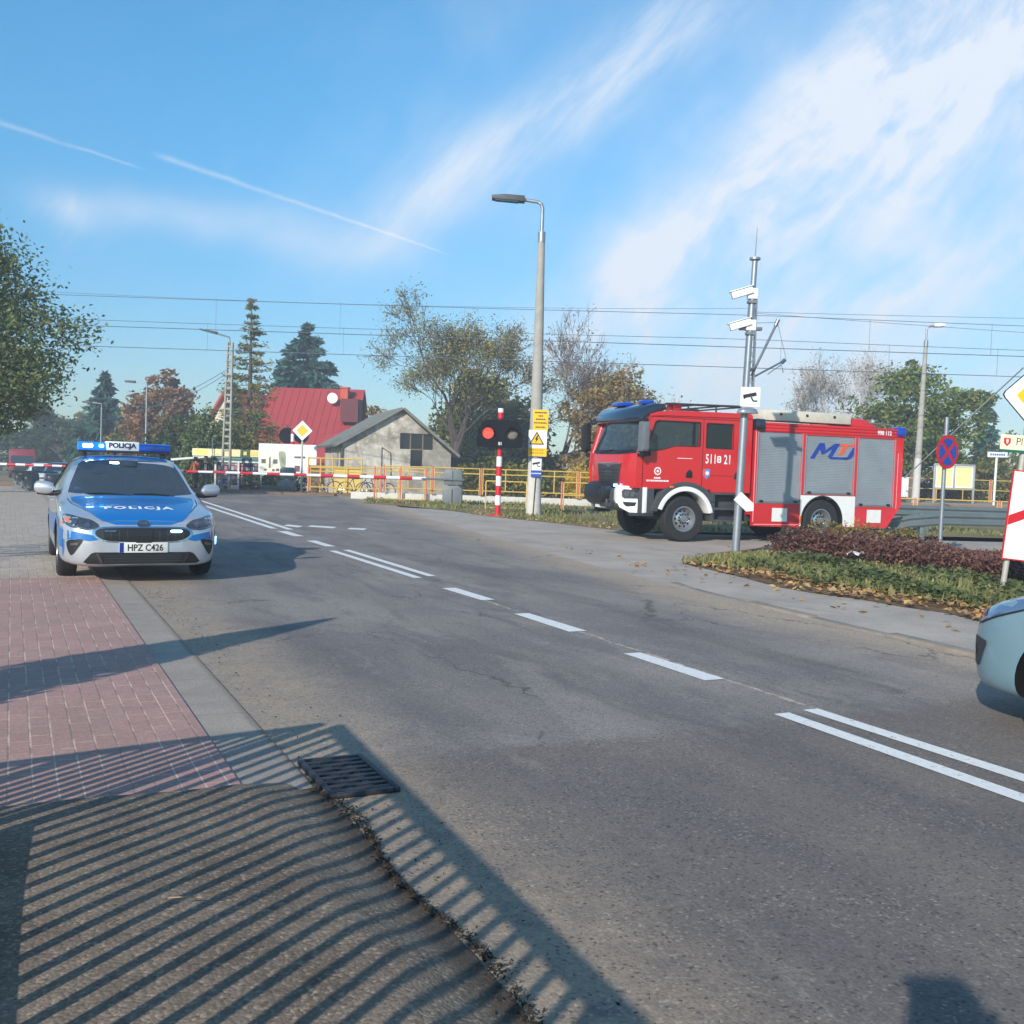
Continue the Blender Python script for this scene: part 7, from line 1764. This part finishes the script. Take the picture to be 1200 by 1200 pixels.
def broadleaf(label, loc, h, blobs, trunk_r, mat, n, size, seed, bark=BARK, base=None, density=.75, name='tree', cat='tree', group=None, clump=.22, lean=(0, 0)):
    """blobs: (x,y,z,rx,ry,rz) masses of the crown relative to the foot"""
    root = thing(name, label, cat, loc, 0, group); rg = np.random.default_rng(seed)
    vol = np.array([b[3] * b[4] * b[5] for b in blobs]); pr = vol / vol.sum(); cents = []
    nc = max(24, int(n / 55))
    for b, p_ in zip(blobs, pr):
        k = max(5, int(nc * p_)); d = rand_unit(rg, k); rr = rg.uniform(.35, 1.0, (k, 1)) ** .55
        cents.append(np.array(b[:3]) + d * rr * np.array(b[3:]))
    cents = np.concatenate(cents); sizes = np.concatenate([np.full(max(5, int(nc * p_)), min(b[3:])) for b, p_ in zip(blobs, pr)])
    keep = rg.random(len(cents)) < density; cents, sizes = cents[keep], sizes[keep]
    per = n // len(cents); w_ = rg.uniform(.5, 1.5, len(cents)); C = []
    for c, s_, q in zip(cents, sizes, w_):
        k = int(per * q); sc = np.clip(s_ * clump * q, .2, 1.4) ; o = np.clip(rg.normal(size=(k, 3)), -1.7, 1.7) * np.array([sc, sc, sc * .62]); C.append(c + o)
    C = np.concatenate(C); C = C[C[:, 2] > .15]
    idx = rg.choice(len(cents), min(len(cents), 26), replace=False)
    trunk_and_limbs(root, h, trunk_r, base or h * .3, [tuple(cents[i]) for i in idx], bark, seed, lean=lean)
    leaves('crown', C, size, mat, rg, root); return root
def bare_tree(label, loc, h, spread, trunk_r, seed, bark, leaf=None, nleaf=0, lsize=.1, levels=5, up=.35, fork=.28, lean=0.0, name='tree', ang=.55, twigr=.012):
    root = thing(name, label, 'tree', loc); rg = random.Random(seed); mb = MB(); ends = []; tr = MB()
    def grow(p, d, L, r, lv):
        n_ = 3; pts = [p]; q = p.copy(); dd = d.copy()
        for i in range(n_):
            dd = (dd + Vector((rg.uniform(-1, 1), rg.uniform(-1, 1), rg.uniform(-.5, 1) * up)) * .16).normalized(); q = q + dd * (L / n_); pts.append(q.copy())
        r1 = max(r * (.66 if lv else .72), twigr * .6); tgt = tr if lv == 0 else mb
        tgt.tube(pts, [r + (r1 - r) * i / n_ for i in range(n_ + 1)], 8 if lv == 0 else (5 if lv < 3 else 3))
        if lv >= levels: ends.append(q); return
        if lv >= levels - 2: ends.append(q)
        k = rg.choice([2, 3, 3, 4]) if lv > 0 else rg.choice([4, 5])
        for j in range(k):
            a_ = Vector((rg.uniform(-1, 1), rg.uniform(-1, 1), rg.uniform(-.6, .6))); a_ = (a_ - dd * a_.dot(dd)); a_ = a_.normalized() if a_.length > .01 else dd.orthogonal()
            nd = (dd + a_ * rg.uniform(ang * .6, ang * 1.5) * spread + Vector((0, 0, up * .5))).normalized()
            s_ = pts[rg.choice([2, 3, 3])] if lv else pts[rg.choice([2, 3])]
            grow(s_, nd, L * rg.uniform(.62, .86), max(r1 * rg.uniform(.6, .85), twigr), lv + 1)
    grow(Vector((0, 0, 0)), Vector((lean, 0, 1)).normalized(), h * fork, trunk_r, 0)
    zmax = max(e.z for e in ends); k = h / zmax
    for m2 in (mb, tr): m2.v = [(x * k, y * k, z * k) for x, y, z in m2.v]
    tr.build('trunk', bark, root, smooth=1); mb.build('branches', bark, root, smooth=1)
    if nleaf:
        r2 = np.random.default_rng(seed); E = np.array([tuple(e * k) for e in ends]); C = E[r2.integers(0, len(E), nleaf)] + r2.normal(size=(nleaf, 3)) * .28; leaves('leaves', C, lsize, leaf, r2, root)
    return root
def conifer(label, loc, h, r, seed, mat=L_SPRUCE, n=2600, droop=.25, sparse=1.0, size=.30, base=.06, power=.9, bark=BARKD, name='spruce'):
    root = thing(name, label, 'tree', loc); rg = np.random.default_rng(seed); mb = MB(); mb.tube([(0, 0, 0), (0, 0, h * .5), (0, 0, h)], [h * .018 + .03, h * .012, .015], 7); mb.build('trunk', bark, root, smooth=1)
    C = []; A = []; bm_ = MB(); lv = int(h * 4.0 * sparse) + 4
    for i in range(lv):
        f_ = base + (1 - base) * (i + rg.uniform(0, .6)) / lv; z = h * f_ + rg.normal() * .12; L = r * (1 - f_) ** power * rg.uniform(.75, 1.12) + .08; k = max(4, int(9 * sparse * (1 - f_ * .5)))
        for j in range(k):
            a_ = rg.uniform(0, 2 * pi); l_ = L * rg.uniform(.55, 1.15); d = np.array([cos(a_), sin(a_), 0.0]); e = np.array([0, 0, z]) + d * l_ + np.array([0, 0, -droop * l_ + .12 * l_ * (f_ > .8)])
            if sparse < .9: bm_.tube([(0, 0, z), tuple(e)], [.03, .008], 3)
            m_ = max(3, int(n / (lv * k) * (.4 + 1.2 * l_ / max(r, .1)))); t = rg.uniform(.12, 1.0, m_) ** .8
            c = np.array([0, 0, z]) + np.outer(t, e - np.array([0, 0, z])) + np.outer(t * t, [0, 0, .10 * l_]) + rg.normal(size=(m_, 3)) * np.array([.10, .10, .09]) * (.5 + l_ * .35)
            C.append(c); q = np.tile(d, (m_, 1)) + rg.normal(size=(m_, 3)) * .55; q[:, 2] -= .30; A.append(q)
    C = np.concatenate(C); A = np.concatenate(A); A /= np.linalg.norm(A, axis=1, keepdims=True); B = np.cross(A, rand_unit(rg, len(A))); B /= np.linalg.norm(B, axis=1, keepdims=True); s_ = size * rg.uniform(.6, 1.3, (len(A), 1))
    if bm_.v: bm_.build('branches', bark, root)
    quads_mesh('crown', C, A * s_, B * s_ * .34, mat, None, root); return root
def bush(label, loc, blobs, mat, n, size, seed, name='bush', cat='bush', group=None, stems=True):
    root = thing(name, label, cat, loc, 0, group); rg = np.random.default_rng(seed); C = []
    vol = np.array([b[3] * b[4] * b[5] for b in blobs]) ** .8; pr = vol / vol.sum()
    for b, p_ in zip(blobs, pr):
        k = int(n * p_); d = rand_unit(rg, k); rr = rg.uniform(.15, 1.0, (k, 1)) ** .45; bumpy = 1 + .16 * np.sin(d[:, :1] * 7 + seed) * np.cos(d[:, 1:2] * 6) + rg.normal(size=(k, 1)) * .07
        C.append(np.array(b[:3]) + d * rr * bumpy * np.array(b[3:]))
    C = np.concatenate(C); C = C[C[:, 2] > .02]; leaves('foliage', C, size, mat, rg, root, up=.1)
    if stems:
        mb = MB()
        for b in blobs:
            for _ in range(4): mb.tube([(b[0], b[1], 0), (b[0] + rg.uniform(-.5, .5) * b[3], b[1] + rg.uniform(-.5, .5) * b[4], b[2] + b[5] * .5)], [.02 + b[5] * .01, .008], 4)
        mb.build('stems', BARKD, root)
    return root
G3 = lambda px, Y: (at(px, 550, Y)[0], Y, gz(Y))

# left edge: tall leafy tree
broadleaf('tall green leafy tree filling the left edge behind the police car', (-19.3, 34.0, 0), 9.6, [(.6, 0, 6.9, 2.5, 2.3, 2.0), (2.5, .3, 5.4, 2.2, 2.1, 1.5), (-1.4, 0, 5.8, 2.3, 2.1, 2.3), (2.6, -.4, 4.0, 1.8, 1.8, 1.1), (.5, .2, 4.0, 2.3, 2.1, 1.4), (1.2, 0, 8.1, 1.3, 1.3, .9), (-2.7, 1, 7.2, 1.8, 1.8, 1.8), (1.0, .2, 2.9, 2.2, 2.0, 1.1), (2.2, 0, 3.1, 1.5, 1.6, .9)], .28, L_ASH, 46000, .085, 11, density=.72, clump=.27)
broadleaf('dark bushy far tree rising behind the red lorry at the left edge', (*G3(20, 118)[:2], gz(118)), 9.5, [(0, 0, 5.2, 4.6, 2.6, 4.4), (4.6, 0, 4.2, 3.6, 2.2, 3.6), (-5, 0, 5, 4.6, 2.2, 4.2)], .2, L_DARK, 7500, .32, 12)
broadleaf('dark green far tree at the end of the road, left of the spruce', (*G3(76, 115)[:2], gz(115)), 6.5, [(0, 0, 3.2, 2.4, 2.4, 2.4), (3, 0, 4.2, 2.6, 2.4, 2.4), (-3.4, 0, 3.2, 2.4, 2.4, 2.2)], .2, L_DARK, 4200, .24, 13)
broadleaf('pale green far tree between the spruce and the dark far tree', (*G3(92, 130)[:2], gz(130)), 8.8, [(0, 0, 5, 2.6, 2.4, 3), (-3, 0, 4.4, 2.4, 2.4, 2.6)], .2, L_OLIVE, 3000, .28, 14)
conifer('blue green spruce left of the orange tree', (*G3(121, 95)[:2], gz(95)), 10.3, 4.6, 21, n=7000, size=.46)
broadleaf('orange brown autumn tree behind the police car light bar', (*G3(190, 86)[:2], gz(86)), 10.7, [(0, 0, 6.6, 2.4, 2.3, 2.6), (1.6, 0, 5.6, 1.7, 1.8, 1.9), (-1.5, 0, 5.4, 1.6, 1.8, 2.0), (0, 0, 8.6, 1.3, 1.3, 1.3)], .22, L_ORANGE, 6200, .22, 15)
broadleaf('green tree between the left spruce and the orange tree', (*G3(160, 90)[:2], gz(90)), 7.2, [(0, 0, 4.4, 1.9, 1.9, 2.4), (-1.5, 0, 3, 1.7, 1.6, 2)], .2, L_OLIVE, 3000, .24, 16)
bush('broad dark green conical shrub left of the kiosk', G3(214, 62), [(0, 0, 2.2, 1.9, 1.6, 2.5), (-1.3, 0, 1.6, 1.5, 1.4, 2.0), (.8, 0, 1.6, 1.3, 1.3, 1.9)], L_DARK, 5200, .13, 31, 'shrub', 'shrub')
bush('columnar thuja behind the kiosk', G3(241, 60), [(0, 0, 2.3, .95, .9, 2.7), (.9, .2, 2.0, .85, .9, 2.4), (-.8, .1, 1.9, .8, .9, 2.2)], L_THUJA, 5200, .12, 32, 'thuja', 'shrub')
bush('olive thuja mass behind the pierced concrete pole', G3(282, 61), [(0, 0, 1.7, 1.6, 1.2, 2.2), (1.6, .2, 1.4, 1.2, 1.1, 1.8), (-1.0, 0, 1.9, 1.0, 1.0, 2.2)], L_OLIVE, 4600, .12, 33, 'shrub', 'shrub')
bush('low dark hedge under the hoarding', G3(330, 50.9), [(-1.2, .2, .5, .9, .5, .65), (0, .2, .5, .9, .5, .6), (1.2, .2, .5, .9, .5, .65)], L_DARK, 2600, .08, 34, 'hedge', 'hedge')
conifer('tall thin larch with sparse drooping branches in front of the red roof', G3(291, 63), 11.8, 3.0, 22, L_OLIVE, 6500, .10, .75, .13, .16, .75, BARKD, 'larch')
conifer('dark dense spruce behind the red roof', (*G3(356, 90)[:2], gz(90)), 14.4, 10.6, 23, n=14000, size=.46, droop=.30, power=.95)
conifer('small dark spruce behind the larch', (*G3(272, 84)[:2], gz(84)), 9.0, 2.2, 24, n=1800, size=.36)
broadleaf('yellowing creeper covered treetop right of the red roof', G3(440, 76), 6.9, [(0, 0, 4.2, 1.5, 1.4, 2.4), (-.6, 0, 2.6, 1.5, 1.4, 2)], .15, L_BROWNBUSH, 2600, .16, 17)
# centre: large half bare tree, dark mass behind, reddish bare tree
bare_tree('large half bare tree with dark forked trunk behind the old house', G3(526, 61.5), 12.2, 1.05, .19, 5, BARKD, L_SPARSE, 17000, .075, 7, .32, .20, .05, twigr=.010)
broadleaf('dense olive green tree mass behind the half bare tree', G3(568, 72), 9.9, [(0, 0, 5.2, 2.9, 2.6, 3.6), (1.6, 0, 4.0, 2.6, 2.4, 3.2), (-1.6, 0, 3.6, 2.4, 2.2, 3.0), (-.4, 0, 7.6, 1.9, 1.9, 1.9), (2.8, 0, 2.6, 2, 2, 2.4)], .25, L_OLIVE, 19000, .18, 18, density=.95)
broadleaf('dark ivy clad tree behind the crossing signal', G3(606, 70), 7.4, [(0, 0, 3.6, 2.0, 2.0, 3.2), (-2.2, 0, 3.0, 2.2, 2, 2.8), (1.2, 0, 2.2, 1.6, 1.6, 2)], .2, L_DARK, 9000, .18, 19, density=.95)
bare_tree('tall nearly bare tree with a few reddish leaves behind the street lamp', G3(652, 76), 14.8, .9, .17, 9, BARK, L_PINK, 2200, .10, 7, .38, .22, .02)
broadleaf('olive brown tree with bare limbs behind the fire engine cab', G3(716, 62), 8.9, [(0, 0, 6.0, 2.0, 2.0, 2.2), (1.7, 0, 5.4, 1.6, 1.8, 2.0), (-1.7, 0, 5.2, 1.5, 1.6, 1.9), (.4, 0, 3.4, 2.4, 2.2, 2.0), (-1.8, 0, 2.8, 1.4, 1.4, 1.6)], .2, L_BROWNBUSH, 9000, .15, 25, density=.75)
bare_tree('bare grey tree standing in the olive brown tree behind the fire engine', G3(742, 60), 8.8, 1.3, .16, 14, BARK, L_SPARSE, 500, .10, 5, .3, .26, -.1)
bush('yellow green bush behind the low white wall', G3(580, 47), [(0, 0, 1.1, 1.1, .8, 1.0), (1.3, 0, 1.0, 1.2, .8, .95), (-1.2, 0, .9, 1, .8, .8), (2.6, .1, .8, 1.1, .8, .8)], L_OLIVE, 3600, .09, 35)
bush('brown scrub behind the fence beside the fire engine', G3(668, 48), [(0, 0, .8, 1.6, .8, .8), (-2, 0, .7, 1.4, .8, .75), (2, 0, .9, 1.4, .8, .9)], L_BROWNBUSH, 2600, .09, 36)
bush('yellow shrub right of the fence, by the fire engine cab', G3(682, 46), [(0, 0, 1.0, .8, .6, .8)], leafmat('yellow_leaves', [S(196, 160, 40), S(214, 180, 60), S(170, 140, 44)]), 1200, .07, 37)
# right: birch, oak, spruce, autumn shrubs
bare_tree('pale thin birch with almost no leaves behind the fire engine', G3(962, 80), 13.2, .9, .15, 33, BARKP, L_PINK, 2600, .085, 7, .42, .22, .0, ang=.5)
broadleaf('spreading oak with green and yellow leaves behind the platform lamp', G3(1070, 63), 10.0, [(0, 0, 7.0, 2.3, 2.2, 2.0), (-2.6, 0, 5.4, 2.0, 2.0, 1.7), (2.6, 0, 6.0, 1.7, 1.8, 1.6), (3.6, 0, 7.4, 1.0, 1.1, 1.0), (.4, 0, 4.6, 2.6, 2.2, 1.7), (-4.0, 0, 4.2, 1.4, 1.5, 1.2), (-.8, 0, 8.5, 1.2, 1.2, .9), (1.2, 0, 3.4, 2, 2, 1.4)], .3, L_OAK, 17000, .15, 26, density=.72, clump=.24)
conifer('blue green spruce right of the oak', (*G3(1153, 82)[:2], gz(82)), 9.6, 2.6, 27, n=3400, size=.36)
for i, (px, Y, hh, m_, lab) in enumerate(((1030, 66, 3.6, L_BROWNBUSH, 'brown shrub under the oak, left of the platform lamp'), (1140, 66, 4.4, L_BROWNBUSH, 'rusty shrub behind the timetable board'), (1192, 64, 5.6, L_OLIVE, 'olive green shrub at the right edge behind the street name sign'), (1090, 68, 3.0, L_OLIVE, 'olive shrub behind the notice board'))):
    bush(lab, G3(px, Y), [(0, 0, hh * .45, 2.2, 1.4, hh * .5), (1.8, 0, hh * .35, 1.8, 1.3, hh * .4), (-1.8, 0, hh * .38, 1.7, 1.3, hh * .42)], m_, 3000, .14, 40 + i, 'shrub', 'shrub')
# belt of trees far behind, one mass
rg = np.random.default_rng(77); C = []
for x in np.arange(-95, 130, 2.2):
    Y = 135 + rg.uniform(-10, 16); hh = rg.uniform(3.2, 6.2) + (1.2 if x > 30 else 0); k = 95; d = rand_unit(rg, k) * rg.uniform(.3, 1, (k, 1)); C.append(np.array([x + rg.uniform(-1, 1), Y, gz(Y) + hh * .5]) + d * np.array([2.6, 2.2, hh * .62]))
o = leaves('far_trees', np.concatenate(C), .42, L_DARK, rg); tag(o, 'far belt of dark trees along the horizon', 'woods', kind='stuff')

# purple hedge on the island
hl = [G(912, 650), G(985, 655), G(1060, 664), G(1130, 676), G(1200, 690), G(1290, 706)]
hp = []
for i in range(len(hl) - 1):
    for k in range(1 if i == 0 else 0, 4): hp.append((hl[i][0] + (hl[i + 1][0] - hl[i][0]) * k / 4, hl[i][1] + (hl[i + 1][1] - hl[i][1]) * k / 4))
rg_ = random.Random(4); ox, oy = hp[0]
bl = [(x - ox + rg_.uniform(-.12, .12), y - oy + .35 + rg_.uniform(-.2, .2), .18 + rg_.uniform(-.03, .06), .40, .44, .24 + rg_.uniform(-.07, .09)) for x, y in hp]
bush('low purple leaved hedge running across the island to the right edge', (ox, oy, .03), bl, L_BERB, 16000, .034, 51, 'hedge', 'hedge')
bush('yellow green tuft behind the purple hedge', (*G(1000, 640), .03), [(-.5, .5, .22, .5, .4, .32), (.3, .6, .2, .6, .4, .3), (1.2, .6, .16, .5, .4, .24)], leafmat('tuft_leaves', [S(150, 130, 70), S(120, 112, 60), S(170, 140, 70)]), 1600, .035, 52, 'bush', 'bush')
# ground cover, fallen leaves, grass, kerb debris
rg = np.random.default_rng(5)
def in_poly(P, poly):
    x, y = P[:, 0], P[:, 1]; ins = np.zeros(len(P), bool); j = len(poly) - 1
    for i in range(len(poly)):
        xi, yi = poly[i]; xj, yj = poly[j]; c = ((yi > y) != (yj > y)) & (x < (xj - xi) * (y - yi) / (yj - yi + 1e-12) + xi); ins ^= c; j = i
    return ins
def scatter(poly, n, rg):
    a = np.array(poly); lo, hi = a.min(0), a.max(0); P = rg.uniform(lo, hi, (n, 2)); return P[in_poly(P, poly)]
ISL_IVY = [G(870, 668), G(930, 682), G(1010, 695), G(1070, 704), G(1130, 713), G(1180, 724), G(1300, 745), G(1300, 712), G(1200, 695), G(1120, 680), G(1050, 670), G(960, 660), G(905, 655)]
P = scatter(ISL_IVY, 26000, rg); nz_ = np.sin(P[:, 0] * 3.1 + P[:, 1] * 1.7) * .5 + np.sin(P[:, 0] * 1.3 - P[:, 1] * 2.9) * .5; P = P[(nz_ + rg.normal(size=len(P)) * .5) > -.15]
z = .03 + rg.uniform(.0, .13, len(P)) * (1 + .4 * np.sin(P[:, 0] * 4)); o = leaves('ground_cover', np.c_[P, z], .042, L_IVY, rg, up=.8, aspect=.75); tag(o, 'low green ivy like ground cover in front of the purple hedge', 'ground cover', kind='stuff')
P1 = scatter(ISL, 7000, rg); front = [G(800, 662), G(870, 679), G(950, 696), G(1050, 712), G(1150, 730), G(1250, 750), G(1250, 733), G(1150, 716), G(1050, 700), G(950, 683), G(860, 664)]
P2 = scatter(front, 9000, rg); P3 = scatter([G(540, 602), G(640, 613), G(720, 622), G(720, 616), G(640, 607), G(560, 599)], 1500, rg); P4 = scatter([G(650, 640), G(800, 664), G(1150, 733), G(1150, 748), G(800, 680)], 500, rg)
P1 = P1[rg.random(len(P1)) < .22]; P2 = P2[rg.random(len(P2)) < .42 * (.4 + .6 * (np.sin(P2[:, 0] * 2.7 + P2[:, 1] * 4.1) > -.2))]
C = np.concatenate([np.c_[P1, .05 + rg.uniform(0, .08, len(P1))], np.c_[P2, .045 + rg.uniform(0, .05, len(P2))], np.c_[P3, .03 + rg.uniform(0, .02, len(P3))], np.c_[P4[:60], .02 + rg.uniform(0, .01, len(P4[:60]))]])
o = leaves('fallen_leaves', C, .042, L_FALL, rg, up=1.4, aspect=.7); tag(o, 'yellow and orange fallen leaves along the island and the verge', 'fallen leaves', kind='stuff')
P = scatter(VERGE, 60000, rg); P = P[(P[:, 1] < 41.3) & (P[:, 0] < 14)]; keep = np.sin(P[:, 0] * 1.9) + np.sin(P[:, 1] * 1.3 + P[:, 0]) + rg.normal(size=len(P)) * .7 > -.3; P = P[keep][:9000]
P5 = np.concatenate([scatter([G(800, 661), G(860, 655), G(905, 652), G(890, 672), G(840, 667)], 3000, rg)[:900], scatter(ISL_IVY, 9000, rg)[:3200]])
C = np.concatenate([np.c_[P, np.full(len(P), .06)], np.c_[P5, np.full(len(P5), .07)]]); n_ = len(C); A = np.c_[rg.normal(size=(n_, 2)) * .035, rg.uniform(.04, .11, n_)]; B = np.c_[rg.normal(size=(n_, 2)) * .018, np.zeros(n_)]
o = quads_mesh('grass', C, A, B, L_GRASS); tag(o, 'rough grass along the verge and the island tip', 'grass', kind='stuff')
n_ = 3600; s_ = rg.uniform(-.5, 4.5, n_); t_ = 1.278 + rg.normal(size=n_) * .011 * (1 + 1.5 * (np.sin(s_ * 3.3) > .45)) + .03 * np.sin(s_ * 5.1); xy = np.stack([UX * s_ + NX * t_, UY * s_ + NY * t_], 1); C = np.c_[xy, .008 + rg.uniform(0, .018, n_)]
n2 = 260; s2_ = rg.uniform(0, 12, n2); t2_ = 1.3 + np.abs(rg.normal(size=n2)) * .16; C = np.concatenate([C, np.c_[np.stack([UX * s2_ + NX * t2_, UY * s2_ + NY * t2_], 1), np.full(n2, .012)]])
o = leaves('kerb_litter', C, .008, L_DEBRIS, rg, up=.4, aspect=.5); tag(o, 'dark crumbs of soil and dead plants in the gap along the near kerb', 'litter', kind='stuff')
for (px, py, a_, lab) in ((217, 1056, .1, 'pale dry twig lying on the coarse footway'), (132, 1086, 1.2, 'tiny pale straw lying left of the twig on the footway')):
    x_, y_ = G(px, py, .11); mb = MB(); l_ = .05 if a_ < 1 else .02; mb.tube([(x_ - l_ * cos(a_), y_ - l_ * sin(a_), .122), (x_, y_, .124), (x_ + l_ * cos(a_), y_ + l_ * sin(a_), .122)], .0022, 4); tag(mb.build('twig', M('dry_twig', S(170, 140, 110), .8)), lab, 'twig')
x_, y_ = G(996, 657); mb = MB(); mb.grid(5, 5, lambda a, b: (x_ + (a - .5) * .28, y_ - .25 + (b - .5) * .2, .16 + .05 * sin(a * 9 + b * 4) * cos(b * 7))); tag(mb.build('litter_bag', SWHITE, smooth=1), 'white scrap of litter on the ground cover before the purple hedge', 'litter')

# ------------------------------------------------------------------ beside and behind the camera: what throws the near shadows
RAILM = M('railing_steel', S(96, 100, 104), .5, .4)
def railing(label, p0, p1, z0, z1, step, mid=None):
    root = thing('railing', label, 'railing', (p0[0], p0[1], 0)); d = Vector((p1[0] - p0[0], p1[1] - p0[1], 0)); L = d.length; d /= L
    mb = MB(); mb.tube([(0, 0, z1), tuple(d * L + Vector((0, 0, z1)))], .036, 10); mb.build('top_rail', RAILM, root, smooth=1)
    mb = MB(); mb.tube([(0, 0, z0), tuple(d * L + Vector((0, 0, z0)))], .035, 8); mb.build('bottom_rail', RAILM, root, smooth=1)
    n_ = min(95, int(L / step))
    for i in range(1, n_): mb = MB(); q = d * (L * i / n_); mb.tube([tuple(q + Vector((0, 0, z0))), tuple(q + Vector((0, 0, z1)))], .021, 8); mb.build('bar', RAILM, root, smooth=1)
    for q in (0, .5, 1): mb = MB(); e = d * (L * q); mb.tube([(e.x, e.y, 0), (e.x, e.y, z1 + .02)], .04, 8); mb.build('post', RAILM, root, smooth=1)
railing('grey steel bar railing along the footway left of the camera', RW(4.05, -.24), RW(-2.2, -.50), .22, 1.12, .128)
railing('grey steel bar railing turning away from the road, left of the camera', RW(4.15, -.30), RW(3.75, -2.6), .22, 1.10, .13)
for i, (s_, t_, hh, r_) in enumerate(((5.75, -1.95, 2.75, .50), (13.0, -5.2, 3.0, .5))):
    x_, y_ = RW(s_, t_); root = thing('thuja', ['narrow thuja just outside the left edge, beside the near pavement', 'narrow thuja beside the pavement farther along on the left'][i], 'shrub', (x_, y_, 0)); rg = np.random.default_rng(60 + i); n_ = 5200
    zz = rg.uniform(.05, 1, n_) ** 1.0; rr = r_ * np.minimum(1, (1 - zz) * 1.5) ** .8 * rg.uniform(.2, 1, n_) ** .4; a_ = rg.uniform(0, 2 * pi, n_); C = np.c_[rr * np.cos(a_), rr * np.sin(a_), zz * hh]; A = np.c_[np.cos(a_) * .5, np.sin(a_) * .5, np.ones(n_)] * .055; B = np.c_[-np.sin(a_), np.cos(a_), np.zeros(n_)] * .04
    quads_mesh('foliage', C, A, B, L_THUJA, None, root); mb = MB(); mb.tube([(0, 0, 0), (0, 0, hh * .8)], [.05, .01], 6); mb.build('stem', BARKD, root)
bare_tree('slim bare tree beyond the left edge whose branches shade the pavement', (*RW(11.6, -6.6), 0), 6.2, 1.0, .09, 71, BARK, L_SPARSE, 700, .06, 5, .35, .28)
person('photographer in a dark jacket holding up a phone behind the camera', (-.37, -.50, .0), radians(90), 1.78, M('grey_jacket', S(60, 64, 72), .9), M('jeans', S(52, 64, 90), .9), HAIRB, arms='phone', stride=0)
mb = MB(); mb.box((-.07, -.075, 1.475), (.15, .009, .074)); tag(mb.build('phone', BLACKP, bevel=.003), 'black phone held up by the photographer', 'phone')

# the hazy air of the afternoon
hm, nt, out = newmat('haze_air'); pv = node(nt, 'ShaderNodeVolumePrincipled'); pv.inputs['Color'].default_value = (.86, .91, 1.0, 1); pv.inputs['Density'].default_value = .0023; pv.inputs['Anisotropy'].default_value = .1
nt.links.new(pv.outputs[0], out.inputs['Volume']); pass
mb = MB(); mb.box((0, 80, 6.9), (420, 200, 18.0)); hz = mb.build('haze', hm); tag(hz, kind='stuff')
